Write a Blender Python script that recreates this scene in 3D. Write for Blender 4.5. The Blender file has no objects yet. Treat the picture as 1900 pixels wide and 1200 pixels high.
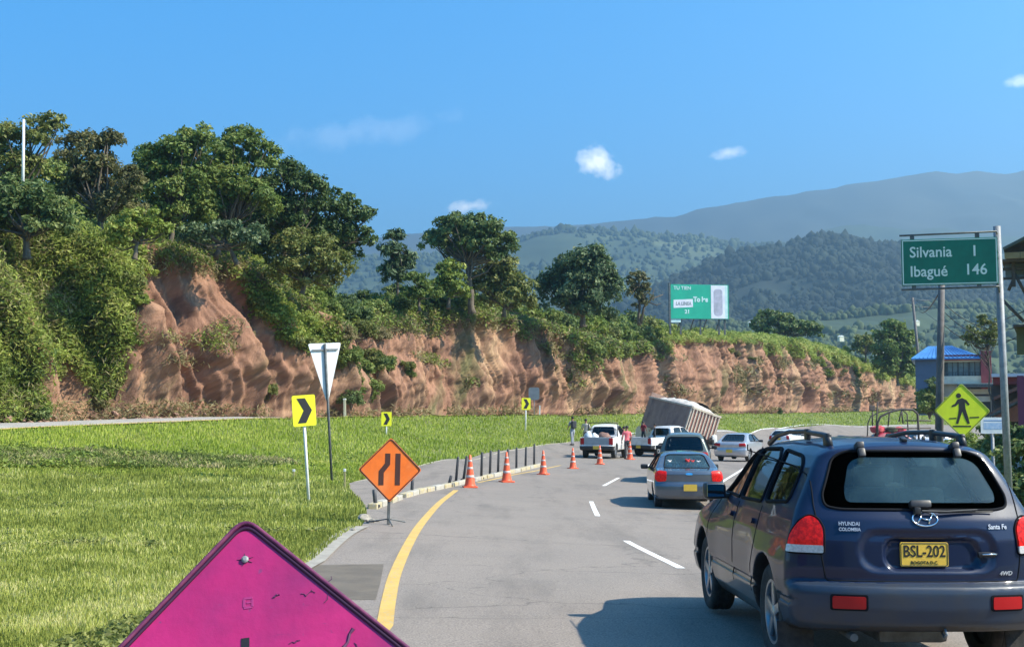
import bpy, bmesh, math, random
import numpy as np
from mathutils import Vector, Matrix, Euler
from mathutils.geometry import delaunay_2d_cdt

random.seed(11)
RNG = np.random.default_rng(11)
sc = bpy.context.scene
COL = sc.collection
R = math.radians

# ------------------------------------------------------------------ camera
FPX, CXP, CYP, HOR, EYE = 2200.0, 950.0, 600.0, 766.0, 1.85
PITCH = math.atan((HOR - CYP) / FPX)
cam_d = bpy.data.cameras.new("camera")
cam_d.sensor_width = 36.0
cam_d.lens = FPX / 1900.0 * 36.0
cam_d.clip_start = 0.1
cam_d.clip_end = 12000
cam = bpy.data.objects.new("camera", cam_d)
COL.objects.link(cam)
cam.location = (0, 0, EYE)
cam.rotation_euler = (math.pi / 2 + PITCH, 0, 0)
sc.camera = cam

# ------------------------------------------------------------------ world + sun + exposure
SUN_EL, SUN_AZ = R(44), R(-14)          # azimuth measured from +X towards +Y
sun_dir = Vector((math.cos(SUN_EL) * math.cos(SUN_AZ), math.cos(SUN_EL) * math.sin(SUN_AZ), math.sin(SUN_EL)))
world = bpy.data.worlds.new("World")
sc.world = world
world.use_nodes = True
wn, wl = world.node_tree.nodes, world.node_tree.links
wn.clear()
w_out = wn.new("ShaderNodeOutputWorld")
w_bg = wn.new("ShaderNodeBackground")
w_sky = wn.new("ShaderNodeTexSky")
w_sky.sky_type = 'NISHITA'
w_sky.sun_disc = False
w_sky.sun_elevation = SUN_EL
w_sky.sun_rotation = math.pi / 2 - SUN_AZ
w_sky.altitude = 1500
w_sky.air_density = 1.0
w_sky.dust_density = 0.7
w_sky.ozone_density = 3.0
w_bg.inputs[1].default_value = 0.15
w_hsv = wn.new("ShaderNodeHueSaturation")
w_hsv.inputs['Saturation'].default_value = 1.42
w_hsv.inputs['Hue'].default_value = 0.494
w_hsv.inputs['Value'].default_value = 1.0
wl.new(w_sky.outputs[0], w_hsv.inputs['Color'])
# small fair-weather clouds: soft noise patches at a few directions of the sky
def wmath(op, a, b=None, clamp=False):
    n = wn.new("ShaderNodeMath"); n.operation = op; n.use_clamp = clamp
    for i, v in enumerate((a, b)):
        if v is None: continue
        if isinstance(v, (int, float)): n.inputs[i].default_value = v
        else: wl.new(v, n.inputs[i])
    return n.outputs[0]
w_geo = wn.new("ShaderNodeTexCoord")
w_sep = wn.new("ShaderNodeSeparateXYZ"); wl.new(w_geo.outputs['Generated'], w_sep.inputs[0])
def ray_dir(px, py):
    c, s = math.cos(PITCH), math.sin(PITCH)
    a, b = (px - CXP) / FPX, (CYP - py) / FPX
    d = Vector((a, c - s * b, s + c * b))
    return d
w_noise = wn.new("ShaderNodeTexNoise"); w_noise.inputs['Scale'].default_value = 42.0
w_noise.inputs['Detail'].default_value = 8.0; w_noise.inputs['Roughness'].default_value = 0.62
wl.new(w_geo.outputs['Generated'], w_noise.inputs['Vector'])
cl_total = None
for (cx, cy, rx, ry, amp, tilt) in ((1112, 300, 38, 30, 1.0, 0.0), (870, 383, 46, 14, 0.8, -0.12), (1350, 283, 36, 12, 0.5, -0.1),
                              (1896, 151, 20, 9, 0.45, -0.1), (660, 245, 150, 26, 0.10, -0.15),
                              (-700, 200, 260, 60, 0.7, 0.0), (2700, 250, 240, 60, 0.8, 0.1), (3300, 100, 300, 80, 0.7, 0.0)):
    d = ray_dir(cx, cy).normalized()
    rgt = Vector((0, 0, 1)).cross(d).normalized() * -1
    up = rgt.cross(d).normalized()
    if up.z < 0: up = -up
    r2 = rgt * math.cos(tilt) - up * math.sin(tilt); u2 = up * math.cos(tilt) + rgt * math.sin(tilt)
    def dot(v, sc_):
        n = wn.new("ShaderNodeVectorMath"); n.operation = 'DOT_PRODUCT'
        wl.new(w_geo.outputs['Generated'], n.inputs[0]); n.inputs[1].default_value = tuple(v * sc_)
        return n.outputs['Value']
    a = dot(r2, FPX / rx); b = dot(u2, FPX / ry); f = dot(d, 1.0)
    q = wmath('SQRT', wmath('ADD', wmath('MULTIPLY', a, a), wmath('MULTIPLY', b, b)))
    m = wmath('SUBTRACT', 1.25, q)
    m = wmath('ADD', m, wmath('MULTIPLY', wmath('SUBTRACT', w_noise.outputs[0], 0.55), 3.0))
    m = wmath('MULTIPLY', wmath('MULTIPLY', m, 1.1, True), wmath('GREATER_THAN', f, 0.2))
    m = wmath('MULTIPLY', m, wmath('SUBTRACT', 2.2, q, True))
    m = wmath('MULTIPLY', m, amp)
    cl_total = m if cl_total is None else wmath('MAXIMUM', cl_total, m)
w_mix = wn.new("ShaderNodeMix"); w_mix.data_type = 'RGBA'
wl.new(cl_total, w_mix.inputs[0]); wl.new(w_hsv.outputs[0], w_mix.inputs[6])
w_mix.inputs[7].default_value = (9.5, 9.5, 9.6, 1)
wl.new(w_mix.outputs[2], w_bg.inputs[0])
wl.new(w_bg.outputs[0], w_out.inputs[0])

sun_l = bpy.data.lights.new("sun", 'SUN')
sun_l.energy = 5.0
sun_l.angle = R(0.55)
sun_l.color = (1.0, 0.925, 0.77)
sun_o = bpy.data.objects.new("sun", sun_l)
COL.objects.link(sun_o)
sun_o.rotation_euler = (-sun_dir).to_track_quat('-Z', 'Y').to_euler()
sun_o.location = sun_dir * 50

sc.view_settings.view_transform = 'Standard'
sc.view_settings.look = 'None'
sc.view_settings.gamma = 1
sc.view_settings.exposure = 1.16
sc.view_settings.use_curve_mapping = False
sc.cycles.max_bounces = 6
sc.cycles.diffuse_bounces = 3
sc.cycles.transparent_max_bounces = 12
sc.cycles.volume_bounces = 0
sc.cycles.use_denoising = True

# ------------------------------------------------------------------ numpy noise
_perm = np.random.default_rng(5).permutation(256)
_perm = np.concatenate([_perm, _perm])
_grad = np.random.default_rng(6).normal(size=(256, 3)); _grad /= np.linalg.norm(_grad, axis=1)[:, None]
def pnoise(x, y, z=0.0):
    x, y, z = np.broadcast_arrays(np.asarray(x, float), np.asarray(y, float), np.asarray(z, float))
    xi, yi, zi = np.floor(x).astype(int), np.floor(y).astype(int), np.floor(z).astype(int)
    xf, yf, zf = x - xi, y - yi, z - zi
    u, v, w = [t * t * t * (t * (t * 6 - 15) + 10) for t in (xf, yf, zf)]
    def g(dx, dy, dz):
        h = _perm[(_perm[(_perm[(xi + dx) & 255] + yi + dy) & 255] + zi + dz) & 255]
        G = _grad[h]
        return G[..., 0] * (xf - dx) + G[..., 1] * (yf - dy) + G[..., 2] * (zf - dz)
    def lp(a, b, t): return a + (b - a) * t
    return lp(lp(lp(g(0,0,0), g(1,0,0), u), lp(g(0,1,0), g(1,1,0), u), v),
              lp(lp(g(0,0,1), g(1,0,1), u), lp(g(0,1,1), g(1,1,1), u), v), w) * 1.6
def fbm(x, y, z=0.0, o=4, lac=2.03, gain=0.5):
    t, a = 0, 1.0
    for _ in range(o):
        t = t + a * pnoise(x, y, z); a *= gain
        x, y, z = np.asarray(x) * lac + 13.1, np.asarray(y) * lac + 7.7, np.asarray(z) * lac + 3.3
    return t
def sstep(a, b, x):
    t = np.clip((np.asarray(x, float) - a) / (b - a), 0, 1); return t * t * (3 - 2 * t)

# ------------------------------------------------------------------ rays from pixels of the photograph to places in the world
_c, _s = math.cos(PITCH), math.sin(PITCH)
def rayk(px, py):
    px, py = np.asarray(px, float), np.asarray(py, float)
    a, b = (px - CXP) / FPX, (CYP - py) / FPX
    dy = _c - _s * b
    return a / dy, (_s + _c * b) / dy
def P(px, py, Y):
    dx, dz = rayk(px, py)
    return Vector((float(dx * Y), float(Y), float(EYE + dz * Y)))
def ppm(Y): return FPX / Y          # photo pixels per metre at depth Y

# ------------------------------------------------------------------ terrain height
EDGE = [(-420, 812, 31), (-200, 802, 36), (0, 795, 41), (330, 781, 51), (500, 775, 58), (650, 771.5, 66), (800, 770, 76), (990, 768.5, 92), (1200, 766.5, 113),
        (1350, 765.5, 130), (1480, 764.5, 147), (1600, 763, 165), (1720, 760.5, 188), (1850, 759, 215), (2000, 757, 245)]
_e = np.array(EDGE, float); _ex = np.unique(np.concatenate([np.arange(-420, 2001, 44.0), _e[:, 0]]))
EDGE = [(float(a), float(b), float(c)) for a, b, c in zip(_ex, np.interp(_ex, _e[:, 0], _e[:, 1]), np.interp(_ex, _e[:, 0], _e[:, 2]))]
ctl = [(-14, 5, 0.02), (-6, 4, 0), (0, 3, 0), (6, 4, 0), (14, 4, 0), (-9, 10, 0.03), (-2, 9, 0), (3, 8.5, 0), (8, 9, 0), (14, 12, -.1), (3, 12, -.1), (-3, 12, -.04), (2, 20, -.34), (8, 20, -.4),
       (4.4, 30, -.6), (12, 30, -.62), (12, 64, -.7), (20, 92, -.84), (4.6, 59, -.44), (25, 60, -.8), (45, 95, -.8), (60, 118, -.3), (80, 100, -.8), (110, 60, -.8), (110, 140, .2),
       (60, 0, -.3), (60, 30, -.6), (-40, 10, .4), (-40, -10, .4), (0, -12, 0), (60, -12, -.3), (-10, 20, -.02)]
cpx = [(672, 975, 20.5), (576, 930, 27.2), (617, 895, 36.0), (650, 893, 36.5), (760, 868, 45), (840, 851, 55), (960, 832, 66), (1060, 819, 76), (1200, 806, 98), (1341, 797, 117), (1433, 792.5, 127), (1580, 789, 139), (1740, 787, 150),
       (1900, 786, 160), (0, 868, 35), (0, 832, 38.5), (-200, 875, 31), (-200, 838, 34), (250, 866, 38), (250, 832, 42.5), (450, 872, 41), (450, 838, 47), (560, 840, 50), (717, 806, 61), (700, 836, 50), (978, 800, 76), (830, 800, 68)]
for a in cpx:
    p = P(*a); ctl.append((p.x, p.y, p.z))
for (px, py, Y) in EDGE:
    p = P(px, py, Y); ctl.append((p.x, p.y, p.z))
    k = (Y + 8) / Y
    ctl.append((p.x * k, Y + 8, p.z + (0.05 if px < 400 else -.35)))
    k = (Y + 45) / Y
    ctl.append((p.x * k, Y + 45, p.z + 0.6))
ctl = np.array(ctl)
def _tps(r2): return np.where(r2 > 1e-9, 0.5 * r2 * np.log(np.maximum(r2, 1e-9)), 0)
_n = len(ctl)
_A = np.zeros((_n + 3, _n + 3))
_d2 = ((ctl[:, None, :2] - ctl[None, :, :2]) ** 2).sum(-1)
_A[:_n, :_n] = _tps(_d2) + np.eye(_n) * 6.0
_A[:_n, _n] = 1; _A[:_n, _n + 1:] = ctl[:, :2]
_A[_n, :_n] = 1; _A[_n + 1:, :_n] = ctl[:, :2].T
_w = np.linalg.solve(_A, np.concatenate([ctl[:, 2], np.zeros(3)]))
def H_raw(x, y):
    sh = np.shape(x); x = np.ravel(x); y = np.ravel(y)
    out = np.zeros(len(x))
    for i in range(0, len(x), 20000):
        xx, yy = x[i:i + 20000], y[i:i + 20000]
        r2 = (xx[:, None] - ctl[:, 0]) ** 2 + (yy[:, None] - ctl[:, 1]) ** 2
        out[i:i + 20000] = _tps(r2) @ _w[:_n] + _w[_n] + _w[_n + 1] * xx + _w[_n + 2] * yy
    return out.reshape(sh)
TX0, TX1, TY0, TY1, TS = -90.0, 150.0, -15.0, 300.0, 1.0
_gx = np.arange(TX0, TX1 + .1, TS); _gy = np.arange(TY0, TY1 + .1, TS)
_GX, _GY = np.meshgrid(_gx, _gy, indexing='ij')
_HT = np.clip(H_raw(_GX, _GY), -2.5, 6.0)
def H(x, y):
    x = np.asarray(x, float); y = np.asarray(y, float)
    u = np.clip((x - TX0) / TS, 0, len(_gx) - 1.001); v = np.clip((y - TY0) / TS, 0, len(_gy) - 1.001)
    i, j = u.astype(int), v.astype(int); a, b = u - i, v - j
    return (_HT[i, j] * (1 - a) + _HT[i + 1, j] * a) * (1 - b) + (_HT[i, j + 1] * (1 - a) + _HT[i + 1, j + 1] * a) * b
def hz(x, y): return float(H(x, y))
_steps = np.geomspace(2.5, 280, 420)
def ground_np(px, py):
    dx, dz = rayk(px, py)
    dx, dz = np.atleast_1d(dx), np.atleast_1d(dz)
    Yh = np.full(len(dx), np.nan)
    pd = EYE + dz * _steps[0] - H(dx * _steps[0], np.full(len(dx), _steps[0]))
    for k in range(1, len(_steps)):
        y = _steps[k]
        d = EYE + dz * y - H(dx * y, np.full(len(dx), y))
        hit = np.isnan(Yh) & (d <= 0) & (pd > 0)
        Yh[hit] = _steps[k - 1] + (y - _steps[k - 1]) * (pd[hit] / (pd[hit] - d[hit]))
        pd = d
    X = dx * Yh
    return X, Yh
def G(px, py):
    x, y = ground_np([px], [py])
    if np.isnan(y[0]): return None
    return (float(x[0]), float(y[0]))
def stand(px, Y):
    dx, _ = rayk(px, HOR)
    return Vector((float(dx) * Y, Y, hz(float(dx) * Y, Y)))

# ------------------------------------------------------------------ object helpers
def tag(o, label=None, cat=None, group=None, kind=None):
    if label: o['label'] = label
    if cat: o['category'] = cat
    if group: o['group'] = group
    if kind: o['kind'] = kind
    return o
def empty(name, loc=(0, 0, 0), rot=(0, 0, 0), **k):
    o = bpy.data.objects.new(name, None); COL.objects.link(o)
    o.location = loc; o.rotation_euler = rot; o.empty_display_size = 0.1
    return tag(o, **k)
def link(name, me, parent=None, **k):
    o = bpy.data.objects.new(name, me); COL.objects.link(o)
    if parent is not None: o.parent = parent
    return tag(o, **k)
def mesh_np(name, v, f, mat=None, smooth=True, normals=None, uv=None, tint=None):
    me = bpy.data.meshes.new(name)
    v = np.asarray(v, np.float32); me.vertices.add(len(v)); me.vertices.foreach_set("co", v.ravel())
    if isinstance(f, np.ndarray):
        nf, k = f.shape
        me.loops.add(nf * k); me.loops.foreach_set("vertex_index", f.ravel().astype(np.int32))
        me.polygons.add(nf)
        me.polygons.foreach_set("loop_start", np.arange(0, nf * k, k, dtype=np.int32))
        lv = f.ravel()
    else:
        cnt = np.array([len(q) for q in f]); lv = np.array([i for q in f for i in q], dtype=np.int32)
        me.loops.add(len(lv)); me.loops.foreach_set("vertex_index", lv)
        me.polygons.add(len(f)); me.polygons.foreach_set("loop_start", np.concatenate([[0], np.cumsum(cnt)[:-1]]).astype(np.int32))
        nf = len(f)
    me.update(calc_edges=True)
    me.polygons.foreach_set("use_smooth", np.full(nf, bool(smooth)))
    if uv is not None:
        l = me.uv_layers.new(name="UVMap"); l.data.foreach_set("uv", np.asarray(uv, np.float32)[lv].ravel())
    if tint is not None:
        a = me.attributes.new("tint", 'FLOAT', 'POINT'); a.data.foreach_set("value", np.asarray(tint, np.float32))
    if mat: me.materials.append(mat)
    me.validate(clean_customdata=False)
    if normals is not None and len(me.vertices) == len(normals):
        me.normals_split_custom_set_from_vertices([tuple(n) for n in normals])
    return me
class MB:
    """collects boxes, tubes, lathes, prisms and links them as one mesh"""
    def __init__(s): s.v = []; s.f = []
    def add(s, vs, fs):
        o = len(s.v); s.v += [tuple(p) for p in vs]; s.f += [[i + o for i in q] for q in fs]; return s
    def box(s, c, d, rot=None, bev=0.0):
        hx, hy, hz_ = d[0] / 2, d[1] / 2, d[2] / 2
        M = rot if rot is not None else Matrix.Identity(3)
        c = Vector(c)
        b = min(bev, hx * .95, hy * .95, hz_ * .95)
        if b <= 0:
            vs = [c + M @ Vector((x * hx, y * hy, z * hz_)) for x in (-1, 1) for y in (-1, 1) for z in (-1, 1)]
            return s.add(vs, [(0, 1, 3, 2), (4, 6, 7, 5), (0, 4, 5, 1), (2, 3, 7, 6), (0, 2, 6, 4), (1, 5, 7, 3)])
        bm = bmesh.new(); bmesh.ops.create_cube(bm, size=1)
        for v in bm.verts: v.co = Vector((v.co.x * 2 * hx, v.co.y * 2 * hy, v.co.z * 2 * hz_))
        bmesh.ops.bevel(bm, geom=list(bm.edges), offset=b, segments=2, profile=.6, affect='EDGES')
        bm.verts.index_update()
        s.add([c + M @ v.co for v in bm.verts], [[v.index for v in f.verts] for f in bm.faces]); bm.free(); return s
    def tube(s, pts, r, n=8, caps=True, closed=False):
        pts = [Vector(p) for p in pts]; m = len(pts)
        rs = r if isinstance(r, (list, tuple)) else [r] * m
        vs, fs = [], []
        prev = None
        for i, p in enumerate(pts):
            a = pts[(i - 1) % m] if (i > 0 or closed) else p; b = pts[(i + 1) % m] if (i < m - 1 or closed) else p
            t = (b - a); t = t.normalized() if t.length > 1e-9 else Vector((0, 0, 1))
            if prev is None:
                u = t.orthogonal().normalized()
            else:
                u = prev - t * prev.dot(t)
                u = u.normalized() if u.length > 1e-6 else t.orthogonal().normalized()
            prev = u; w = t.cross(u)
            for k in range(n):
                q = 2 * math.pi * k / n
                vs.append(p + (u * math.cos(q) + w * math.sin(q)) * rs[i])
        for i in range(m if closed else m - 1):
            j = (i + 1) % m
            for k in range(n): fs.append((i * n + k, i * n + (k + 1) % n, j * n + (k + 1) % n, j * n + k))
        if caps and not closed:
            fs.append(tuple(range(n))[::-1]); fs.append(tuple((m - 1) * n + k for k in range(n)))
        return s.add(vs, fs)
    def lathe(s, prof, n=24, M=None, c=(0, 0, 0), caps=True):
        """prof: (radius, height) round local z"""
        c = Vector(c); M = M or Matrix.Identity(3); vs, fs = [], []
        for (r, z) in prof:
            for k in range(n):
                q = 2 * math.pi * k / n
                vs.append(c + M @ Vector((r * math.cos(q), r * math.sin(q), z)))
        for i in range(len(prof) - 1):
            for k in range(n): fs.append((i * n + k, i * n + (k + 1) % n, (i + 1) * n + (k + 1) % n, (i + 1) * n + k))
        if caps: fs.append(tuple(range(n))[::-1]); fs.append(tuple((len(prof) - 1) * n + k for k in range(n)))
        return s.add(vs, fs)
    def prism(s, pts, y0, y1, M=None, c=(0, 0, 0)):
        """closed outline in local xz extruded from y0 to y1"""
        c = Vector(c); M = M or Matrix.Identity(3); n = len(pts)
        vs = [c + M @ Vector((x, y0, z)) for x, z in pts] + [c + M @ Vector((x, y1, z)) for x, z in pts]
        area = sum(pts[i][0] * pts[(i + 1) % n][1] - pts[(i + 1) % n][0] * pts[i][1] for i in range(n))
        fs = [tuple(range(n)), tuple(range(2 * n - 1, n - 1, -1))] + [(i, i + n, (i + 1) % n + n, (i + 1) % n) for i in range(n)]
        if area < 0: fs = [q[::-1] for q in fs]
        return s.add(vs, fs)
    def build(s, name, mat, parent=None, smooth=False, auto=None, **k):
        me = bpy.data.meshes.new(name); me.from_pydata(s.v, [], s.f); me.update()
        if mat: me.materials.append(mat)
        if smooth or auto: me.polygons.foreach_set("use_smooth", [True] * len(me.polygons))
        if auto: me.set_sharp_from_angle(angle=R(auto))
        return link(name, me, parent, **k)
def kids(o): return [c for c in bpy.data.objects if c.parent == o]
def copy_tree(o, parent=None, _map=None):
    if _map is None:
        _map = {}
        for c in bpy.data.objects:
            if c.parent: _map.setdefault(c.parent.name, []).append(c)
    c = o.copy(); COL.objects.link(c); c.parent = parent
    for ch in _map.get(o.name, []): copy_tree(ch, c, _map)
    return c
def rrect(w, h, r, cx=0, cz=0, n=5):
    pts = []
    for (sx, sz, a0) in ((1, 1, 0), (-1, 1, 90), (-1, -1, 180), (1, -1, 270)):
        for k in range(n + 1):
            a = R(a0 + 90 * k / n)
            pts.append((cx + sx * (w / 2 - r) + r * math.cos(a), cz + sz * (h / 2 - r) + r * math.sin(a)))
    return pts
def rpoly(pts, r, n=4):
    out = []; m = len(pts)
    for i in range(m):
        p, a, b = Vector(pts[i]), Vector(pts[i - 1]), Vector(pts[(i + 1) % m])
        u = (a - p); v = (b - p); k = min(r, u.length * .45, v.length * .45)
        p0, p1 = p + u.normalized() * k, p + v.normalized() * k
        for j in range(n + 1):
            t = j / n
            q = p0 * (1 - t) ** 2 + p * 2 * t * (1 - t) + p1 * t * t
            out.append((q.x, q.y))
    return out
def inpoly(px, py, poly):
    px = np.asarray(px, float); py = np.asarray(py, float); inside = np.zeros(px.shape, bool)
    n = len(poly)
    for i in range(n):
        x0, y0 = poly[i]; x1, y1 = poly[(i + 1) % n]
        if y0 == y1: continue
        c = ((y0 > py) != (y1 > py)) & (px < (x1 - x0) * (py - y0) / (y1 - y0) + x0)
        inside ^= c
    return inside
def cdt(poly, step):
    """triangulate a closed 2D outline with interior grid points"""
    P_ = []
    for i in range(len(poly)):
        a, b = np.array(poly[i]), np.array(poly[(i + 1) % len(poly)])
        k = max(1, int(np.linalg.norm(b - a) / step))
        for j in range(k): P_.append(tuple(a + (b - a) * j / k))
    nb = len(P_)
    A = np.array(P_); lo, hi = A.min(0), A.max(0)
    gx, gy = np.meshgrid(np.arange(lo[0] + step / 2, hi[0], step), np.arange(lo[1] + step / 2, hi[1], step))
    gx, gy = gx.ravel(), gy.ravel(); m = inpoly(gx, gy, P_)
    gx, gy = gx[m], gy[m]
    allp = [Vector(p) for p in P_] + [Vector((a, b)) for a, b in zip(gx, gy)]
    edges = [(i, (i + 1) % nb) for i in range(nb)]
    vs, es, fs, *_ = delaunay_2d_cdt(allp, edges, [list(range(nb))], 1, 1e-5)
    # boundary loop indices: first nb map (assume preserved order)
    return np.array([(v.x, v.y) for v in vs]), [list(f) for f in fs], nb
def text_mesh(name, body, size, mat, parent, loc, rot=(math.pi / 2, 0, 0), bold=0.0, ext=0.003, align='CENTER', sx=1.0, shear=0.0):
    cu = bpy.data.curves.new(name, 'FONT'); cu.body = body; cu.size = size; cu.extrude = ext; cu.offset = bold
    cu.align_x = align; cu.align_y = 'CENTER'; cu.shear = shear; cu.resolution_u = 3
    o = bpy.data.objects.new(name, cu); COL.objects.link(o)
    bpy.context.view_layer.update()
    me = bpy.data.meshes.new_from_object(o.evaluated_get(bpy.context.evaluated_depsgraph_get()))
    bpy.data.objects.remove(o); bpy.data.curves.remove(cu)
    me.materials.clear(); me.materials.append(mat); me.name = name
    t = link(name, me, parent); t.location = loc; t.rotation_euler = rot; t.scale = (sx, 1, 1)
    return t

# ------------------------------------------------------------------ materials
def srgb(r, g, b):
    f = lambda c: c / 12.92 if c <= .04045 else ((c + .055) / 1.055) ** 2.4
    return (f(r / 255), f(g / 255), f(b / 255))
def pm(name, c, c2=None, scale=4.0, rough=.6, bump=0.0, bscale=60.0, metal=0.0, spec=.5, coat=0.0, detail=6.0, stretch=(1, 1, 1), emit=None, coord='Object', lo=.4, hi=.62, c3=None, s3=1.0, lo3=.5, hi3=.7, rvar=0.0):
    m = bpy.data.materials.new(name); m.use_nodes = True
    nt = m.node_tree; N, L = nt.nodes, nt.links
    b = N['Principled BSDF']
    b.inputs['Base Color'].default_value = (*c, 1); b.inputs['Roughness'].default_value = rough
    b.inputs['Metallic'].default_value = metal; b.inputs['Specular IOR Level'].default_value = spec
    b.inputs['Coat Weight'].default_value = coat; b.inputs['Coat Roughness'].default_value = .04
    tc = N.new('ShaderNodeTexCoord'); mp = N.new('ShaderNodeMapping'); mp.inputs['Scale'].default_value = stretch
    L.new(tc.outputs[coord], mp.inputs[0])
    def nz(s, d=detail):
        n = N.new('ShaderNodeTexNoise'); n.inputs['Scale'].default_value = s; n.inputs['Detail'].default_value = d
        n.inputs['Roughness'].default_value = .6
        L.new(mp.outputs[0], n.inputs['Vector']); return n.outputs[0]
    def ramp(src, a, z):
        r = N.new('ShaderNodeMapRange'); r.inputs[1].default_value = a; r.inputs[2].default_value = z; L.new(src, r.inputs[0]); return r.outputs[0]
    cur = None
    if c2 is not None:
        n = nz(scale); r = ramp(n, lo, hi)
        mx = N.new('ShaderNodeMix'); mx.data_type = 'RGBA'; L.new(r, mx.inputs[0])
        mx.inputs[6].default_value = (*c, 1); mx.inputs[7].default_value = (*c2, 1)
        cur = mx.outputs[2]
        if rvar:
            q = N.new('ShaderNodeMapRange'); q.inputs[1].default_value = .3; q.inputs[2].default_value = .7
            q.inputs[3].default_value = rough - rvar; q.inputs[4].default_value = rough + rvar; L.new(n, q.inputs[0]); L.new(q.outputs[0], b.inputs['Roughness'])
    if c3 is not None:
        r = ramp(nz(s3), lo3, hi3)
        mx = N.new('ShaderNodeMix'); mx.data_type = 'RGBA'; L.new(r, mx.inputs[0])
        if cur is not None: L.new(cur, mx.inputs[6])
        else: mx.inputs[6].default_value = (*c, 1)
        mx.inputs[7].default_value = (*c3, 1); cur = mx.outputs[2]
    if cur is not None: L.new(cur, b.inputs['Base Color'])
    if bump:
        bp = N.new('ShaderNodeBump'); bp.inputs['Strength'].default_value = bump; bp.inputs['Distance'].default_value = .02
        L.new(nz(bscale, 5.0), bp.inputs['Height']); L.new(bp.outputs[0], b.inputs['Normal'])
    if emit:
        b.inputs['Emission Color'].default_value = (*emit[:3], 1); b.inputs['Emission Strength'].default_value = emit[3]
    return m
def leafmat(name, dark, light, third=None, trans=.35, rough=.55):
    m = bpy.data.materials.new(name); m.use_nodes = True
    nt = m.node_tree; N, L = nt.nodes, nt.links
    b = N['Principled BSDF']; out = N['Material Output']
    b.inputs['Roughness'].default_value = rough; b.inputs['Specular IOR Level'].default_value = .35
    at = N.new('ShaderNodeAttribute'); at.attribute_name = 'tint'
    oi = N.new('ShaderNodeObjectInfo')
    ad = N.new('ShaderNodeMath'); ad.operation = 'MULTIPLY_ADD'; L.new(oi.outputs['Random'], ad.inputs[0]); ad.inputs[1].default_value = .25
    L.new(at.outputs['Fac'], ad.inputs[2])
    cr = N.new('ShaderNodeValToRGB'); L.new(ad.outputs[0], cr.inputs[0])
    cr.color_ramp.elements[0].position = .1; cr.color_ramp.elements[0].color = (*dark, 1)
    cr.color_ramp.elements[1].position = .95; cr.color_ramp.elements[1].color = (*light, 1)
    if third:
        e = cr.color_ramp.elements.new(1.0); e.color = (*third, 1); cr.color_ramp.elements[1].position = .85
    L.new(cr.outputs[0], b.inputs['Base Color'])
    tr = N.new('ShaderNodeBsdfTranslucent'); L.new(cr.outputs[0], tr.inputs[0])
    mx = N.new('ShaderNodeMixShader'); mx.inputs[0].default_value = trans
    L.new(b.outputs[0], mx.inputs[1]); L.new(tr.outputs[0], mx.inputs[2]); L.new(mx.outputs[0], out.inputs[0])
    return m
def glassmat(name, tint, rough=.02, refl=1.0, sky_sheen=0.0, dcol=(.30, .42, .46)):
    m = bpy.data.materials.new(name); m.use_nodes = True
    nt = m.node_tree; N, L = nt.nodes, nt.links; N.remove(N['Principled BSDF'])
    t = N.new('ShaderNodeBsdfTransparent'); t.inputs[0].default_value = (*tint, 1)
    g = N.new('ShaderNodeBsdfGlossy'); g.inputs['Roughness'].default_value = rough; g.inputs[0].default_value = (refl, refl, refl, 1)
    f = N.new('ShaderNodeFresnel'); f.inputs[0].default_value = 1.55
    x = N.new('ShaderNodeMixShader'); L.new(f.outputs[0], x.inputs[0]); L.new(t.outputs[0], x.inputs[1]); L.new(g.outputs[0], x.inputs[2])
    last = x
    if sky_sheen:  # diffuse tint painted in for sky reflected on the glass
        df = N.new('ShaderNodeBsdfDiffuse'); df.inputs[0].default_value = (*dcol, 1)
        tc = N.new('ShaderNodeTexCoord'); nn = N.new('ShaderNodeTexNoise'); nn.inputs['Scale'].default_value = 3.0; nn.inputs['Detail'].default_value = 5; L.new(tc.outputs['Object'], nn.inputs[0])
        mr = N.new('ShaderNodeMapRange'); mr.inputs[1].default_value = .3; mr.inputs[2].default_value = .7; mr.inputs[3].default_value = sky_sheen * .5; mr.inputs[4].default_value = sky_sheen * 1.6; L.new(nn.outputs[0], mr.inputs[0])
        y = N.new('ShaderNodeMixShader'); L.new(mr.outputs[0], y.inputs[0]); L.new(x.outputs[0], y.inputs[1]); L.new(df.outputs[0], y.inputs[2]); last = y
    L.new(last.outputs[0], N['Material Output'].inputs[0]); return m
M = {}
M['black'] = pm('black_plastic', (.018, .018, .02), rough=.45, c2=(.03, .03, .032), scale=30)
M['rubber'] = pm('rubber', (.022, .022, .022), (.045, .042, .038), scale=14, rough=.85, bump=.3)
M['steel'] = pm('galvanised_steel', (.27, .28, .29), (.20, .21, .22), scale=9, rough=.6, metal=.2, bump=.08)
M['steel_dark'] = pm('weathered_steel', (.13, .14, .14), (.08, .085, .08), scale=9, rough=.6, metal=.3)
M['white_paint'] = pm('white_sign_paint', (.75, .76, .74), (.66, .66, .63), scale=3, rough=.5)
M['chrome'] = pm('chrome', (.75, .76, .78), rough=.12, metal=1)
HAZE_D = 4.1e-4
# ------------------------------------------------------------------ ground, roads
edge_px = np.array([e[0] for e in EDGE]); edge_Y = np.array([e[2] for e in EDGE]); edge_u = (edge_px - CXP) / FPX
def Yedge_u(u): return np.interp(u, edge_u, edge_Y)
cliff_base = [(np.interp(p, edge_px, edge_Y)) for p in edge_px]

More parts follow.
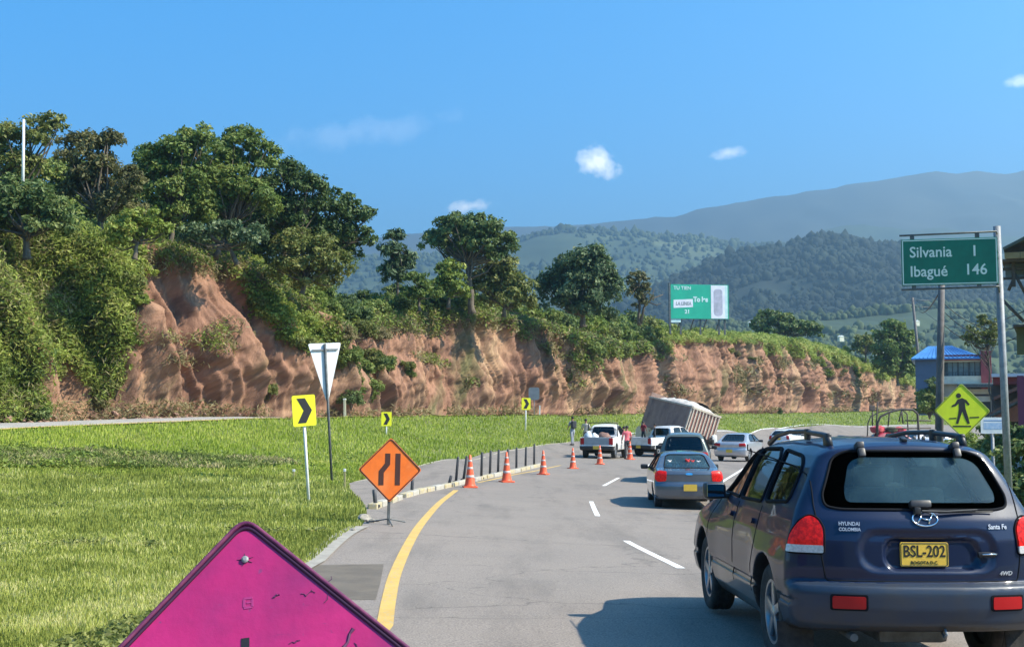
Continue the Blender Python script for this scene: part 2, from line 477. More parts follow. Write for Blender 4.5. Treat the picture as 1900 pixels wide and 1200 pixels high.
m_ground = pm('meadow_soil', (.10, .13, .028), (.16, .18, .045), scale=1.1, rough=.95, bump=.6, bscale=14, c3=(.15, .115, .06), s3=.35, lo3=.56, hi3=.75)
gxs = np.unique(np.concatenate([-np.geomspace(95, 4200, 16)[::-1], np.arange(-90, 151, 1.5), np.geomspace(156, 4200, 16)]))
gys = np.unique(np.concatenate([-np.geomspace(20, 2500, 10)[::-1], np.arange(-15, 301, 1.5), np.geomspace(306, 5200, 20)]))
X, Y = np.meshgrid(gxs, gys, indexing='ij')
Z = H(np.clip(X, -90, 150), np.clip(Y, -15, 300))
out = np.maximum(np.maximum(X - 150, -90 - X), np.maximum(Y - 300, -15 - Y))
Z = Z * (1 - sstep(0, 60, out)) + (-3.0) * sstep(0, 60, out)
Z += .035 * fbm(X * .5, Y * .5, 0, 3) * (1 - sstep(50, 90, Y))
nx, ny = len(gxs), len(gys)
idx = np.arange(nx * ny).reshape(nx, ny)
F = np.stack([idx[:-1, :-1], idx[1:, :-1], idx[1:, 1:], idx[:-1, 1:]], -1).reshape(-1, 4)
me = mesh_np('ground', np.stack([X, Y, Z - .06], -1).reshape(-1, 3), F, m_ground)
link('ground', me, kind='structure')

def gpoly(pxs): return [G(*p) if p[0] > -5000 else None for p in pxs]
left_px = [(585, 1037), (612, 1012), (640, 990), (672, 974), (681, 957), (680, 944), (668, 926), (650, 908), (648, 896), (700, 881.5), (760, 868), (800, 859.5), (840, 851), (900, 840.5), (960, 832),
           (1010, 825.5), (1060, 819), (1130, 812), (1200, 806), (1270, 801), (1341, 797), (1433, 792.5), (1500, 790.7), (1580, 789), (1660, 788), (1740, 787)]
left_w = [(-3.6, -12), (-3.2, 2), (-2.9, 7)] + [G(px, py) for px, py in left_px]
left_w = [p for p in left_w if p is not None]
lx = left_w[-1]
left_w += [(lx[0] + 30, lx[1] + 9), (lx[0] + 75, lx[1] + 12)]
right_w = [(150, 128), (110, 118), (70, 104), (46, 90), (30, 73), (20, 57), (13.5, 42), (9.6, 30), (7.6, 20), (7.0, 10), (7.0, -12)]
right_w[0] = (left_w[-1][0] + 4, left_w[-1][1] - 28); right_w[1] = (100, 128); right_w[2] = (72, 118)
def asphalt(name, base, dark):
    m = pm(name, base, dark, scale=.55, rough=.88, bump=.35, bscale=160, detail=9, lo=.42, hi=.75)
    N, L = m.node_tree.nodes, m.node_tree.links
    b = N['Principled BSDF']; src = b.inputs['Base Color'].links[0].from_socket
    tc = N['Texture Coordinate']
    # aggregate speckle
    n = N.new('ShaderNodeTexNoise'); n.inputs['Scale'].default_value = 62; n.inputs['Detail'].default_value = 3
    L.new(tc.outputs['Object'], n.inputs[0])
    r = N.new('ShaderNodeMapRange'); r.inputs[1].default_value = .3; r.inputs[2].default_value = .7; r.inputs[3].default_value = .60; r.inputs[4].default_value = 1.36
    L.new(n.outputs[0], r.inputs[0])
    mx = N.new('ShaderNodeMix'); mx.data_type = 'RGBA'; mx.blend_type = 'MULTIPLY'; mx.inputs[0].default_value = 1
    L.new(src, mx.inputs[6]); L.new(r.outputs[0], mx.inputs[7])
    # tar cracks: thin bands of a stretched voronoi edge
    mp = N.new('ShaderNodeMapping'); mp.inputs['Scale'].default_value = (.16, .42, 1); L.new(tc.outputs['Object'], mp.inputs[0])
    nd = N.new('ShaderNodeTexNoise'); nd.inputs['Scale'].default_value = 1.2; nd.inputs['Detail'].default_value = 5; L.new(tc.outputs['Object'], nd.inputs[0])
    va = N.new('ShaderNodeVectorMath'); va.operation = 'MULTIPLY_ADD'; L.new(nd.outputs['Color'], va.inputs[0]); va.inputs[1].default_value = (.5, .3, 0); L.new(mp.outputs[0], va.inputs[2])
    vo = N.new('ShaderNodeTexVoronoi'); vo.feature = 'DISTANCE_TO_EDGE'; vo.inputs['Scale'].default_value = 1.0; L.new(va.outputs[0], vo.inputs['Vector'])
    r2 = N.new('ShaderNodeMapRange'); r2.inputs[1].default_value = .0; r2.inputs[2].default_value = .008; r2.inputs[3].default_value = .62; r2.inputs[4].default_value = 1; L.new(vo.outputs['Distance'], r2.inputs[0])
    mx2 = N.new('ShaderNodeMix'); mx2.data_type = 'RGBA'; mx2.blend_type = 'MULTIPLY'; mx2.inputs[0].default_value = 1
    L.new(mx.outputs[2], mx2.inputs[6]); L.new(r2.outputs[0], mx2.inputs[7])
    # dark worn blotches
    n3 = N.new('ShaderNodeTexNoise'); n3.inputs['Scale'].default_value = .42; n3.inputs['Detail'].default_value = 6; n3.inputs['Roughness'].default_value = .65
    mp3 = N.new('ShaderNodeMapping'); mp3.inputs['Scale'].default_value = (2.4, .42, 1); mp3.inputs['Location'].default_value = (3.1, 1.7, 0); L.new(tc.outputs['Object'], mp3.inputs[0]); L.new(mp3.outputs[0], n3.inputs[0])
    r3 = N.new('ShaderNodeMapRange'); r3.inputs[1].default_value = .50; r3.inputs[2].default_value = .66; r3.inputs[3].default_value = 1.04; r3.inputs[4].default_value = .80; L.new(n3.outputs[0], r3.inputs[0])
    mx3 = N.new('ShaderNodeMix'); mx3.data_type = 'RGBA'; mx3.blend_type = 'MULTIPLY'; mx3.inputs[0].default_value = 1
    L.new(mx2.outputs[2], mx3.inputs[6]); L.new(r3.outputs[0], mx3.inputs[7])
    L.new(mx3.outputs[2], b.inputs['Base Color'])
    return m
m_road = asphalt('worn_asphalt', (.226, .189, .158), (.194, .165, .140))
m_road2 = asphalt('old_asphalt', (.34, .31, .27), (.29, .262, .23))
def sheet(name, poly, off, mat, step=1.2, **k):
    v, f, nb = cdt(poly, step)
    z = H(v[:, 0], v[:, 1]) + off
    co = np.column_stack([v, z])
    fs = []
    for q in f:
        a, b, c = co[q[0]], co[q[1]], co[q[2]]
        n = np.cross(b - a, c - a)[2]
        fs.append(q if n > 0 else q[::-1])
    me = mesh_np(name, co, fs, mat)
    return link(name, me, **k)
road_poly = left_w + right_w
sheet('road', road_poly, 0.0, m_road, 1.3, kind='structure')
# upper road that runs below the cut bank
near_edge = [P(px, py, Y) for px, py, Y in EDGE]
near2 = [(p.x, p.y) for p in near_edge]
near_edge = [q for q, e in zip(near_edge, EDGE) if e[0] <= 2000]
far2 = [(p.x * (p.y + 6.6) / p.y, p.y + 6.6) for p in near_edge]
def dense(poly, k=2):
    out = []
    for a, b in zip(poly[:-1], poly[1:]):
        for j in range(k): out.append((a[0] + (b[0] - a[0]) * j / k, a[1] + (b[1] - a[1]) * j / k))
    return out + [poly[-1]]
sheet('upper_road', dense(near2) + dense(far2)[::-1], 0.0, m_road2, 1.5, kind='structure')
def ribbon(pts, w, off, mat, name, w1=None, **k):
    """painted line along a world polyline"""
    d = []
    for i in range(len(pts) - 1):
        a, b = Vector(pts[i]), Vector(pts[i + 1]); n = max(1, int((b - a).length / .5))
        for j in range(n): d.append(a.lerp(b, j / n))
    d.append(Vector(pts[-1]))
    vs, fs = [], []
    for i, p in enumerate(d):
        t = (d[min(i + 1, len(d) - 1)] - d[max(i - 1, 0)]).normalized(); nrm = Vector((-t.y, t.x))
        ww = w / 2
        for s in (-1, 1):
            q = p + nrm * ww * s; vs.append((q.x, q.y, hz(q.x, q.y) + off))
    for i in range(len(d) - 1): fs.append((2 * i, 2 * i + 1, 2 * i + 3, 2 * i + 2))
    fs = [q[::-1] for q in fs]
    me = bpy.data.meshes.new(name); me.from_pydata(vs, [], fs); me.update(); me.materials.append(mat)
    return link(name, me, **k)
def worn(name, c, under=(.33, .31, .29), amt=.60):
    return pm(name, c, tuple(a * .86 for a in c), scale=3, rough=.75, c3=under, s3=22, lo3=amt, hi3=amt + .1, bump=.2, bscale=150)
m_yel = worn('yellow_road_paint', (.58, .37, .09), amt=.56)
m_whi = worn('white_road_paint', (.80, .78, .74), amt=.63)
def smooth_px(pts, k=5):
    w = [Vector(G(*p)) for p in pts]
    out = []
    for i in range(len(w) - 1):
        p0, p1, p2, p3 = w[max(i - 1, 0)], w[i], w[i + 1], w[min(i + 2, len(w) - 1)]
        for j in range(k):
            t = j / k
            out.append(.5 * ((2 * p1) + (p2 - p0) * t + (2 * p0 - 5 * p1 + 4 * p2 - p3) * t * t + (3 * p1 - p0 - 3 * p2 + p3) * t ** 3))
    return out + [w[-1]]
yl = smooth_px([(714, 1160), (722, 1110), (735, 1060), (762, 1002), (795, 955), (820, 929), (846, 909)])
yl = [Vector((-1.35, 0)), Vector((-1.22, 5))] + yl
ribbon(yl, .15, .005, m_yel, 'yellow_edge_line', kind='structure')
y2 = smooth_px([(886, 895), (950, 881), (1000, 872), (1040, 863)])
ribbon(y2, .12, .005, m_yel, 'faded_yellow_line', kind='structure')
for k_, (a, b) in enumerate([((1264, 1054), (1162, 1003)), ((1109, 957), (1097, 930)), ((1120, 901), (1148, 886)), ((1190, 868), (1212, 859))]):
    pa, pb = Vector(G(*a)), Vector(G(*b))
    ribbon([pa, pb], .115, .005, m_whi, 'lane_dash', kind='structure')
ribbon(smooth_px([(1330, 900), (1362, 880), (1405, 857), (1450, 838), (1500, 822), (1560, 810)]), .12, .005, m_whi, 'lane_line', kind='structure')
ribbon(smooth_px([(1150, 813), (1250, 805), (1341, 799), (1433, 794.3), (1580, 790.6), (1700, 789.2)]), .16, .005, m_whi, 'road_edge_line', kind='structure')
m_dull = worn('faded_edge_paint', (.50, .44, .28), amt=.5)
ribbon(smooth_px([(660, 893), (760, 869.5), (840, 852.3), (960, 833.2), (1055, 820.5)]), .09, .005, m_dull, 'slip_lane_edge_line', kind='structure')
# upper road edge lines
ne = dense(near2, 3)
ribbon([(x, y + .35) for x, y in ne], .16, .006, m_yel, 'upper_road_edge_line', kind='structure')
# concrete gutter along the grass edge
m_conc = pm('concrete', (.33, .30, .25), (.26, .235, .20), scale=5, rough=.9, bump=.4, bscale=60)
gut = [Vector(p) for p in [(-3.35, 1), (-3.05, 6)]] + smooth_px([(582, 1041), (612, 1013), (640, 991), (668, 977)])
ribbon(gut, .30, .018, m_conc, 'concrete_gutter', kind='structure')
# dark resurfaced patch on the shoulder
pp = [G(*p) for p in [(574, 1048), (712, 1046), (706, 1080), (697, 1112), (640, 1112), (540, 1112)]]
m_patch = pm('damp_patch', (.115, .092, .066), (.15, .12, .085), scale=3, rough=.7, bump=.3, bscale=120)
sheet('asphalt_patch', pp, .003, m_patch, .4, kind='structure')
# kerb of separate yellow-and-white blocks between main road and slip lane
kerb_px = [(690, 944), (715, 935), (745, 924), (772, 916), (800, 909.5), (830, 903.5), (862, 896), (900, 887), (940, 879), (975, 871), (1005, 864)]
kw = smooth_px(kerb_px, 6)
m_kerb_y = pm('kerb_yellow', (.46, .37, .19), (.38, .33, .22), scale=7, rough=.85, bump=.5, bscale=40, c3=(.42, .38, .32), s3=9, lo3=.5, hi3=.6)
m_kerb_w = pm('kerb_white', (.44, .41, .34), (.36, .33, .28), scale=7, rough=.85, bump=.5, bscale=40)
kerb = empty('kerb', (kw[0].x, kw[0].y, hz(*kw[0])), label='broken yellow and white painted kerb dividing the slip lane from the main road', cat='kerb')
# resample
L_ = [0]
for a, b in zip(kw[:-1], kw[1:]): L_.append(L_[-1] + (b - a).length)
def along(s, pts=kw, LL=L_):
    s = max(0, min(s, LL[-1])); i = min(max(np.searchsorted(LL, s) - 1, 0), len(pts) - 2)
    t = (s - LL[i]) / max(1e-6, LL[i + 1] - LL[i]); return pts[i].lerp(pts[i + 1], t)
s_, i_ = 0.0, 0
while s_ < L_[-1] - .6:
    ln = .95
    if random.random() < .13 and s_ < 14: s_ += ln * .6; i_ += 1; continue
    a, b = along(s_), along(s_ + ln - random.uniform(.03, .12)); mid = (a + b) / 2; d = b - a
    z = hz(mid.x, mid.y)
    dz = hz(b.x, b.y) - hz(a.x, a.y)
    Mx = Matrix.Rotation(math.atan2(d.y, d.x) + random.uniform(-.03, .03), 3, 'Z') @ Matrix.Rotation(-math.atan2(dz, d.length) + random.uniform(-.015, .015), 3, 'Y')
    mb = MB().box((mid.x - kerb.location.x, mid.y - kerb.location.y, z + .035 - kerb.location.z), (d.length, .20, .17 + random.uniform(-.02, .01)), Mx, .025)
    mb.build('kerb_block', m_kerb_y if i_ % 3 != 1 else m_kerb_w, kerb)
    s_ += ln; i_ += 1
# crumbling edge stones by the grass tip
m_rock = pm('broken_concrete', (.33, .30, .25), (.20, .18, .15), scale=6, rough=.95, bump=.5, bscale=30)
def rock(c, r, parent=None, name='stone', mat=None, sq=.6, **k):
    bm = bmesh.new(); bmesh.ops.create_icosphere(bm, subdivisions=2, radius=1)
    o = random.random() * 50
    co = np.array([v.co[:] for v in bm.verts]); n = 1 + .38 * pnoise(co[:, 0] * 1.3 + o, co[:, 1] * 1.3, co[:, 2] * 1.3) + .12 * pnoise(co[:, 0] * 4 + o, co[:, 1] * 4, co[:, 2] * 4)
    sx = random.uniform(.8, 1.3)
    for v, q in zip(bm.verts, n): v.co = Vector((v.co.x * r * q * sx, v.co.y * r * q, v.co.z * r * q * sq))
    me = bpy.data.meshes.new(name); bm.to_mesh(me); bm.free(); me.materials.append(mat or m_rock)
    o = link(name, me, parent, **k); o.location = c; o.rotation_euler = (0, 0, random.random() * 6); return o
rubble = [(676, 966, .14, 'dark broken concrete lump where the gutter ends by the grass tip'), (690, 968, .07, 'small chip of concrete right of the dark lump at the gutter end'), (655, 985, .06, 'small stone lying on the gutter below the grass tip'),
          (700, 967, .05, 'tiny stone nearest the orange sign pole on the shoulder'), (690, 938, .09, 'pale stone at the left end of the painted kerb')]
for (px, py, r, lb) in rubble:
    g = G(px, py)
    if g: rock((g[0], g[1], hz(*g) + r * .25), r, name='stone', label=lb, cat='stone', group='stones at the gutter end')

# ------------------------------------------------------------------ cut bank (eroded cliff)
CL = [(-420, 330, 30), (-200, 400, 36), (0, 415, 41), (100, 425, 44), (200, 430, 47), (260, 452, 49), (330, 462, 51), (400, 478, 54), (450, 502, 56.5), (500, 535, 58.5), (560, 578, 61.5), (600, 592, 63.5), (650, 597, 66), (720, 582, 70.5), (800, 574, 76),
      (860, 572, 80), (920, 584, 85.5), (970, 592, 90), (1000, 602, 93), (1060, 616, 99), (1120, 634, 105), (1180, 634, 111), (1230, 620, 116), (1300, 618, 124), (1350, 622, 130), (1420, 626, 139), (1480, 633, 147), (1540, 650, 156), (1590, 672, 163),
      (1640, 690, 171), (1690, 702, 181), (1720, 708, 188), (1790, 722, 202), (1850, 735, 215), (2000, 740, 245)]
CLa = np.array(CL, float)
def chaik(x): return x
NS = 1400
pxs = np.interp(np.linspace(0, 1, NS), np.linspace(0, 1, 400), np.interp(np.linspace(0, 1, 400), [0, .22, .62, 1], [-420, 200, 1000, 2000]))
def sm(a, k=9):
    ker = np.hanning(k + 2)[1:-1]; ker /= ker.sum(); p = np.pad(a, k // 2, mode='edge'); return np.convolve(p, ker, 'valid')
top_py = sm(np.interp(pxs, CLa[:, 0], CLa[:, 1]), 11)
Yb = sm(np.interp(pxs, edge_px, edge_Y) + 8.2, 41)
dxb, _ = rayk(pxs, np.full(NS, HOR))
base = np.column_stack([dxb * Yb, Yb, H(dxb * Yb, Yb) - .25])
seg = np.linalg.norm(np.diff(base[:, :2], axis=0), axis=1); S = np.concatenate([[0], np.cumsum(seg)])
dxt, dzt = rayk(pxs, top_py)
ht = (EYE + dzt * (Yb + 4)) - base[:, 2]
set_ = ht * .50 + .6
Yt = Yb + set_
ztop = EYE + dzt * Yt
ztop = ztop + .22 * fbm(S * .35, 3.1, 0, 3)
NT = 84
tt = np.linspace(0, 1, NT)
SS, TT = np.meshgrid(S, tt, indexing='ij')
hgt = (ztop - base[:, 2])[:, None]
# profile: talus foot, steep face, rounded lip
prof_h = TT
prof_d = np.interp(tt, [0, .12, .3, .8, .93, 1], [0, .22, .36, .74, .84, 1.0])[None, :]
YY = Yb[:, None] + prof_d * set_[:, None]
ZZ = base[:, 2][:, None] + prof_h * hgt
XX = dxb[:, None] * YY
# gullies: ridged noise along the bank, drifting sideways with height, deeper high up
warp = .9 * fbm(SS * .13, ZZ * .16, 1.7, 3)
leanS = SS + (ZZ - base[:, 2][:, None]) * .62 + warp
g1 = 1 - 2 * np.abs(pnoise(leanS * .16, ZZ * .02, 4.2))
g2 = 1 - 2 * np.abs(pnoise(leanS * .50, ZZ * .035, 9.2))
g3 = 1 - 2 * np.abs(pnoise(leanS * 1.4, ZZ * .07, 2.2))
g4 = fbm(leanS * 3.2, ZZ * .55, 5.0, 3)
big = fbm(SS * .05, .7, 3.0, 2)
env = np.interp(TT, [0, .08, .35, .9, 1], [.12, .5, 1, .85, .25])
hs = np.clip(hgt / 9.0, .25, 1.15)
rough_ = fbm(SS * 1.1, ZZ * 1.1, 12.0, 5)
gm = np.clip(.75 + 1.1 * fbm(SS * .09, ZZ * .10, 21.0, 2), .15, 1.5)
disp = (1.85 * g1 + 1.0 * g2 * gm + .36 * g3 * (1.7 - gm) + .20 * g4 + .22 * rough_) * env * hs + 1.6 * big * env * hs
ledge = .16 * np.tanh(4 * pnoise(ZZ * .55, SS * .04, 8.8)) * env
disp += ledge
tng = np.gradient(base[:, :2], axis=0); tng /= np.linalg.norm(tng, axis=1)[:, None]
nrm = np.column_stack([tng[:, 1], -tng[:, 0]])        # points to the road side
XX = XX + nrm[:, 0][:, None] * disp; YY = YY + nrm[:, 1][:, None] * disp
CV = np.stack([XX, YY, ZZ], -1)
idx = np.arange(NS * NT).reshape(NS, NT)
Fc = np.stack([idx[:-1, :-1], idx[1:, :-1], idx[1:, 1:], idx[:-1, 1:]], -1).reshape(-1, 4)
uv = np.stack([SS, ZZ], -1).reshape(-1, 2)
def cliffmat():
    m = bpy.data.materials.new('eroded_clay'); m.use_nodes = True
    N, L = m.node_tree.nodes, m.node_tree.links; b = N['Principled BSDF']; b.inputs['Roughness'].default_value = .95; b.inputs['Specular IOR Level'].default_value = .15
    uvn = N.new('ShaderNodeUVMap')
    def noise(sx, sy, scale, det=6, off=0, rgh=.6):
        mp = N.new('ShaderNodeMapping'); mp.inputs['Scale'].default_value = (sx, sy, 1); mp.inputs['Location'].default_value = (off, off * .7, 0); mp.inputs['Rotation'].default_value = (0, 0, -.50)
        L.new(uvn.outputs[0], mp.inputs[0]); n = N.new('ShaderNodeTexNoise'); n.inputs['Scale'].default_value = scale; n.inputs['Detail'].default_value = det; n.inputs['Roughness'].default_value = rgh
        L.new(mp.outputs[0], n.inputs[0]); return n.outputs[0]
    def rng(s, a, z, o0=0, o1=1):
        r = N.new('ShaderNodeMapRange'); r.inputs[1].default_value = a; r.inputs[2].default_value = z; r.inputs[3].default_value = o0; r.inputs[4].default_value = o1; L.new(s, r.inputs[0]); return r.outputs[0]
    def mix(f, a, bb, t='MIX'):
        x = N.new('ShaderNodeMix'); x.data_type = 'RGBA'; x.blend_type = t; L.new(f, x.inputs[0]) if not isinstance(f, float) else setattr(x.inputs[0], 'default_value', f)
        for k, v in ((6, a), (7, bb)):
            if isinstance(v, tuple): x.inputs[k].default_value = (*v, 1)
            else: L.new(v, x.inputs[k])
        return x.outputs[2]
    c = mix(rng(noise(1, .35, .35, off=2), .38, .62), (.385, .208, .13), (.285, .150, .098))
    c = mix(rng(noise(1, .5, .16, off=9), .48, .66), c, (.44, .285, .17))
    c = mix(rng(noise(1, .30, 1.1, 8, off=5), .47, .64), c, (.17, .095, .068))
    c = mix(rng(noise(1, .3, .28, 8, off=31), .55, .70), c, (.17, .15, .07))
    c = mix(rng(noise(1, .12, 5.0, 5, off=15), .3, .7, .75, 1.2), c, c, 'MIX') if False else c
    st = rng(noise(1, .22, 5.0, 8, off=15), .3, .7, .80, 1.18)
    c = mix(1.0, c, st, 'MULTIPLY')
    L.new(c, b.inputs['Base Color'])
    bp = N.new('ShaderNodeBump'); bp.inputs['Strength'].default_value = .85; bp.inputs['Distance'].default_value = .21
    L.new(noise(1, .26, 4.2, 11, off=3, rgh=.74), bp.inputs['Height']); L.new(bp.outputs[0], b.inputs['Normal'])
    return m
me = mesh_np('earth_bank', CV.reshape(-1, 3), Fc, cliffmat(), uv=uv)
link('earth_bank', me, kind='structure')
# hilltop behind the lip
NB = 26
bb = np.linspace(0, 1, NB) ** 1.5
back = bb * 60
lipX, lipY, lipZ = XX[:, -1], YY[:, -1], ZZ[:, -1]
dr = np.column_stack([dxb, np.ones(NS)]); dr /= np.linalg.norm(dr, axis=1)[:, None]
slope = np.interp(pxs, [-420, 200, 420, 650, 1000, 1300, 1700, 2000], [.32, .28, .16, .10, .07, .02, -.02, -.02])
bx = lipX[:, None] + dr[:, 0][:, None] * back[None, :]; by = lipY[:, None] + dr[:, 1][:, None] * back[None, :]
bz = lipZ[:, None] + .12 * np.sin(np.clip(back, 0, 3) / 3 * math.pi) + slope[:, None] * back[None, :] * np.exp(-back / 55)[None, :] + .5 * fbm(bx * .12, by * .12, 2, 3) * np.clip(back / 10, 0, 1)
bz[:, -1] -= 8
m_top = pm('hill_grass', (.15, .20, .04), (.24, .26, .07), scale=.9, rough=.95, bump=.7, bscale=9, c3=(.15, .11, .05), s3=.3, lo3=.6, hi3=.8)
idx = np.arange(NS * NB).reshape(NS, NB)
Fb = np.stack([idx[:-1, :-1], idx[1:, :-1], idx[1:, 1:], idx[:-1, 1:]], -1).reshape(-1, 4)
link('hilltop', mesh_np('hilltop', np.stack([bx, by, bz], -1).reshape(-1, 3), Fb, m_top), kind='structure')
# lookup of the bank surface for planting: photo-pixel coordinates of every bank vertex
def proj(V):
    V = np.asarray(V, float)
    x, y, z = V[..., 0], V[..., 1], V[..., 2] - EYE
    f = y * _c + z * _s; u = -y * _s + z * _c
    return CXP + FPX * x / f, CYP - FPX * u / f
cpx_, cpy_ = proj(CV.reshape(-1, 3)); CVf = CV.reshape(-1, 3)
hpx_, hpy_ = proj(np.stack([bx, by, bz], -1).reshape(-1, 3)); HVf = np.stack([bx, by, bz], -1).reshape(-1, 3)
def bank_at(px, py):
    d = (cpx_ - px) ** 2 + (cpy_ - py) ** 2
    return Vector(CVf[int(np.argmin(d))])
def lip_at(px, back_m=3.0):
    i = int(np.argmin(np.abs(pxs - px))); j = int(np.argmin(np.abs(back - back_m)))
    return Vector((bx[i, j], by[i, j], bz[i, j]))

# rubble fallen along the foot of the bank
def rubble_field(name, n, seed):
    rg = np.random.default_rng(seed); bm = bmesh.new(); bmesh.ops.create_icosphere(bm, subdivisions=1, radius=1)
    co = np.array([v.co[:] for v in bm.verts]); fs = np.array([[v.index for v in f.verts] for f in bm.faces]); bm.free()
    i = rg.integers(60, NS - 1, n); j = (rg.random(n) ** 2 * 9).astype(int); P_ = CV[i, j] + rg.normal(0, .25, (n, 3)) * [1, 1, .1]; P_[:, :2] -= 0; P_[:, 1] -= rg.uniform(0, 1.2, n)
    P_[:, 2] = np.maximum(H(P_[:, 0], P_[:, 1]), P_[:, 2] - .3); r = rg.uniform(.04, .16, n) * (1 + 1.2 * (rg.random(n) < .08))
    d = 1 + .5 * pnoise(co[None, :, 0] * 1.5 + rg.uniform(0, 50, n)[:, None], co[None, :, 1] * 1.5, co[None, :, 2] * 1.5)
    V_ = co[None] * d[..., None] * r[:, None, None] * [1, 1, .7] + P_[:, None, :]
    link(name, mesh_np(name, V_.reshape(-1, 3), (fs[None] + (np.arange(n) * len(co))[:, None, None]).reshape(-1, 3), pm('clay_rubble', (.30, .17, .115), (.20, .12, .085), scale=3, rough=.95), smooth=False), kind='stuff')
rubble_field('rubble', 1500, 5)

# unseen hillside added behind the viewer to darken reflections on the SUV rear
aa = np.linspace(R(178), R(362), 120); hh = np.linspace(0, 1, 14); A2, H2 = np.meshgrid(aa, hh, indexing='ij')
rr = 95 + 70 * H2 + 12 * fbm(np.cos(A2) * 4, np.sin(A2) * 4, H2 * 2, 3); top_ = 48 + 16 * fbm(np.cos(A2) * 3, np.sin(A2) * 3, 5, 3)
zz_ = -2 + (top_ + 2) * np.sin(H2 * math.pi / 2) + 2.0 * fbm(A2 * 30, H2 * 9, 2, 3) * np.sin(H2 * math.pi)
V_ = np.stack([rr * np.cos(A2) * 1.25, -12 + rr * np.sin(A2), zz_], -1); idx = np.arange(120 * 14).reshape(120, 14)
m_bh = pm('added_hillside_green', (.030, .050, .018), (.075, .10, .032), scale=.12, rough=.95, bump=1, bscale=.6, detail=10)
link('added_rear_hillside', mesh_np('added_rear_hillside', V_.reshape(-1, 3), np.stack([idx[:-1, :-1], idx[1:, :-1], idx[1:, 1:], idx[:-1, 1:]], -1).reshape(-1, 4), m_bh), kind='structure')
# ------------------------------------------------------------------ far hills
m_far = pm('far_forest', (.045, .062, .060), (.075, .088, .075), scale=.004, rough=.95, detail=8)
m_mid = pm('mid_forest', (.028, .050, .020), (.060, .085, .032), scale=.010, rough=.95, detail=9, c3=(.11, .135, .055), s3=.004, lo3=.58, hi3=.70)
m_dark = pm('cloud_shaded_forest', (.010, .019, .012), (.018, .030, .016), scale=.02, rough=.95, detail=8)  # forest colour darkened to paint in the cloud shadow on this hill
def ridge(name, pts, Y, depth_front, mat, namp, nfreq, zfoot=-4, n=260, m=46, backdrop=.5, px0=None, px1=None, shape=1.0):
    pts = np.array(pts, float)
    px = np.linspace(pts[0, 0], pts[-1, 0], n)
    py = np.interp(px, pts[:, 0], pts[:, 1])
    dx, dz = rayk(px, py)
    py = py + 2.6 * fbm(px * .020, 2.2, Y * .001, 5) if 'mountain' in name else py
    dx, dz = rayk(px, py)
    zr = EYE + dz * Y
    v = np.linspace(0, 1, m)
    front = v[None, :]                                    # 0 ridge -> 1 foot
    yy = Y - depth_front * front + 0 * px[:, None]
    xx = dx[:, None] * Y * (1 - .0 * front) + 0 * front
    zz = zfoot + (zr[:, None] - zfoot) * (1 - front ** shape)
    spur = 1 - 2 * np.abs(pnoise(xx * nfreq, yy * nfreq * .6, 3.3)); spur2 = fbm(xx * nfreq * 3, yy * nfreq * 3, 6.6, 4)
    k = np.sin(np.clip(front, 0, 1) * math.pi) ** .7
    zz = zz + (spur * namp + spur2 * namp * .45) * k + spur2 * namp * .06
    xb = xx[:, :1]; yb = np.stack([np.full(n, Y + depth_front * .3), np.full(n, Y + depth_front * .7)], 1)
    zb = np.stack([zr * .8, np.full(n, zfoot)], 1)
    XX_ = np.concatenate([np.repeat(xb, 2, 1)[:, ::-1], xx], 1); YY_ = np.concatenate([yb[:, ::-1], yy], 1); ZZ_ = np.concatenate([zb[:, ::-1], zz], 1)
    M_ = m + 2
    idx = np.arange(n * M_).reshape(n, M_)
    Fx = np.stack([idx[:-1, :-1], idx[:-1, 1:], idx[1:, 1:], idx[1:, :-1]], -1).reshape(-1, 4)
    V = np.stack([XX_, YY_, ZZ_], -1)
    link(name, mesh_np(name, V.reshape(-1, 3), Fx, mat), kind='structure')
    return V
far_pts = [(-2600, 500), (-900, 470), (0, 462), (560, 446), (700, 440), (800, 430), (955, 421), (1040, 419), (1100, 415), (1150, 411), (1180, 409), (1205, 404), (1260, 402), (1300, 385), (1345, 382), (1390, 371), (1440, 365), (1475, 362), (1505, 355), (1540, 352), (1570, 343), (1605, 341), (1650, 331), (1700, 325), (1740, 319), (1780, 321), (1815, 318), (1860, 323), (1885, 321), (1905, 313), (2000, 300), (2300, 320), (3200, 360), (5200, 470)]
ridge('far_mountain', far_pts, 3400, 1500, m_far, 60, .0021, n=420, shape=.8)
mid2_pts = [(1300, 520), (1400, 470), (1470, 446), (1520, 428), (1560, 420), (1600, 416), (1640, 421), (1690, 427), (1760, 424), (1830, 434), (1900, 440), (2100, 430), (2700, 480), (3600, 560)]
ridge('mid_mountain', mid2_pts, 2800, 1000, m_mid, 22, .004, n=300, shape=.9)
mid_pts = [(-1800, 540), (-600, 500), (300, 490), (700, 480), (850, 468), (930, 452), (960, 446), (1000, 431), (1050, 424), (1100, 427), (1150, 431), (1180, 429), (1220, 437), (1300, 441), (1340, 449), (1400, 455), (1440, 453), (1480, 459), (1520, 452), (1600, 460), (1700, 452), (1800, 456), (1900, 470), (2100, 470), (2600, 510), (3400, 620)]
Vm = ridge('wooded_hill', mid_pts, 2200, 1100, m_mid, 28, .0038, n=420, m=60, shape=.85)
dark_pts = [(900, 640), (1060, 600), (1150, 566), (1230, 530), (1290, 502), (1330, 483), (1370, 468), (1420, 463), (1450, 462), (1490, 449), (1515, 440), (1540, 437), (1575, 444), (1620, 452), (1660, 458), (1700, 463), (1760, 470), (1850, 492), (1950, 520), (2200, 590), (2600, 680)]
Vd = ridge('dark_hill', dark_pts, 1350, 600, m_dark, 20, .005, n=340, m=50, shape=.8)
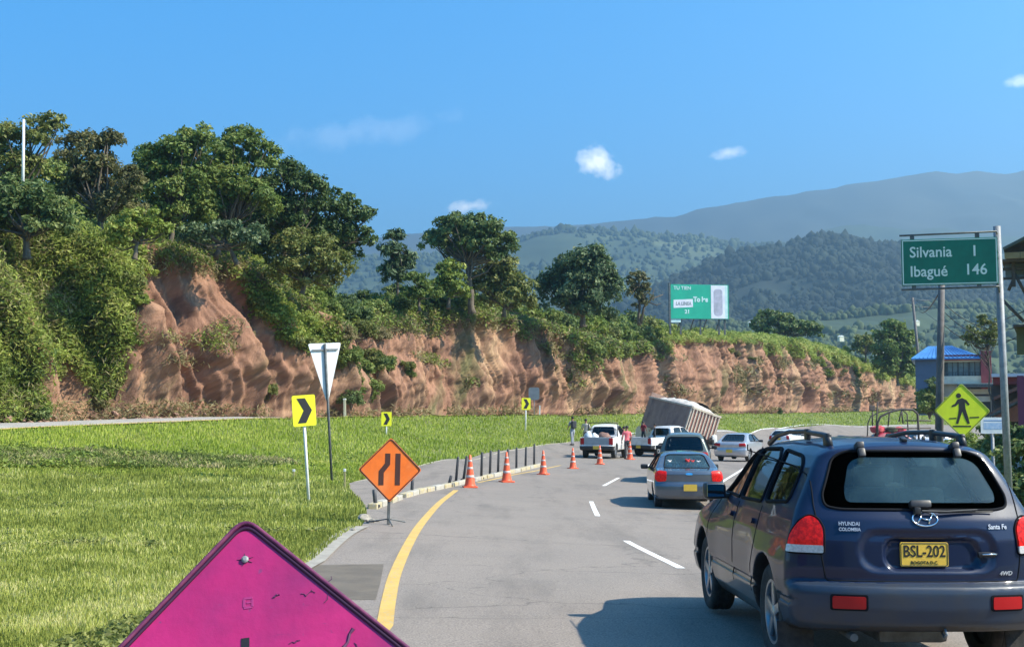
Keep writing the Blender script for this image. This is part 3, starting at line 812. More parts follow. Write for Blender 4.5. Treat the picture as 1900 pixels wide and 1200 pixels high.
foot_pts = [(700, 680), (1000, 640), (1250, 612), (1400, 600), (1500, 590), (1600, 580), (1700, 572), (1800, 566), (1900, 570), (2100, 580), (2700, 660)]
Vf = ridge('valley_slope', foot_pts, 820, 300, m_mid, 8, .014, n=260, m=40, shape=.9, zfoot=-5)

# distant wood: tree-crown lumps standing on those hills
def lump():
    bm = bmesh.new(); bmesh.ops.create_icosphere(bm, subdivisions=1, radius=1)
    co = np.array([v.co[:] for v in bm.verts]); fs = np.array([[v.index for v in f.verts] for f in bm.faces]); bm.free(); return co, fs
LC, LF = lump()
def woods(name, V, n, r0, r1, mat, seed, vmax=.75, ridge_share=.3):
    rg = np.random.default_rng(seed)
    nn, mm = V.shape[0], V.shape[1]
    i = rg.uniform(0, nn - 1.01, n); j = 2 + (mm - 3) * rg.uniform(0, 1, n) ** 1.0 * vmax
    k = rg.random(n) < ridge_share; j[k] = 2 + rg.uniform(0, 1.6, k.sum())
    a, b = i.astype(int), j.astype(int); fa, fb = (i - a)[:, None], (j - b)[:, None]
    Pn = (V[a, b] * (1 - fa) + V[a + 1, b] * fa) * (1 - fb) + (V[a, b + 1] * (1 - fa) + V[a + 1, b + 1] * fa) * fb
    keep = (fbm(Pn[:, 0] * .006, Pn[:, 1] * .006, seed, 4) > (-.22 if 'dark' not in name else -.6)) | k
    Pn = Pn[keep]; n = len(Pn)
    r = rg.uniform(r0, r1, n) * (1 + .6 * (rg.random(n) < .12))
    px_, py_ = proj(Pn); vis = (px_ > 480) & (px_ < 2150); Pn, r = Pn[vis], r[vis]; n = len(Pn)
    co = LC[None] * r[:, None, None]
    ph = rg.uniform(0, 50, n)
    d = 1 + .62 * pnoise(LC[None, :, 0] * 2.4 + ph[:, None], LC[None, :, 1] * 1.8, LC[None, :, 2] * 1.8)
    co = co * d[..., None]; co[..., 2] *= rg.uniform(.8, 1.6, n)[:, None]
    co += Pn[:, None, :]; co[..., 2] += (r * .5)[:, None]
    nf = LF[None] + (np.arange(n) * len(LC))[:, None, None]
    tint = np.repeat(np.clip(.4 + .55 * fbm(Pn[:, 0] * .008, Pn[:, 1] * .008, seed + 2, 3) + rg.normal(0, .13, n), 0, 1), len(LC))
    link(name, mesh_np(name, co.reshape(-1, 3), nf.reshape(-1, 3), mat, tint=tint, smooth=True), kind='stuff')
m_wood = leafmat('distant_tree_green', (.014, .028, .010), (.075, .100, .036), trans=.0, rough=.9)
m_wood_d = leafmat('distant_cloud_shaded_green', (.006, .012, .007), (.018, .028, .014), trans=.0, rough=.9)  # tree colour lowered as well for the painted cloud shadow
woods('distant_wood', Vm, 17000, 1.9, 5.4, m_wood, 3, vmax=.5)
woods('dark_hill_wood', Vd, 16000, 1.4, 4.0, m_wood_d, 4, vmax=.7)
woods('valley_wood', Vf, 9000, .9, 2.6, m_wood, 5, vmax=.95)

# ------------------------------------------------------------------ leaves, bushes, trees
def leaf_quads(c, nrm, size, rg, aspect=1.7):
    """diamond leaves; c (N,3), nrm (N,3) outward, size (N,)"""
    n = len(c)
    nv = nrm + rg.normal(0, .75, (n, 3)); nv /= np.linalg.norm(nv, axis=1)[:, None] + 1e-9
    a = np.cross(nv, rg.normal(0, 1, (n, 3))); a /= np.linalg.norm(a, axis=1)[:, None] + 1e-9
    b = np.cross(nv, a)
    L = size[:, None] * aspect * .5; W = size[:, None] * .5
    fold = nv * size[:, None] * .15
    v = np.stack([c - a * L, c - b * W + fold, c + a * L, c + b * W + fold], 1)
    return v
def leaf_mesh(name, C_, N_, S_, T_, mat, rg, aspect=1.7):
    v = leaf_quads(C_, N_, S_, rg, aspect); n = len(v)
    f = np.arange(n * 4).reshape(n, 4)
    return mesh_np(name, v.reshape(-1, 3), f, mat, smooth=False, tint=np.repeat(T_, 4))
def lobes_leaves(lobes, n, size, rg, clump=.32, fill=.25, up=.35, loose=1.0):
    """lobes: (cx,cy,cz,rx,ry,rz). returns centres, normals, sizes, tints"""
    lobes = np.array(lobes, float); area = (lobes[:, 3] * lobes[:, 5]); pr = area / area.sum()
    C_, N_, T_ = [], [], []
    tips = []
    for li, (cx, cy, cz, rx, ry, rz) in enumerate(lobes):
        nl = int(n * pr[li]); rmin = min(rx, ry, rz)
        nc = max(5, int(26 * (1 + .0 * rmin)))
        d = rg.normal(0, 1, (nc, 3)); d /= np.linalg.norm(d, axis=1)[:, None]
        d[:, 2] = np.where(d[:, 2] < -.55, -d[:, 2], d[:, 2])
        rad = np.where(rg.random(nc) < fill, rg.uniform(.1, .7, nc), rg.uniform(.68, 1.02, nc))
        cc = np.array([cx, cy, cz]) + d * rad[:, None] * np.array([rx, ry, rz])
        cr = rmin * clump * rg.uniform(.6, 1.35, nc)
        tips += [tuple(q) for q in cc[:8]]
        w = cr ** 2; w /= w.sum()
        k = rg.choice(nc, nl, p=w)
        e = rg.normal(0, 1, (nl, 3)); e /= np.linalg.norm(e, axis=1)[:, None]
        e[:, 2] = np.where((e[:, 2] < 0) & (rg.random(nl) < .55), -e[:, 2], e[:, 2])
        q = rg.uniform(.45, 1.08, nl) ** .6
        sc_ = cr[k][:, None] * np.array([1.15, 1.15, .8])
        p = cc[k] + e * q[:, None] * sc_ + rg.normal(0, 1, (nl, 3)) * rmin * .05 * loose
        C_.append(p); nn = e * .6 + d[k] * .5; nn[:, 2] += up; N_.append(nn)
        ct = rg.uniform(0, 1, nc)
        T_.append(np.clip(ct[k] * .45 + rg.uniform(0, .55, nl), 0, 1))
    C_, N_, T_ = np.concatenate(C_), np.concatenate(N_), np.concatenate(T_)
    S_ = size * (.45 + 1.25 * rg.random(len(C_)) ** 1.6)
    return C_, N_, S_, T_, tips
LM = {
 'fresh': leafmat('fresh_leaves', (.075, .125, .020), (.26, .32, .05), (.38, .38, .09)),
 'mid': leafmat('mid_leaves', (.060, .105, .022), (.195, .255, .050), (.32, .34, .09)),
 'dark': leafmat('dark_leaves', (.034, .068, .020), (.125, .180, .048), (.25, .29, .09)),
 'blue': leafmat('bluish_leaves', (.032, .065, .030), (.12, .175, .070), (.26, .31, .15)),
 'brown': leafmat('dry_vine_leaves', (.060, .065, .025), (.19, .18, .060), (.27, .23, .09)),
 'olive': leafmat('olive_leaves', (.070, .095, .022), (.23, .25, .06), (.34, .32, .11)),
 'lime': leafmat('lime_grass_leaves', (.12, .17, .030), (.33, .39, .065), (.46, .46, .13)),
 'dry': leafmat('dry_grass_leaves', (.12, .10, .04), (.30, .25, .11), (.38, .32, .17)),
}
m_bark = pm('bark', (.10, .075, .05), (.16, .13, .095), scale=6, rough=.95, bump=.8, bscale=25, stretch=(1, 1, .25))
m_barkg = pm('pale_bark', (.20, .18, .15), (.12, .10, .08), scale=5, rough=.95, bump=.6, bscale=25, stretch=(1, 1, .25))
def branchy(root, forks, tips, r0, rg, mat, parent, name='trunk'):
    """trunk from root through forks, then limbs to clump tips"""
    mb = MB(); root = Vector(root); pts = [root] + [Vector(f) for f in forks]
    path = []
    for a, b in zip(pts[:-1], pts[1:]):
        for j in range(5):
            q = a.lerp(b, j / 5); q += Vector(rg.normal(0, 1, 3)) * (b - a).length * .02; path.append(q)
    path.append(pts[-1]); n = len(path)
    rad = [r0 * (1 - .55 * i / (n - 1)) * (1.35 if i == 0 else 1) for i in range(n)]
    mb.tube(path, rad, 8)
    end = pts[-1]
    for t in tips:
        t = Vector(t); s = end if rg.random() < .6 else path[int(n * rg.uniform(.55, .95)) - 1]
        mid = s.lerp(t, .5) + Vector((0, 0, -1)) * (t - s).length * .08 + Vector(rg.normal(0, 1, 3)) * (t - s).length * .06
        q = [s.lerp(mid, .5), mid, mid.lerp(t, .5), t]
        mb.tube([s] + q, [r0 * .42, r0 * .33, r0 * .25, r0 * .15, r0 * .06], 5)
    return mb.build(name, mat, parent, smooth=True)
def tree(label, Y, base_px, lobes_px, leaf, dens=1.0, size_px=5.0, forks_px=None, r_px=6, group='trees along the top of the cut bank', cat='tree', name='tree', thin=.75, clump=.32, fill=.25, base=None, bark=None, seed=None, nt=None, tipn=6, aspect=1.7):
    rg = np.random.default_rng(seed if seed is not None else int(abs(base_px[0]) * 7 + base_px[1]))
    b = Vector(base) if base is not None else P(base_px[0], base_px[1], Y)
    root = empty(name, b, label=label, cat=cat, group=group)
    k = 1.0 / ppm(Y); lobes = []; size_px *= .80
    for i, L_ in enumerate(lobes_px):
        px, py, rx, ry = L_[:4]; off = L_[4] if len(L_) > 4 else rg.uniform(-.35, .35) * rx * k
        c = P(px, py, Y + off)
        lobes.append((c.x - b.x, c.y - b.y, c.z - b.z, rx * k, rx * k * thin, ry * k))
    A = sum(l[2] * l[3] for l in lobes_px) * math.pi
    n = int(A * dens * 5.2 / (size_px ** 2) * 1.45)
    C_, N_, S_, T_, tips = lobes_leaves(lobes, n, size_px * k, rg, clump=clump, fill=fill, loose=1.7)
    link('crown', leaf_mesh('crown', C_, N_, S_, T_, LM[leaf], rg, aspect), root)
    forks = [P(*f, Y) - b for f in (forks_px or [])]
    if not forks:
        cx = sum(l[0] for l in lobes) / len(lobes); cz = min(l[2] - l[5] * .3 for l in lobes); forks = [(cx * .5, 0, max(cz * .6, .3)), (cx, sum(l[1] for l in lobes) / len(lobes), max(cz, .5))]
    tp = []
    for l in lobes: tp.append(l[:3])
    for i in rg.permutation(len(tips))[:tipn * len(lobes)]: tp.append(tips[i])
    branchy((0, 0, -.3), forks, tp, r_px * k, rg, bark or m_bark, root)
    return root
# --- trees of the left hill
tree('dense dark tree behind the far left skyline trees', 68, (110, 470), [(110, 330, 60, 40), (60, 345, 60, 40), (130, 380, 60, 44), (40, 395, 60, 40), (175, 400, 50, 40), (235, 350, 34, 34), (-40, 360, 60, 50)], 'mid', .95, 5.5, r_px=6)
tree('dense bluish tree filling the gap behind the vine-draped tree', 70, (270, 470), [(255, 380, 44, 44), (300, 420, 50, 36), (225, 410, 44, 34), (270, 330, 30, 34)], 'blue', .95, 5.5, r_px=6)
tree('broad dark tree behind the two tall rounded trees', 72, (420, 470), [(360, 400, 56, 44), (430, 410, 56, 40), (400, 350, 44, 40), (480, 420, 50, 36), (330, 430, 44, 30)], 'dark', .95, 5.5, r_px=6)
tree('broad tree behind the dark spreading tree', 73, (540, 500), [(530, 430, 50, 40), (580, 440, 46, 36), (500, 460, 46, 34), (620, 455, 40, 28)], 'mid', .95, 5.5, r_px=5)
tree('pale green loose tree at the far left skyline beside the white pole', 60, (30, 440), [(10, 275, 50, 48), (70, 250, 42, 36), (98, 232, 26, 26), (-60, 280, 70, 50), (40, 320, 40, 34)], 'olive', .72, 5, r_px=6)
tree('brownish vine-draped tree with a leaning top behind the white pole', 57, (185, 450), [(155, 285, 52, 42), (205, 262, 28, 20), (190, 335, 58, 48), (215, 385, 62, 46), (150, 345, 40, 40), (238, 345, 30, 36)], 'brown', 1.0, 5, r_px=8)
tree('dark dense tree low at the left edge below the skyline trees', 52, (50, 470), [(30, 375, 58, 42), (80, 385, 50, 38), (0, 400, 50, 40), (95, 420, 44, 34)], 'dark', 1.1, 5.5, r_px=8)
tree('tall dark green tree right of the vine-draped tree', 62, (312, 458), [(285, 305, 40, 38), (335, 290, 52, 40), (372, 268, 44, 30), (305, 350, 50, 44), (350, 340, 48, 44), (345, 390, 56, 38), (300, 395, 36, 32)], 'mid', 1.0, 5, r_px=6, tipn=8)
tree('tall tree with the rounded top at the centre of the left wood', 64, (400, 468), [(405, 300, 44, 40), (448, 268, 46, 30), (480, 300, 42, 38), (430, 350, 58, 48), (395, 400, 44, 36), (475, 370, 46, 44)], 'mid', 1.0, 5, r_px=6, tipn=8)
tree('dark spreading tree at the right of the left wood', 66, (520, 500), [(530, 330, 40, 34), (568, 352, 38, 32), (520, 375, 54, 44), (585, 345, 24, 22), (565, 400, 50, 36), (500, 415, 40, 36)], 'dark', 1.0, 5, r_px=6, tipn=8)
tree('tree with long drooping limbs reaching out over the gap', 68, (590, 520), [(620, 385, 44, 30), (655, 402, 40, 24), (685, 400, 26, 17), (600, 430, 46, 32), (650, 440, 40, 24), (676, 445, 22, 22), (640, 478, 38, 26)], 'dark', .72, 5, forks_px=[(596, 470), (608, 430)], r_px=5, tipn=9)
tree('lighter bushy tree under the drooping limbs', 64, (560, 535), [(545, 455, 40, 32), (580, 475, 44, 36), (620, 495, 36, 28), (535, 500, 40, 30), (590, 520, 42, 26)], 'olive', 1.0, 5, r_px=5)
tree('leafy tree with visible trunks below the tall wood', 60, (440, 480), [(415, 435, 44, 26), (470, 445, 40, 26), (365, 438, 34, 22)], 'blue', .9, 5, r_px=5)
tree('low tree between the vine-draped tree and the bare earth', 54, (250, 470), [(255, 415, 40, 28), (225, 440, 38, 26), (290, 430, 30, 22)], 'fresh', 1.0, 5, r_px=5)
tree('feathery bluish bamboo standing alone in the gap', 84, (738, 560), [(732, 440, 24, 16), (728, 468, 26, 18), (745, 490, 30, 18), (735, 515, 30, 18), (760, 480, 16, 14), (722, 500, 22, 14)], 'blue', .62, 4.4, forks_px=[(738, 500), (733, 450)], r_px=3, fill=.5, tipn=8, aspect=3.0)
umb = [(868, 428, 70, 26), (830, 440, 36, 22), (905, 438, 44, 26), (870, 410, 52, 13), (808, 452, 32, 17), (932, 456, 28, 22), (885, 462, 44, 18), (845, 465, 30, 14), (920, 478, 26, 12)]
tree('flat-topped umbrella-shaped tree with a forked trunk', 88, (876, 575), umb, 'dark', 1.15, 4.6, forks_px=[(874, 540), (868, 500), (866, 486)], r_px=6.5, clump=.42, tipn=7)
tree('light green tree left of the umbrella-shaped tree', 86, (832, 565), [(830, 512, 30, 28), (825, 535, 34, 24), (852, 540, 20, 18)], 'fresh', 1.0, 4.6, r_px=4)
tree('wide olive tree under the right side of the umbrella-shaped tree', 90, (935, 580), [(925, 508, 42, 30), (900, 530, 36, 30), (955, 535, 36, 30), (930, 550, 50, 26), (975, 562, 26, 18)], 'olive', 1.1, 4.6, r_px=4)
tree('small tree between the bamboo and the umbrella-shaped tree', 82, (778, 570), [(775, 525, 26, 18), (790, 545, 32, 18), (765, 548, 26, 16)], 'mid', 1.0, 4.6, r_px=3)
tree('round dark glossy tree left of the green billboard', 98, (1082, 600), [(1085, 488, 44, 30), (1058, 505, 36, 28), (1112, 508, 40, 32), (1035, 535, 40, 34), (1080, 540, 46, 36), (1125, 540, 34, 34), (1050, 565, 44, 24), (1100, 572, 44, 22)], 'blue', 1.25, 5.4, r_px=6, clump=.36)
tree('thin half-bare tree with a twig arm pointing at the billboard', 104, (1186, 596), [(1185, 515, 18, 14), (1178, 540, 22, 18), (1192, 560, 20, 18), (1170, 522, 12, 12), (1200, 535, 10, 12)], 'brown', .6, 4.2, forks_px=[(1187, 560), (1186, 530)], r_px=3, fill=.5)
tw = empty('bare_branch', P(1189, 596, 104), label='bare dead branch leaning right between the thin tree and the billboard', cat='dead branch')
k_ = 1 / ppm(104)
MB().tube([Vector((0, 0, -.2)), Vector((6, 0, 26)) * k_, Vector((20, 0, 42)) * k_, Vector((42, 0, 50)) * k_], [3 * k_, 2.2 * k_, 1.6 * k_, .6 * k_], 6).tube([Vector((14, 0, 36)) * k_, Vector((30, 0, 30)) * k_, Vector((38, 0, 34)) * k_], [1.2 * k_, 1 * k_, .4 * k_], 5).tube([Vector((20, 0, 42)) * k_, Vector((26, 0, 60)) * k_], [1.1 * k_, .4 * k_], 5).build('branch', m_bark, tw, smooth=True)
tree('dark spreading tree behind the bank right of the billboard', 172, (1446, 650), [(1430, 592, 30, 16), (1462, 598, 34, 18), (1412, 606, 22, 14), (1490, 610, 32, 15), (1450, 615, 44, 14), (1512, 618, 14, 12)], 'dark', 1.1, 4, r_px=3)
tree('small olive tree on the skyline left of the tree by the blue roof', 176, (1606, 668), [(1605, 635, 20, 14), (1596, 648, 18, 12), (1618, 650, 16, 12)], 'olive', 1.0, 4, r_px=2)
tree('tree with reddish top at the low end of the bank by the blue roof', 168, (1666, 712), [(1662, 612, 26, 18), (1645, 632, 26, 20), (1680, 640, 24, 26), (1660, 660, 36, 24), (1690, 672, 20, 22), (1640, 675, 26, 18), (1668, 690, 34, 16)], 'mid', 1.15, 4.2, r_px=3)
tree('thin light green tree in front of the building with the red pillar', 74, (1838, 735), [(1825, 600, 16, 18), (1840, 622, 26, 14), (1808, 618, 22, 14), (1850, 605, 14, 14), (1825, 635, 34, 12), (1795, 628, 14, 8)], 'olive', .62, 4.2, forks_px=[(1836, 690), (1832, 650)], r_px=2.0, fill=.5, group='roadside trees', base=stand(1838, 74))

# --- shrubs
BUSH = []
def bush_mesh(seed, leaf, lob, n, size, aspect=1.7):
    rg = np.random.default_rng(seed)
    C_, N_, S_, T_, _ = lobes_leaves(lob, n, size, rg, clump=.42, fill=.35)
    C_[:, 2] = np.maximum(C_[:, 2], .0)
    return leaf_mesh('foliage', C_, N_, S_, T_, LM[leaf], rg, aspect)
lobsets = [[(0, 0, .55, .9, .8, .6), (.6, .1, .4, .6, .6, .45), (-.6, 0, .4, .55, .6, .42)],
           [(0, 0, .7, .7, .7, .75), (.45, 0, .45, .6, .5, .5)],
           [(0, 0, .45, 1.1, .8, .45), (.7, 0, .35, .6, .6, .35), (-.7, .1, .5, .5, .5, .5)],
           [(0, 0, .9, .55, .55, .9), (.3, 0, .5, .7, .6, .5), (-.4, 0, .4, .5, .5, .4)]]
for leaf, sd in (('fresh', 1), ('mid', 2), ('dark', 3), ('olive', 4), ('brown', 5), ('dry', 6), ('lime', 7)):
    BUSH.append((leaf, [bush_mesh(sd * 10 + i, leaf, lobsets[i], 2900, .092 if leaf != 'dry' else .06, 1.7 if leaf != 'dry' else 4) for i in range(4)]))
BUSH = dict(BUSH)
bush_stems = MB()
for k in range(6):
    a = k * 1.05; bush_stems.tube([(0, 0, -.3), (math.cos(a) * .2, math.sin(a) * .2, .3), (math.cos(a) * .5, math.sin(a) * .45, .8)], [.035, .025, .01], 5)
stem_me = bush_stems.build('stem', m_bark, None, smooth=True); stem_mesh = stem_me.data; bpy.data.objects.remove(stem_me)
shrub_n = 0
LOOK = {'lime': 'yellowish green', 'fresh': 'bright green', 'mid': 'mid green', 'dark': 'dark green', 'olive': 'olive', 'brown': 'brownish', 'dry': 'straw-dry'}
SHR = []
def shrub(loc, s, leaf, label=None, group='shrubs on the cut bank', sq=1.0, cat='shrub', name='shrub', embed=.1):
    global shrub_n
    me = BUSH[leaf][shrub_n % 4]; shrub_n += 1
    root = empty(name, (loc[0], loc[1], loc[2] - embed * s), (0, 0, random.uniform(0, 6.28)), label=label or f'{LOOK[leaf]} shrub growing on the earth bank', cat=cat, group=group)
    root.scale = (s, s, s * sq); SHR.append((root, leaf, tuple(float(q) for q in proj(np.array(loc)))))
    link('foliage', me, root); link('stem', stem_mesh, root)
    return root
# lip shrubs: (px, size in photo px radius, leaf)
lip = [(265, 34, 'olive'), (300, 26, 'fresh'), (345, 26, 'olive'), (385, 24, 'fresh'), (425, 26, 'olive'), (455, 30, 'fresh'), (490, 34, 'mid'), (525, 36, 'olive'), (560, 34, 'fresh'), (595, 36, 'mid'), (630, 34, 'dark'), (660, 36, 'dark'), (692, 34, 'mid'), (722, 34, 'dark'), (750, 32, 'fresh'), (780, 30, 'dark'),
       (805, 32, 'dark'), (835, 30, 'mid'), (862, 26, 'fresh'), (888, 22, 'olive'), (912, 26, 'mid'), (945, 24, 'fresh'), (975, 26, 'fresh'), (1005, 24, 'mid'), (1032, 26, 'dark'), (1058, 30, 'mid'), (1082, 34, 'fresh'), (1110, 36, 'olive'), (1140, 36, 'mid'), (1168, 36, 'dark'), (1192, 30, 'olive'), (1212, 22, 'fresh'), (1285, 10, 'mid'), (1560, 12, 'fresh'), (1600, 12, 'mid'), (1630, 12, 'fresh'), (1698, 14, 'mid'), (1712, 14, 'fresh')]
for i, (px, rp, lf) in enumerate(lip):
    for q in range(2):
        pos = lip_at(px + q * 9 - 4, .9 + q * 2.6); Yd = pos.y
        near = 'under the umbrella-shaped tree' if 800 < px < 960 else 'left of the billboard' if px > 1000 and px < 1240 else 'near the blue roof' if px > 1500 else 'below the left wood' if px < 700 else 'in the gap by the bamboo' if px < 800 else 'on the open lip'
        shrub(pos, rp / ppm(Yd) * random.uniform(.85, 1.1), lf, f'{LOOK[lf]} shrub on the lip of the cut bank {near}', 'shrubs along the lip of the bank', embed=.15)
# planted regions on the face: polygon in photo pixels, spacing px, radius px, leaf mix
random.seed(77)
regions = [([(0, 420), (150, 440), (255, 455), (258, 520), (246, 560), (215, 600), (150, 560), (60, 600), (0, 560)], 34, 30, ['lime', 'olive', 'fresh', 'lime', 'mid', 'fresh'], 'on the overgrown left slope above the road'),
           ([(0, 560), (60, 600), (150, 560), (245, 580), (240, 660), (225, 720), (190, 760), (160, 700), (110, 660), (95, 700), (60, 720), (0, 640)], 32, 27, ['olive', 'brown', 'lime', 'olive', 'fresh', 'lime'], 'on the lower part of the overgrown left slope'),
           ([(0, 650), (75, 690), (88, 770), (40, 790), (0, 792)], 26, 26, ['fresh', 'mid', 'dark', 'fresh'], 'at the foot of the slope at the left edge'),
           ([(420, 500), (480, 520), (560, 590), (625, 600), (640, 640), (570, 655), (520, 625), (470, 570)], 28, 27, ['lime', 'olive', 'lime', 'fresh'], 'on the diagonal green band above the white triangle sign'),
           ([(560, 610), (640, 600), (720, 620), (690, 650), (600, 650)], 30, 20, ['olive', 'dry', 'dark'], 'on the dry scree above the white triangle sign'),
           ([(632, 665), (700, 652), (722, 680), (700, 730), (655, 752), (634, 720)], 22, 24, ['olive', 'mid', 'dark'], 'in the thicket behind the white triangle sign'),
           ([(705, 655), (745, 660), (780, 690), (760, 705), (715, 690)], 24, 18, ['mid', 'olive'], 'right of the thicket behind the white triangle sign'),
           ([(1040, 615), (1120, 640), (1200, 630), (1205, 655), (1150, 665), (1060, 640)], 26, 24, ['mid', 'dark', 'olive'], 'hanging over the bank left of the billboard'),
           ([(460, 700), (520, 715), (500, 750), (455, 735)], 26, 15, ['olive', 'dry'], 'sparse on the bare earth left of the yellow arrow sign'),
           ([(1480, 655), (1560, 672), (1600, 700), (1560, 705), (1500, 680)], 22, 11, ['olive', 'fresh'], 'on the low right end of the bank'),
           ([(1340, 640), (1400, 650), (1420, 680), (1370, 670)], 26, 9, ['olive', 'dry'], 'on the bank behind the tipper truck'),
           ([(1010, 640), (1040, 680), (1080, 720), (1050, 720), (1015, 680)], 24, 10, ['olive', 'dry'], 'on the eroded bank behind the standing people')]
for poly, sp, rp, leaves, where in regions:
    xs = [p[0] for p in poly]; ys = [p[1] for p in poly]; j = 0
    for gx in np.arange(min(xs), max(xs), sp):
        for gy in np.arange(min(ys), max(ys), sp * .8):
            x, y = gx + random.uniform(-.4, .4) * sp, gy + random.uniform(-.4, .4) * sp
            if not bool(inpoly(x, y, poly)): continue
            p = bank_at(x, y + rp * .35); lf = leaves[j % len(leaves)]; j += 1
            shrub(p, rp / ppm(p.y) * random.uniform(.75, 1.2), lf, f'{LOOK[lf]} shrub {where}', 'shrubs on the face of the bank', embed=.35)
# loose foliage between the shrubs: leaf-size faces spread over planted zones of the bank (uncountable)
def cover(name, Vs, mask, n, size, leafname, seed, lift=.25, aspect=1.8, hmul=1.0):
    rg = np.random.default_rng(seed)
    ids = np.nonzero(mask)[0]
    if len(ids) == 0: return
    k = rg.choice(ids, n)
    c = Vs[k] + rg.normal(0, .22, (n, 3)) * np.array([1, 1, .6]); c[:, 1] -= rg.uniform(0, lift, n); c[:, 2] += rg.uniform(0, lift, n) * hmul
    N_ = np.tile([0, -.6, .8], (n, 1)); T_ = np.clip(.5 + .6 * fbm(c[:, 0] * .7, c[:, 2] * .7 + c[:, 1] * .3, seed, 2) + rg.normal(0, .18, n), 0, 1)
    link(name, leaf_mesh(name, c, N_, size * rg.uniform(.6, 1.4, n) * (c[:, 1] / 60), T_, LM[leafname], rg, aspect), kind='stuff')
zone = np.zeros(len(cpx_), bool)
for poly, *_r in regions[:3]: zone |= inpoly(cpx_, cpy_, poly)
zone |= (cpx_ < 5) & (cpx_ > -500)
cover('undergrowth', CVf, zone, 60000, .11, 'fresh', 21, .55)
cover('slope_grass', CVf, zone, 80000, .050, 'lime', 28, .9, 7.0)
cover('dry_slope_grass', CVf, zone & (fbm(CVf[:, 0] * .3, CVf[:, 2] * .3, 3.3, 2) > .05), 30000, .045, 'dry', 29, .9, 7.0)
cover('slope_weeds', CVf, zone, 36000, .10, 'olive', 27, .7, 2.6)
z2 = inpoly(cpx_, cpy_, regions[3][0]) | inpoly(cpx_, cpy_, regions[7][0])
cover('creeping_foliage', CVf, z2, 16000, .10, 'fresh', 22, .35)
nz_ = fbm(CVf[:, 0] * .25, CVf[:, 2] * .5, 7.7, 3)
TTf = TT.reshape(-1)
z3 = ((TTf > .80) & (nz_ > -.30)) | ((nz_ > .42) & (TTf > .25)) | ((TTf < .10) & (nz_ > -.1))
z3 &= (cpx_ > 60) & ~((cpx_ > 1235) & (TTf > .7))
cover('dry_scrub', CVf, z3, 42000, .055, 'dry', 23, .30, 5.0)
z4 = ((TTf > .86) & (nz_ > -.45)) | ((nz_ > .55) & (TTf > .3))
z4 &= (cpx_ > 60) & (cpx_ < 1235)
cover('bank_weeds', CVf, z4, 30000, .075, 'fresh', 24, .35, 2.4)
z5 = (hpx_ > 1150) & (hpx_ < 1760)
d5 = np.hypot(HVf[:, 0], HVf[:, 1]);
z5 &= np.tile(np.arange(NB) < 9, NS)
cover('lip_grass', HVf, z5, 50000, .034, 'lime', 25, .22, 6.0)
cover('bank_edge_grass', CVf, (cpx_ > 1225) & (cpx_ < 1800) & (TTf > .88 - .12 * (fbm(CVf[:, 0] * .2, CVf[:, 1] * .1, 4.4, 3) > .1)), 40000, .034, 'lime', 31, .22, 6.0)
z6 = (np.tile(np.arange(NB) < 15, NS)) & (hpx_ < 1260)
cover('hilltop_scrub', HVf, z6, 36000, .12, 'mid', 26, .9)

# ------------------------------------------------------------------ grass blades
def grass(name, n, poly, seed, hgt, wid, mat, tintf, px_w=None, lean=.5):
    rg = np.random.default_rng(seed)
    xs = [p[0] for p in poly]; ys = [p[1] for p in poly]
    px = rg.uniform(min(xs), max(xs), n); py = rg.uniform(min(ys), max(ys), n)
    m = inpoly(px, py, poly); px, py = px[m], py[m]
    X_, Y_ = ground_np(px, py)
    ok = ~np.isnan(Y_); X_, Y_ = X_[ok], Y_[ok]
    ok = ~inpoly(X_, Y_, road_poly) & (Y_ < Yedge_u(X_ / Y_) - .15)
    X_, Y_ = X_[ok], Y_[ok]
    X_ += rg.normal(0, .12, len(X_)) * 0; n = len(X_)
    Z_ = H(X_, Y_)
    h = hgt * rg.uniform(.45, 1.25, n) * (1 + .35 * fbm(X_ * .5, Y_ * .5, seed, 2)) * (1 + Y_ / 90)
    w = wid * (1 + Y_ / 9)
    a = rg.uniform(0, 2 * math.pi, n); dxy = np.column_stack([np.cos(a), np.sin(a)]); l = rg.uniform(0, 1, n) * lean * h
    b = rg.uniform(0, 2 * math.pi, n); s = np.column_stack([np.cos(b), np.sin(b)]) * w[:, None] * .5
    z0 = np.zeros(n)
    root = np.column_stack([X_, Y_, Z_ - .05]); mid = root + np.column_stack([dxy * (l * .35)[:, None], h * .6 + .05]); tip = root + np.column_stack([dxy * l[:, None], h + .05])
    S3 = np.column_stack([s, z0])
    v = np.stack([root - S3, root + S3, mid + S3 * .7, mid - S3 * .7, tip], 1)
    base = (np.arange(n) * 5)[:, None]
    f = [base + np.array([[0, 1, 2, 3]]), None]
    quads = base + np.array([[0, 1, 2, 3]]); tris = base + np.array([[3, 2, 4]])
    me = bpy.data.meshes.new(name); vv = v.reshape(-1, 3).astype(np.float32)
    me.vertices.add(len(vv)); me.vertices.foreach_set('co', vv.ravel())
    lv = np.concatenate([quads.ravel(), tris.ravel()]).astype(np.int32)
    me.loops.add(len(lv)); me.loops.foreach_set('vertex_index', lv); me.polygons.add(2 * n)
    me.polygons.foreach_set('loop_start', np.concatenate([np.arange(0, 4 * n, 4), 4 * n + np.arange(0, 3 * n, 3)]).astype(np.int32))
    me.update(calc_edges=True)
    t = np.clip(tintf(X_, Y_) + rg.normal(0, .25, n), 0, 1)
    at = me.attributes.new('tint', 'FLOAT', 'POINT'); at.data.foreach_set('value', np.repeat(t, 5).astype(np.float32))
    me.materials.append(mat)
    return link(name, me, kind='stuff')
m_grass = leafmat('grass_blades', (.17, .20, .030), (.40, .43, .090), (.62, .58, .24), trans=.30, rough=.6)
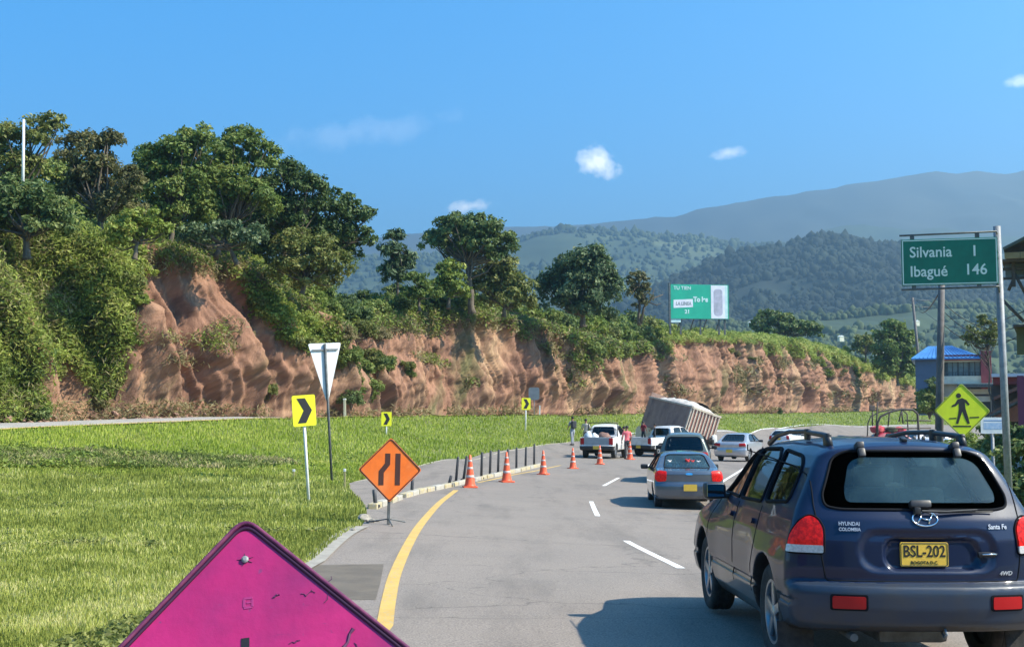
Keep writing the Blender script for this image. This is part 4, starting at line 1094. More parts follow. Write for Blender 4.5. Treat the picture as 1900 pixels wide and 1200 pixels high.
m_grass2 = leafmat('fine_far_grass', (.17, .24, .020), (.34, .42, .045), (.48, .50, .11), trans=.30, rough=.6)
m_weed = leafmat('ditch_weeds', (.08, .115, .025), (.26, .29, .07), (.40, .34, .17), trans=.25, rough=.7)
gt = lambda X_, Y_: .34 + .55 * fbm(X_ * .45, Y_ * .45, 1.5, 3) + .25 * fbm(X_ * 2.2, Y_ * 1.6, 9.5, 2)
grass('meadow_grass', 190000, [(-160, 868), (520, 868), (700, 880), (720, 1000), (600, 1080), (600, 1240), (-160, 1240)], 1, .060, .0050, m_grass, gt)
grass('bank_grass', 150000, [(-120, 764), (1800, 760), (1800, 815), (1100, 840), (720, 905), (650, 905), (520, 880), (-120, 880)], 2, .055, .0045, m_grass2, lambda X_, Y_: .45 + .35 * fbm(X_ * .3, Y_ * .22, 2.5, 3))
grass('ditch_weeds', 26000, [(-160, 834), (200, 838), (430, 850), (540, 856), (560, 862), (420, 870), (250, 870), (-160, 864)], 3, .12, .010, m_weed, lambda X_, Y_: .38 + .5 * fbm(X_ * .35, Y_ * .5, 4.5, 3), lean=1.1)
# leafy weeds in the ditch
rg = np.random.default_rng(8)
px = rg.uniform(-150, 760, 30000); py = rg.uniform(818, 878, 30000)
ww = np.interp(px, [-150, 150, 300, 420, 560, 760], [1, .9, .6, .35, .18, .03])
m_ = (rg.random(30000) < ww) & (np.abs(py - np.interp(px, [-150, 0, 330, 560, 760], [848, 850, 856, 858, 845])) < np.interp(px, [-150, 250, 560, 760], [22, 17, 11, 8]))
X_, Y_ = ground_np(px[m_], py[m_]); ok = ~np.isnan(Y_) & ~inpoly(X_, np.nan_to_num(Y_), road_poly); X_, Y_ = X_[ok], Y_[ok]; n_ = len(X_)
hh = .03 + .24 * np.clip(fbm(X_ * .9, Y_ * .9, 3, 3) + .3, 0, 1)
c_ = np.column_stack([X_, Y_, H(X_, Y_) + hh * rg.random(n_)])
link('broadleaf_weeds', leaf_mesh('broadleaf_weeds', c_, np.tile([0, -.3, 1.0], (n_, 1)), .085 * rg.uniform(.6, 1.4, n_), np.clip(.35 + .5 * fbm(X_ * .6, Y_ * .6, 6, 2) + rg.normal(0, .15, n_), 0, 1), LM['fresh'], rg), kind='stuff')
rg = np.random.default_rng(18); px = rg.uniform(-150, 700, 60000); py = rg.uniform(875, 1230, 60000)
X_, Y_ = ground_np(px, py); ok = ~np.isnan(Y_); X_, Y_ = X_[ok], Y_[ok]; ok = ~inpoly(X_, Y_, road_poly) & (fbm(X_ * .8, Y_ * .5, 14, 4) > .55); X_, Y_ = X_[ok], Y_[ok]; n_ = len(X_)
c_ = np.column_stack([X_, Y_, H(X_, Y_) + .02 + .07 * rg.random(n_)])
link('meadow_weeds', leaf_mesh('meadow_weeds', c_, np.tile([0, -.2, 1.0], (n_, 1)), .035 * rg.uniform(.5, 1.5, n_), np.clip(rg.normal(.35, .25, n_), 0, 1), LM['olive'], rg), kind='stuff')
# a lone weed tuft on the grass strip behind the truck, small tuft by the gutter
shrub(Vector((*G(1447, 768), hz(*G(1447, 768)))), .45, 'dark', 'lone small dark bush on the grass strip right of the tipper truck', 'low bushes on the verge')
shrub(Vector((*G(905, 769), hz(*G(905, 769)))), .40, 'olive', 'low olive tuft at the upper road edge left of the far arrow sign', 'low bushes on the verge', sq=.6)

# ------------------------------------------------------------------ haze (real air)
hx0, hx1, hy0, hy1, hz0, hz1 = -2600, 3600, -120, 4600, -6.2, 760
mb = MB().box(((hx0 + hx1) / 2, (hy0 + hy1) / 2, (hz0 + hz1) / 2), (hx1 - hx0, hy1 - hy0, hz1 - hz0))
mh = bpy.data.materials.new('haze_air'); mh.use_nodes = True
N_, L_n = mh.node_tree.nodes, mh.node_tree.links; N_.remove(N_['Principled BSDF'])
pv = N_.new('ShaderNodeVolumePrincipled'); pv.inputs['Color'].default_value = (.54, .84, 1.0, 1); pv.inputs['Density'].default_value = HAZE_D; pv.inputs['Anisotropy'].default_value = .58
L_n.new(pv.outputs[0], N_['Material Output'].inputs['Volume'])
if HAZE_D > 0: mb.build('haze', mh, None, kind='stuff')
# ------------------------------------------------------------------ implicit body shapes -> clean quad meshes
def poly_sdf(px, py, poly):
    poly = np.array(poly, float); d = np.full(px.shape, 1e9); s = np.ones(px.shape)
    n = len(poly)
    for i in range(n):
        a, b = poly[i], poly[i - 1]
        ex, ey = b[0] - a[0], b[1] - a[1]; wx, wy = px - a[0], py - a[1]
        t = np.clip((wx * ex + wy * ey) / (ex * ex + ey * ey), 0, 1)
        d = np.minimum(d, (wx - ex * t) ** 2 + (wy - ey * t) ** 2)
        c1 = py >= a[1]; c2 = py < b[1]; c3 = ex * wy > ey * wx
        fl = (c1 & c2 & c3) | (~c1 & ~c2 & ~c3); s = np.where(fl, -s, s)
    return s * np.sqrt(d)
def smax(a, b, k):
    h = np.clip(.5 - .5 * (b - a) / k, 0, 1) if False else np.clip(.5 + .5 * (b - a) / k, 0, 1)
    return a * (1 - h) + b * h + k * h * (1 - h)
def smin(a, b, k): return -smax(-a, -b, k)
class Table:
    def __init__(s, poly, pad=.5, h=.01, blur=0):
        A = np.array(poly); s.lo = A.min(0) - pad; s.h = h
        nx, ny = ((A.max(0) + pad - s.lo) / h).astype(int) + 2
        gx, gy = np.meshgrid(s.lo[0] + np.arange(nx) * h, s.lo[1] + np.arange(ny) * h, indexing='ij')
        s.t = poly_sdf(gx, gy, poly).astype(np.float32)
        for _ in range(blur):
            t = s.t; t[1:-1] = (t[:-2] + t[1:-1] * 2 + t[2:]) / 4; t[:, 1:-1] = (t[:, :-2] + t[:, 1:-1] * 2 + t[:, 2:]) / 4
        s.n = s.t.shape
    def __call__(s, x, y):
        u = np.clip((x - s.lo[0]) / s.h, 0, s.n[0] - 1.01); v = np.clip((y - s.lo[1]) / s.h, 0, s.n[1] - 1.01)
        i, j = u.astype(np.int32), v.astype(np.int32); a, b = u - i, v - j; t = s.t
        return (t[i, j] * (1 - a) + t[i + 1, j] * a) * (1 - b) + (t[i, j + 1] * (1 - a) + t[i + 1, j + 1] * a) * b
def grad(f, p, e=.004):
    x, y, z = p[:, 0], p[:, 1], p[:, 2]
    g = np.stack([f(x + e, y, z) - f(x - e, y, z), f(x, y + e, z) - f(x, y - e, z), f(x, y, z + e) - f(x, y, z - e)], 1) / (2 * e)
    return g
def surface_net(f, lo, hi, h, newton=4):
    ax = [np.arange(lo[i], hi[i] + h, h) for i in range(3)]
    n = [len(a) for a in ax]
    v = np.empty(n, np.float32)
    for k0 in range(0, n[0], 24):
        Xg, Yg, Zg = np.meshgrid(ax[0][k0:k0 + 24], ax[1], ax[2], indexing='ij'); v[k0:k0 + 24] = f(Xg, Yg, Zg)
    s = v < 0
    c = [s[i:n[0] - 1 + i, j:n[1] - 1 + j, k:n[2] - 1 + k] for i in (0, 1) for j in (0, 1) for k in (0, 1)]
    a_ = np.logical_or.reduce(c) & ~np.logical_and.reduce(c)
    ii = np.argwhere(a_); idx = -np.ones(a_.shape, np.int64); idx[a_] = np.arange(len(ii))
    # edge-crossing average
    acc = np.zeros((len(ii), 3)); cnt = np.zeros(len(ii))
    offs = [(0,0,0),(1,0,0),(0,1,0),(1,1,0),(0,0,1),(1,0,1),(0,1,1),(1,1,1)]
    for ei in range(8):
        for d in range(3):
            o = offs[ei]
            if o[d]: continue
            o2 = list(o); o2[d] = 1
            va = v[ii[:, 0] + o[0], ii[:, 1] + o[1], ii[:, 2] + o[2]]; vb = v[ii[:, 0] + o2[0], ii[:, 1] + o2[1], ii[:, 2] + o2[2]]
            m = (va < 0) != (vb < 0); t = np.where(m, va / np.where(m, va - vb, 1), 0)
            p = np.tile(np.array(o, float), (len(ii), 1)); p[:, d] = t
            acc[m] += p[m]; cnt[m] += 1
    P_ = (ii + acc / cnt[:, None]) * h + np.array([a[0] for a in ax])
    P0 = P_.copy()
    for _ in range(newton):
        g = grad(f, P_); val = f(P_[:, 0], P_[:, 1], P_[:, 2])
        st = -val[:, None] * g / (np.sum(g * g, 1)[:, None] + 1e-6)
        P_ = P_ + np.clip(st, -h * .5, h * .5) * .9
        P_ = P0 + np.clip(P_ - P0, -h * .9, h * .9)
    quads = []
    for d in range(3):
        sh = [slice(None)] * 3
        s0 = [slice(None)] * 3; s1 = [slice(None)] * 3; s0[d] = slice(0, -1); s1[d] = slice(1, None)
        a, b = s[tuple(s0)], s[tuple(s1)]
        e = np.argwhere(a != b); sign = a[a != b]
        u, w = [(1, 2), (2, 0), (0, 1)][d]
        ok = (e[:, u] > 0) & (e[:, w] > 0) & (e[:, u] < n[u] - 1) & (e[:, w] < n[w] - 1)
        e, sign = e[ok], sign[ok]
        def at(du, dw):
            q = e.copy(); q[:, u] -= du; q[:, w] -= dw; return idx[q[:, 0], q[:, 1], q[:, 2]]
        Q = np.stack([at(1, 1), at(0, 1), at(0, 0), at(1, 0)], 1)
        Q[~sign] = Q[~sign][:, ::-1]
        quads.append(Q)
    Q = np.concatenate(quads)
    Nn = grad(f, P_); Nn /= np.linalg.norm(Nn, axis=1)[:, None] + 1e-9
    return P_, Q, Nn
def sub_mesh(name, P_, Q, Nn, mask, mat, parent, flat=False, **k):
    Qs = Q[mask]
    if len(Qs) == 0: return None
    u, inv = np.unique(Qs, return_inverse=True)
    me = mesh_np(name, P_[u], inv.reshape(Qs.shape), mat, normals=None if flat else Nn[u])
    return link(name, me, parent, **k)
def march(f, O, D, tmax=4.0, it=60):
    """from origins O (N,3) along unit D (3,) to the surface"""
    t = np.zeros(len(O)); D = np.asarray(D, float)
    for _ in range(it):
        p = O + D * t[:, None]; d = f(p[:, 0], p[:, 1], p[:, 2]); t = np.minimum(t + d * .7, tmax)
    return O + D * t[:, None], t < tmax - .01
def panel(name, f, outline, basis, off, mat, parent, step=.03, rim=.012, smoothp=True, **k):
    """outline in (a,b) -> point O + a*U + b*V, pushed along D onto f; plate with a rim"""
    O, U, V, D = [np.array(q, float) for q in basis]
    v, fs, nb = cdt(outline, step)
    p0 = O + v[:, :1] * U + v[:, 1:] * V
    p, ok = march(f, p0, D)
    n = grad(f, p); n /= np.linalg.norm(n, axis=1)[:, None] + 1e-9
    top = p + n * off
    co = list(map(tuple, top)); nor = list(map(tuple, n))
    F_ = []
    for q in fs:
        a, b, c = top[q[0]], top[q[1]], top[q[2]]
        F_.append(q if np.dot(np.cross(b - a, c - a), n[q[0]]) > 0 else q[::-1])
    if rim > 0:
        # boundary edges
        cnt = {}
        for q in F_:
            for i in range(len(q)):
                e = (q[i], q[(i + 1) % len(q)]); cnt[e] = 1
        bnd = [e for e in cnt if (e[1], e[0]) not in cnt]
        mp = {}
        for a, b in bnd:
            for i in (a, b):
                if i not in mp: mp[i] = len(co); co.append(tuple(top[i] - n[i] * (off + rim)))
        for a, b in bnd: F_.append([b, a, mp[a], mp[b]])
    me = mesh_np(name, np.array(co), [list(q) for q in F_], mat)
    me.set_sharp_from_angle(angle=R(40))
    return link(name, me, parent, **k)
def seam(name, f, pts, basis, r, mat, parent, off=0.0, closed=False, step=.05, n=6, mb=None, **k):
    O, U, V, D = [np.array(q, float) for q in basis]
    d = []
    m = len(pts)
    for i in range(m if closed else m - 1):
        a, b = np.array(pts[i], float), np.array(pts[(i + 1) % m], float); c = max(1, int(np.linalg.norm(b - a) / step))
        for j in range(c): d.append(a + (b - a) * j / c)
    if not closed: d.append(np.array(pts[-1], float))
    d = np.array(d); p, ok = march(f, O + d[:, :1] * U + d[:, 1:] * V, D)
    g = grad(f, p); g /= np.linalg.norm(g, axis=1)[:, None] + 1e-9
    p = p + g * off
    own = mb is None; mb = mb or MB()
    mb.tube([Vector(q) for q in p], r, n, closed=closed)
    if own: return mb.build(name, mat, parent, smooth=True, **k)
def side(s):   # basis: a = y, b = z, seen from side s (-1 left, 1 right)
    return ((s * 2.0, 0, 0), (0, 1, 0), (0, 0, 1), (-s, 0, 0))
REAR = ((0, -1.5, 0), (1, 0, 0), (0, 0, 1), (0, 1, 0))
def diag(s, ang=50, y0=0.4):
    """seen from behind and to side s: a runs outward-forward along the corner"""
    q = R(ang); D = np.array([-s * math.sin(q), math.cos(q), 0]); U = np.array([s * math.cos(q), math.sin(q), 0])
    return (np.array([s * .75, y0, 0]) - D * 2.0, U, (0, 0, 1), D)

def wheel(root, x, y, R_=.36, w=.235, s=1, spokes=5, rim_mat=None, rimr=.235, seg=40, zc=None):
    zc = R_ if zc is None else zc
    A = Matrix.Rotation(math.pi / 2, 3, 'Y')       # lathe z -> x
    h = w / 2
    prof = [(rimr, -h * .8), (R_ * .80, -h), (R_ * .93, -h * .96), (R_ * .985, -h * .8), (R_, -h * .5), (R_ * .997, -h * .48), (R_ * .985, -h * .44), (R_, -h * .4), (R_, -.02), (R_ * .985, -.012), (R_ * .985, .012), (R_, .02),
            (R_, h * .4), (R_ * .985, h * .44), (R_, h * .5), (R_ * .985, h * .8), (R_ * .93, h * .96), (R_ * .80, h), (rimr, h * .8)]
    t = MB().lathe(prof, seg, A, caps=False).lathe([(rimr * .98, -s * h * .5), (.05, -s * h * .52)], seg, A).build('wheel', M['rubber'], root, auto=50)
    t.location = (x, y, zc)
    mb = MB(); o = s * h * .55
    mb.lathe([(rimr * 1.02, o - s * .03), (rimr * 1.02, o + s * .03), (rimr * .93, o + s * .028), (rimr * .88, o - s * .02), (rimr * .88, o - s * .05)], seg, A, caps=False)
    for k in range(spokes):
        a = 2 * math.pi * k / spokes + .3
        Mx = Matrix.Rotation(a, 3, 'X')
        mb.box(Mx @ Vector((o + s * .012, rimr * .5, 0)), (.028, rimr * .92, rimr * (.30 if spokes < 8 else .13)), Mx, .008)
    mb.lathe([(rimr * .27, o - s * .02), (rimr * .27, o + s * .02), (rimr * .18, o + s * .034)], 16, A)
    rm = mb.build('rim', rim_mat or M['rimsil'], t, auto=35)
    MB().lathe([(rimr * .9, o - s * .055), (rimr * .9, o - s * .05)], 24, A).build('brake_disc', M['black'], t)
    return t
M['rimsil'] = pm('alloy_silver', (.42, .43, .45), (.30, .30, .31), scale=8, rough=.35, metal=.8)
M['glass_dark'] = glassmat('tinted_car_glass', (.16, .20, .21), .03)
M['glass_rear'] = glassmat('rear_car_glass', (.45, .68, .68), .06, sky_sheen=.13, dcol=(.16, .30, .34))  # teal diffuse mix stands in for the reflected sky
M['gasket'] = pm('window_rubber', (.010, .011, .014), rough=.85, spec=.1)
M['red_lens'] = pm('red_lens', (.72, .014, .010), (.28, .003, .003), scale=34, rough=.35, spec=.25, emit=(1, .02, .01, .06))
M['red_lens_dark'] = pm('dark_red_lens', (.40, .008, .010), rough=.4, spec=.3)
M['clear_lens'] = pm('clear_lens', (.62, .60, .58), (.45, .44, .43), scale=60, rough=.15, coat=1)
M['plate_y'] = pm('yellow_number_plate', (.78, .50, .06), (.70, .44, .06), scale=20, rough=.45)
M['ink'] = pm('black_ink', (.012, .012, .012), rough=.5)
M['interior'] = pm('car_interior', (.09, .09, .10), (.13, .125, .12), scale=20, rough=.9)

def number_plate(parent, loc, body='BSL-202', small='BOGOTA D.C.', w=.335, h=.165, rot=(0, 0, 0)):
    e = MB().prism(rrect(w, h, .012), -.006, .006).build('number_plate', M['plate_y'], parent); e.location = loc; e.rotation_euler = rot
    if body:
        text_mesh('plate_number', body, .112, M['ink'], e, (0, -.0075, .018), bold=.0012, ext=.001, sx=.80)
        text_mesh('plate_city', small, .030, M['ink'], e, (0, -.0075, -.057), bold=.0004, ext=.001)
        rimb = MB(); rimb.tube([(x, -.007, z) for x, z in rrect(w - .012, h - .012, .012)], .0022, 5, closed=True); rimb.build('plate_rim', M['ink'], e)
    return e
def inside2(a, b, poly): return inpoly(a, b, poly)
# ------------------------------------------------------------------ dark blue station wagon / SUV in the foreground
m_navy = pm('navy_paint', (.004, .011, .038), (.005, .013, .046), scale=2, rough=.45, coat=.55, spec=.2, c3=(.010, .012, .022), s3=3, lo3=.60, hi3=.9)
m_clad = pm('grey_blue_bumper', (.020, .034, .060), (.032, .038, .050), scale=3, rough=.42, coat=.3, spec=.3)
m_cladside = pm('grey_brown_cladding', (.060, .055, .052), (.08, .07, .062), scale=3, rough=.36, coat=.5)
SP = [(.10, .34), (.03, .40), (.0, .50), (-.005, .60), (.01, .655), (.085, .672), (.075, .76), (.085, .95), (.125, 1.10), (.19, 1.20), (.385, 1.570), (.40, 1.612), (.50, 1.640), (.9, 1.668), (1.5, 1.680), (2.1, 1.665), (2.5, 1.625), (2.72, 1.565),
      (3.36, 1.16), (3.50, 1.10), (3.95, 1.03), (4.25, .95), (4.42, .82), (4.48, .66), (4.49, .50), (4.44, .30), (4.2, .24), (3.0, .23), (1.5, .24), (.5, .28)]
ST = Table(SP, blur=3)
WZ = np.array([(.15, .78), (.25, .83), (.36, .89), (.48, .917), (.62, .925), (.80, .925), (.95, .910), (1.08, .878), (1.16, .850), (1.3, .785), (1.45, .710), (1.54, .650), (1.61, .585), (1.72, .48)])
YA1, YA2, RW = .90, 3.52, .36
def suv(x, y, z):
    ax = np.abs(x)
    yr = y - .17 * (ax / .9) ** 3 * sstep(1.2, 0, y) - .03 * ax ** 2 * sstep(1.2, 0, y) + .30 * (ax / .9) ** 3.2 * sstep(3.4, 4.4, y)
    zz = z + .055 * (ax / .62) ** 2 * sstep(1.35, 1.62, z)
    s = ST(yr, zz)
    W = np.interp(z, WZ[:, 0], WZ[:, 1])
    W = W - .05 * sstep(1.0, 0, y) * sstep(.7, 1.5, z) - .06 * sstep(3.3, 4.4, y) * sstep(.4, 1.0, z) - .11 * sstep(1.8, 3.2, y) * sstep(.85, 1.2, z)
    fl = np.exp(-((y - YA1) / .50) ** 4) + np.exp(-((y - YA2) / .50) ** 4)
    W = W + .022 * fl * sstep(.2, .45, z) * sstep(1.0, .75, z)
    W = W - .018 * sstep(.505, .515, z) * sstep(.56, .55, z)
    b = (ax - W) * .93
    d = smax(s, b, .075)
    # wheel wells
    for ya in (YA1, YA2):
        c = np.sqrt((y - ya) ** 2 + (z - .37) ** 2) - .425
        c = np.maximum(c, .60 - ax)
        d = smax(d, -c, .012)
    # number-plate recess in the tailgate
    q1 = np.maximum(np.abs(x - .02) - .46, np.abs(z - .885) - .135)
    cr1 = np.maximum(np.abs(y - .05) - .07, smax(np.abs(x - .02) - .47, np.abs(z - .885) - .135, .10))
    d = smax(d, -(cr1 - .0) , .03) if False else d
    r1 = smax((np.abs(x - .03) - .48), (np.abs(z - .885) - .14), .16)
    d = d + .024 * sstep(.02, -.03, r1) * sstep(.4, .2, y)
    r2 = smax((np.abs(x - .06) - .335), (np.abs(z - .865) - .105), .10)
    d = d + .030 * sstep(.012, -.018, r2) * sstep(.4, .2, y)
    # tailgate shut line above the bumper and beside the lamps
    return d
lo, hi = (-1.0, -.08, .15), (1.0, 4.62, 1.80)
BP, BQ, BN = surface_net(suv, lo, hi, .021)
C3 = BP[BQ].mean(1); NF = BN[BQ].mean(1)
suvr = empty('sport_utility_car', label='dark navy blue SUV with roof rails, nearest vehicle in the right lane', cat='SUV')
# window outlines
rear_glass = rpoly([(-.645, 1.185), (-.655, 1.26), (-.545, 1.525), (-.44, 1.572), (.44, 1.572), (.545, 1.525), (.655, 1.26), (.645, 1.185), (.55, 1.165), (-.55, 1.165)], .07, 5)
sw = {'front_side_window': rpoly([(3.18, 1.145), (2.58, 1.53), (2.30, 1.56), (2.20, 1.15)], .04), 'rear_side_window': rpoly([(2.10, 1.15), (2.20, 1.565), (1.55, 1.575), (1.36, 1.50), (1.30, 1.16)], .05),
      'quarter_window': rpoly([(1.19, 1.165), (1.27, 1.50), (1.35, 1.565), (.78, 1.53), (.62, 1.45), (.56, 1.20)], .07)}
wind = rpoly([(-.60, 1.20), (-.50, 1.55), (.50, 1.55), (.60, 1.20)], .06)
onside = np.abs(NF[:, 0]) > .55
hole = np.zeros(len(BQ), bool)
rearish = (C3[:, 1] < 1.0) & (NF[:, 1] < -.3)
hole |= rearish & inside2(C3[:, 0], C3[:, 2], rear_glass)
for o in sw.values(): hole |= onside & inside2(C3[:, 1], C3[:, 2], o)
frontish = (C3[:, 1] > 2.3) & (NF[:, 1] > .25) & (C3[:, 2] > 1.12)
hole |= frontish & inside2(C3[:, 0], C3[:, 2], wind)
gate = (C3[:, 1] < .9) & (NF[:, 1] < -.35) & (C3[:, 2] > .672) & (np.abs(C3[:, 0]) < np.interp(C3[:, 2], [.66, .88, 1.12, 1.2, 1.62], [.67, .665, .70, .70, .60])) & (C3[:, 2] < 1.625)
bump = (C3[:, 2] < .672) & (C3[:, 1] < .52)
fbump = (C3[:, 2] < .64) & (C3[:, 1] > 4.0)
clad = ~bump & ~fbump & (C3[:, 2] < .53) & (np.abs(C3[:, 0]) > .60)
def isdoor(y0, y1): return onside & (C3[:, 1] > y0) & (C3[:, 1] < y1) & (C3[:, 2] > .53) & (C3[:, 2] < 1.15)
hood = (C3[:, 1] > 3.38) & (NF[:, 2] > .5) & ~fbump & (np.abs(C3[:, 0]) < .72)
roof = (C3[:, 2] > 1.62) & (NF[:, 2] > .6)
lab = np.zeros(len(BQ), int)
lab[bump] = 1; lab[fbump] = 2; lab[clad] = 3; lab[gate] = 4; lab[hood] = 7; lab[roof] = 8
lab[isdoor(2.16, 3.22) & (lab == 0)] = 5; lab[isdoor(1.25, 2.14) & (lab == 0)] = 6
wellf = np.zeros(len(BQ), bool)
for ya in (YA1, YA2): wellf |= (np.hypot(C3[:, 1] - ya, C3[:, 2] - .37) < .432) & (np.abs(C3[:, 0]) < .935) & (np.abs(NF[:, 0]) < .9)
wellf |= (NF[:, 2] < -.75) & (C3[:, 2] < .42)
lab[wellf] = 9; lab[hole] = -1
def S_(nm, v, mat, **k): return sub_mesh(nm, BP, BQ, BN, (lab == v) if np.isscalar(v) else v, mat, suvr, **k)
S_('body', 0, m_navy); S_('rear_bumper', 1, m_clad); S_('front_bumper', 2, m_clad); [S_('side_cladding', (lab == 3) & (np.sign(C3[:, 0]) == s_), m_cladside) for s_ in (-1, 1)]
tailgate = S_('tailgate', 4, m_navy); S_('hood', 7, m_navy); S_('roof', 8, m_navy); S_('wheel_arch_liner', 9, M['black'])
for s in (-1, 1):
    for v, nm in ((5, 'door'), (6, 'door')):
        d = S_(nm, (lab == v) & (np.sign(C3[:, 0]) == s), m_navy)
        y0 = 2.30 if v == 5 else 1.42
        h = panel('handle', suv, rrect(.17, .042, .018, y0 + .02, 1.0), side(s), .028, m_navy, d, .03, .02)
    for nm, o in sw.items():
        w = panel('window', suv, o, side(s), -.004, M['glass_dark'], suvr, .05, .004)
        seam('window_seal', suv, o, side(s), .016, M['gasket'], w, off=.001, closed=True, step=.03)
    for y_ in (3.235, 2.15):
        seam('door_gap', suv, [(y_, .45), (y_ - .02, 1.12)], side(s), .005, M['gasket'], suvr, off=-.001)
    seam('door_gap', suv, [(1.24, 1.13), (1.27, .80), (1.40, .66), (1.42, .45)], side(s), .005, M['gasket'], suvr, off=-.001)
    # roof rail with three feet
    rx = .50
    rl = MB().tube([(s * rx, .60, 1.60), (s * rx, .64, 1.67), (s * rx, .74, 1.685), (s * rx, 1.3, 1.712), (s * rx, 1.8, 1.71), (s * rx, 2.2, 1.68), (s * rx, 2.50, 1.61)], [.026, .028, .022, .019, .019, .021, .024], 8)
    rl.box((s * rx, 1.22, 1.69), (.035, .09, .09), bev=.01).box((s * rx, .665, 1.65), (.045, .10, .10), bev=.015)
    rl.build('roof_rail', M['black'], suvr, smooth=True)
    # tail lamp
    lampo = rpoly([(-.135, .895), (-.135, .965), (-.128, 1.035), (-.09, 1.095), (-.03, 1.12), (.03, 1.08), (.09, .99), (.11, .895)], .045, 5)
    bs = diag(s, 34, .16); bs = (bs[0] + bs[1] * .085, *bs[1:])
    lens = panel('tail_lamp', suv, lampo, bs, .016, M['red_lens'], suvr, .02, .02)
    mesh_l = MB()
    panel('reverse_lens', suv, rpoly([(-.138, .868), (-.138, .920), (.108, .920), (.115, .868)], .012), bs, .019, M['clear_lens'], lens, .02, .022)
    seam('lamp_edge', suv, rpoly([(-.145, .861), (-.145, .97), (-.136, 1.043), (-.095, 1.105), (-.03, 1.13), (.036, 1.09), (.098, 1.0), (.12, .861)], .03), bs, .006, M['gasket'], lens, off=.004, closed=True, step=.03)
    # bumper reflector
    rf = panel('reflector', suv, rrect(.245, .108, .016, s * .545, .545), REAR, .006, M['gasket'], suvr, .05, .01)
    panel('reflector_lens', suv, rrect(.215, .082, .012, s * .545, .545), REAR, .010, M['red_lens_dark'], rf, .03, .01)
    # hinge blocks of the glass hatch
    hb = MB().box((s * .345, .405, 1.605), (.055, .10, .05), Matrix.Rotation(R(-20), 3, 'X'), .014); hb.box((s * .345, .345, 1.56), (.05, .045, .07), Matrix.Rotation(R(-28), 3, 'X'), .014)
    hb.build('hinge', M['black'], suvr, auto=50)
    # mud flap
    MB().box((s * .82, .44, .25), (.26, .015, .22), Matrix.Rotation(R(-8), 3, 'X'), .005).build('mud_flap', M['rubber'], suvr)
    # mirror
    mr = MB().box((s * .925, 2.93, 1.17), (.21, .13, .155), Matrix.Rotation(R(-s * 10), 3, 'Z'), .05).build('door_mirror', M['black'], suvr, auto=60)
    MB().box((s * .82, 2.96, 1.12), (.12, .05, .05), None, .015).build('mirror_arm', M['black'], mr)
    MB().box((s * .925, 2.862, 1.172), (.17, .006, .115), Matrix.Rotation(R(-s * 14), 3, 'Z'), .02).build('mirror_glass', pm('mirror_glass', (.8, .82, .85), rough=.03, metal=1), mr)
    wheel(suvr, s * .785, YA1, RW, .225, s, 5); wheel(suvr, s * .785, YA2, RW, .225, s, 5)
    panel('headlamp', suv, rrect(.34, .17, .05, s * .60, .78), ((0, 6, 0), (1, 0, 0), (0, 0, 1), (0, -1, 0)), .006, M['clear_lens'], suvr, .03, .015)
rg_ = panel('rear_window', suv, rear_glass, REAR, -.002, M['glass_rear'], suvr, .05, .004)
seam('window_seal', suv, rear_glass, REAR, .010, M['gasket'], rg_, off=.002, closed=True, step=.03)
# black frit border of the rear glass: ring plates
inner = rpoly([(-.50, 1.215), (-.50, 1.30), (-.44, 1.485), (-.36, 1.528), (.40, 1.528), (.49, 1.485), (.575, 1.28), (.565, 1.215)], .06, 5)
m_frit = pm('black_glass_border', (.022, .030, .050), (.032, .040, .060), scale=3, rough=.12, coat=1)  # blue-grey lift in the base colour stands in for reflected sky
def ring(f, outer, inner_, basis, off, mat, parent, name):
    n = 140
    def res(poly):
        poly = [Vector(p) for p in poly]; L = [0]
        for i in range(len(poly)): L.append(L[-1] + (poly[(i + 1) % len(poly)] - poly[i]).length)
        c = sum(poly, Vector((0, 0))) / len(poly)
        out = []
        for k in range(n):     # by angle
            a = 2 * math.pi * k / n; d = Vector((math.cos(a), math.sin(a) * .45)); best = None
            for i in range(len(poly)):
                p, q = poly[i], poly[(i + 1) % len(poly)]; e = q - p; den = d.x * e.y - d.y * e.x
                if abs(den) < 1e-9: continue
                w = p - cc; t = (w.x * e.y - w.y * e.x) / den; u = (w.x * d.y - w.y * d.x) / den
                if t > 0 and -1e-6 <= u <= 1 + 1e-6: best = t if best is None else min(best, t)
            out.append(cc + d * best)
        return out
    cc = sum([Vector(p) for p in inner_], Vector((0, 0))) / len(inner_)
    A, B = res(outer), res(inner_)
    O, U, V, D = [np.array(q, float) for q in basis]
    rows = [[a.lerp(b, t) for a, b in zip(A, B)] for t in (0, .33, .66, 1)]
    pts = np.array([[p.x, p.y] for r in rows for p in r]); p, ok = march(f, O + pts[:, :1] * U + pts[:, 1:] * V, D)
    g = grad(f, p); g /= np.linalg.norm(g, axis=1)[:, None]; p = p + g * off
    F_ = [(r * n + k, r * n + (k + 1) % n, (r + 1) * n + (k + 1) % n, (r + 1) * n + k) for r in range(3) for k in range(n)]
    return link(name, mesh_np(name, p, np.array(F_)[:, ::-1], mat, normals=g), parent)
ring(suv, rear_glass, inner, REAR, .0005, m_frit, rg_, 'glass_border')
fw = panel('windscreen', suv, wind, ((0, 6, 0), (1, 0, 0), (0, 0, 1), (0, -1, 0)), -.004, M['glass_rear'], suvr, .06, .004)
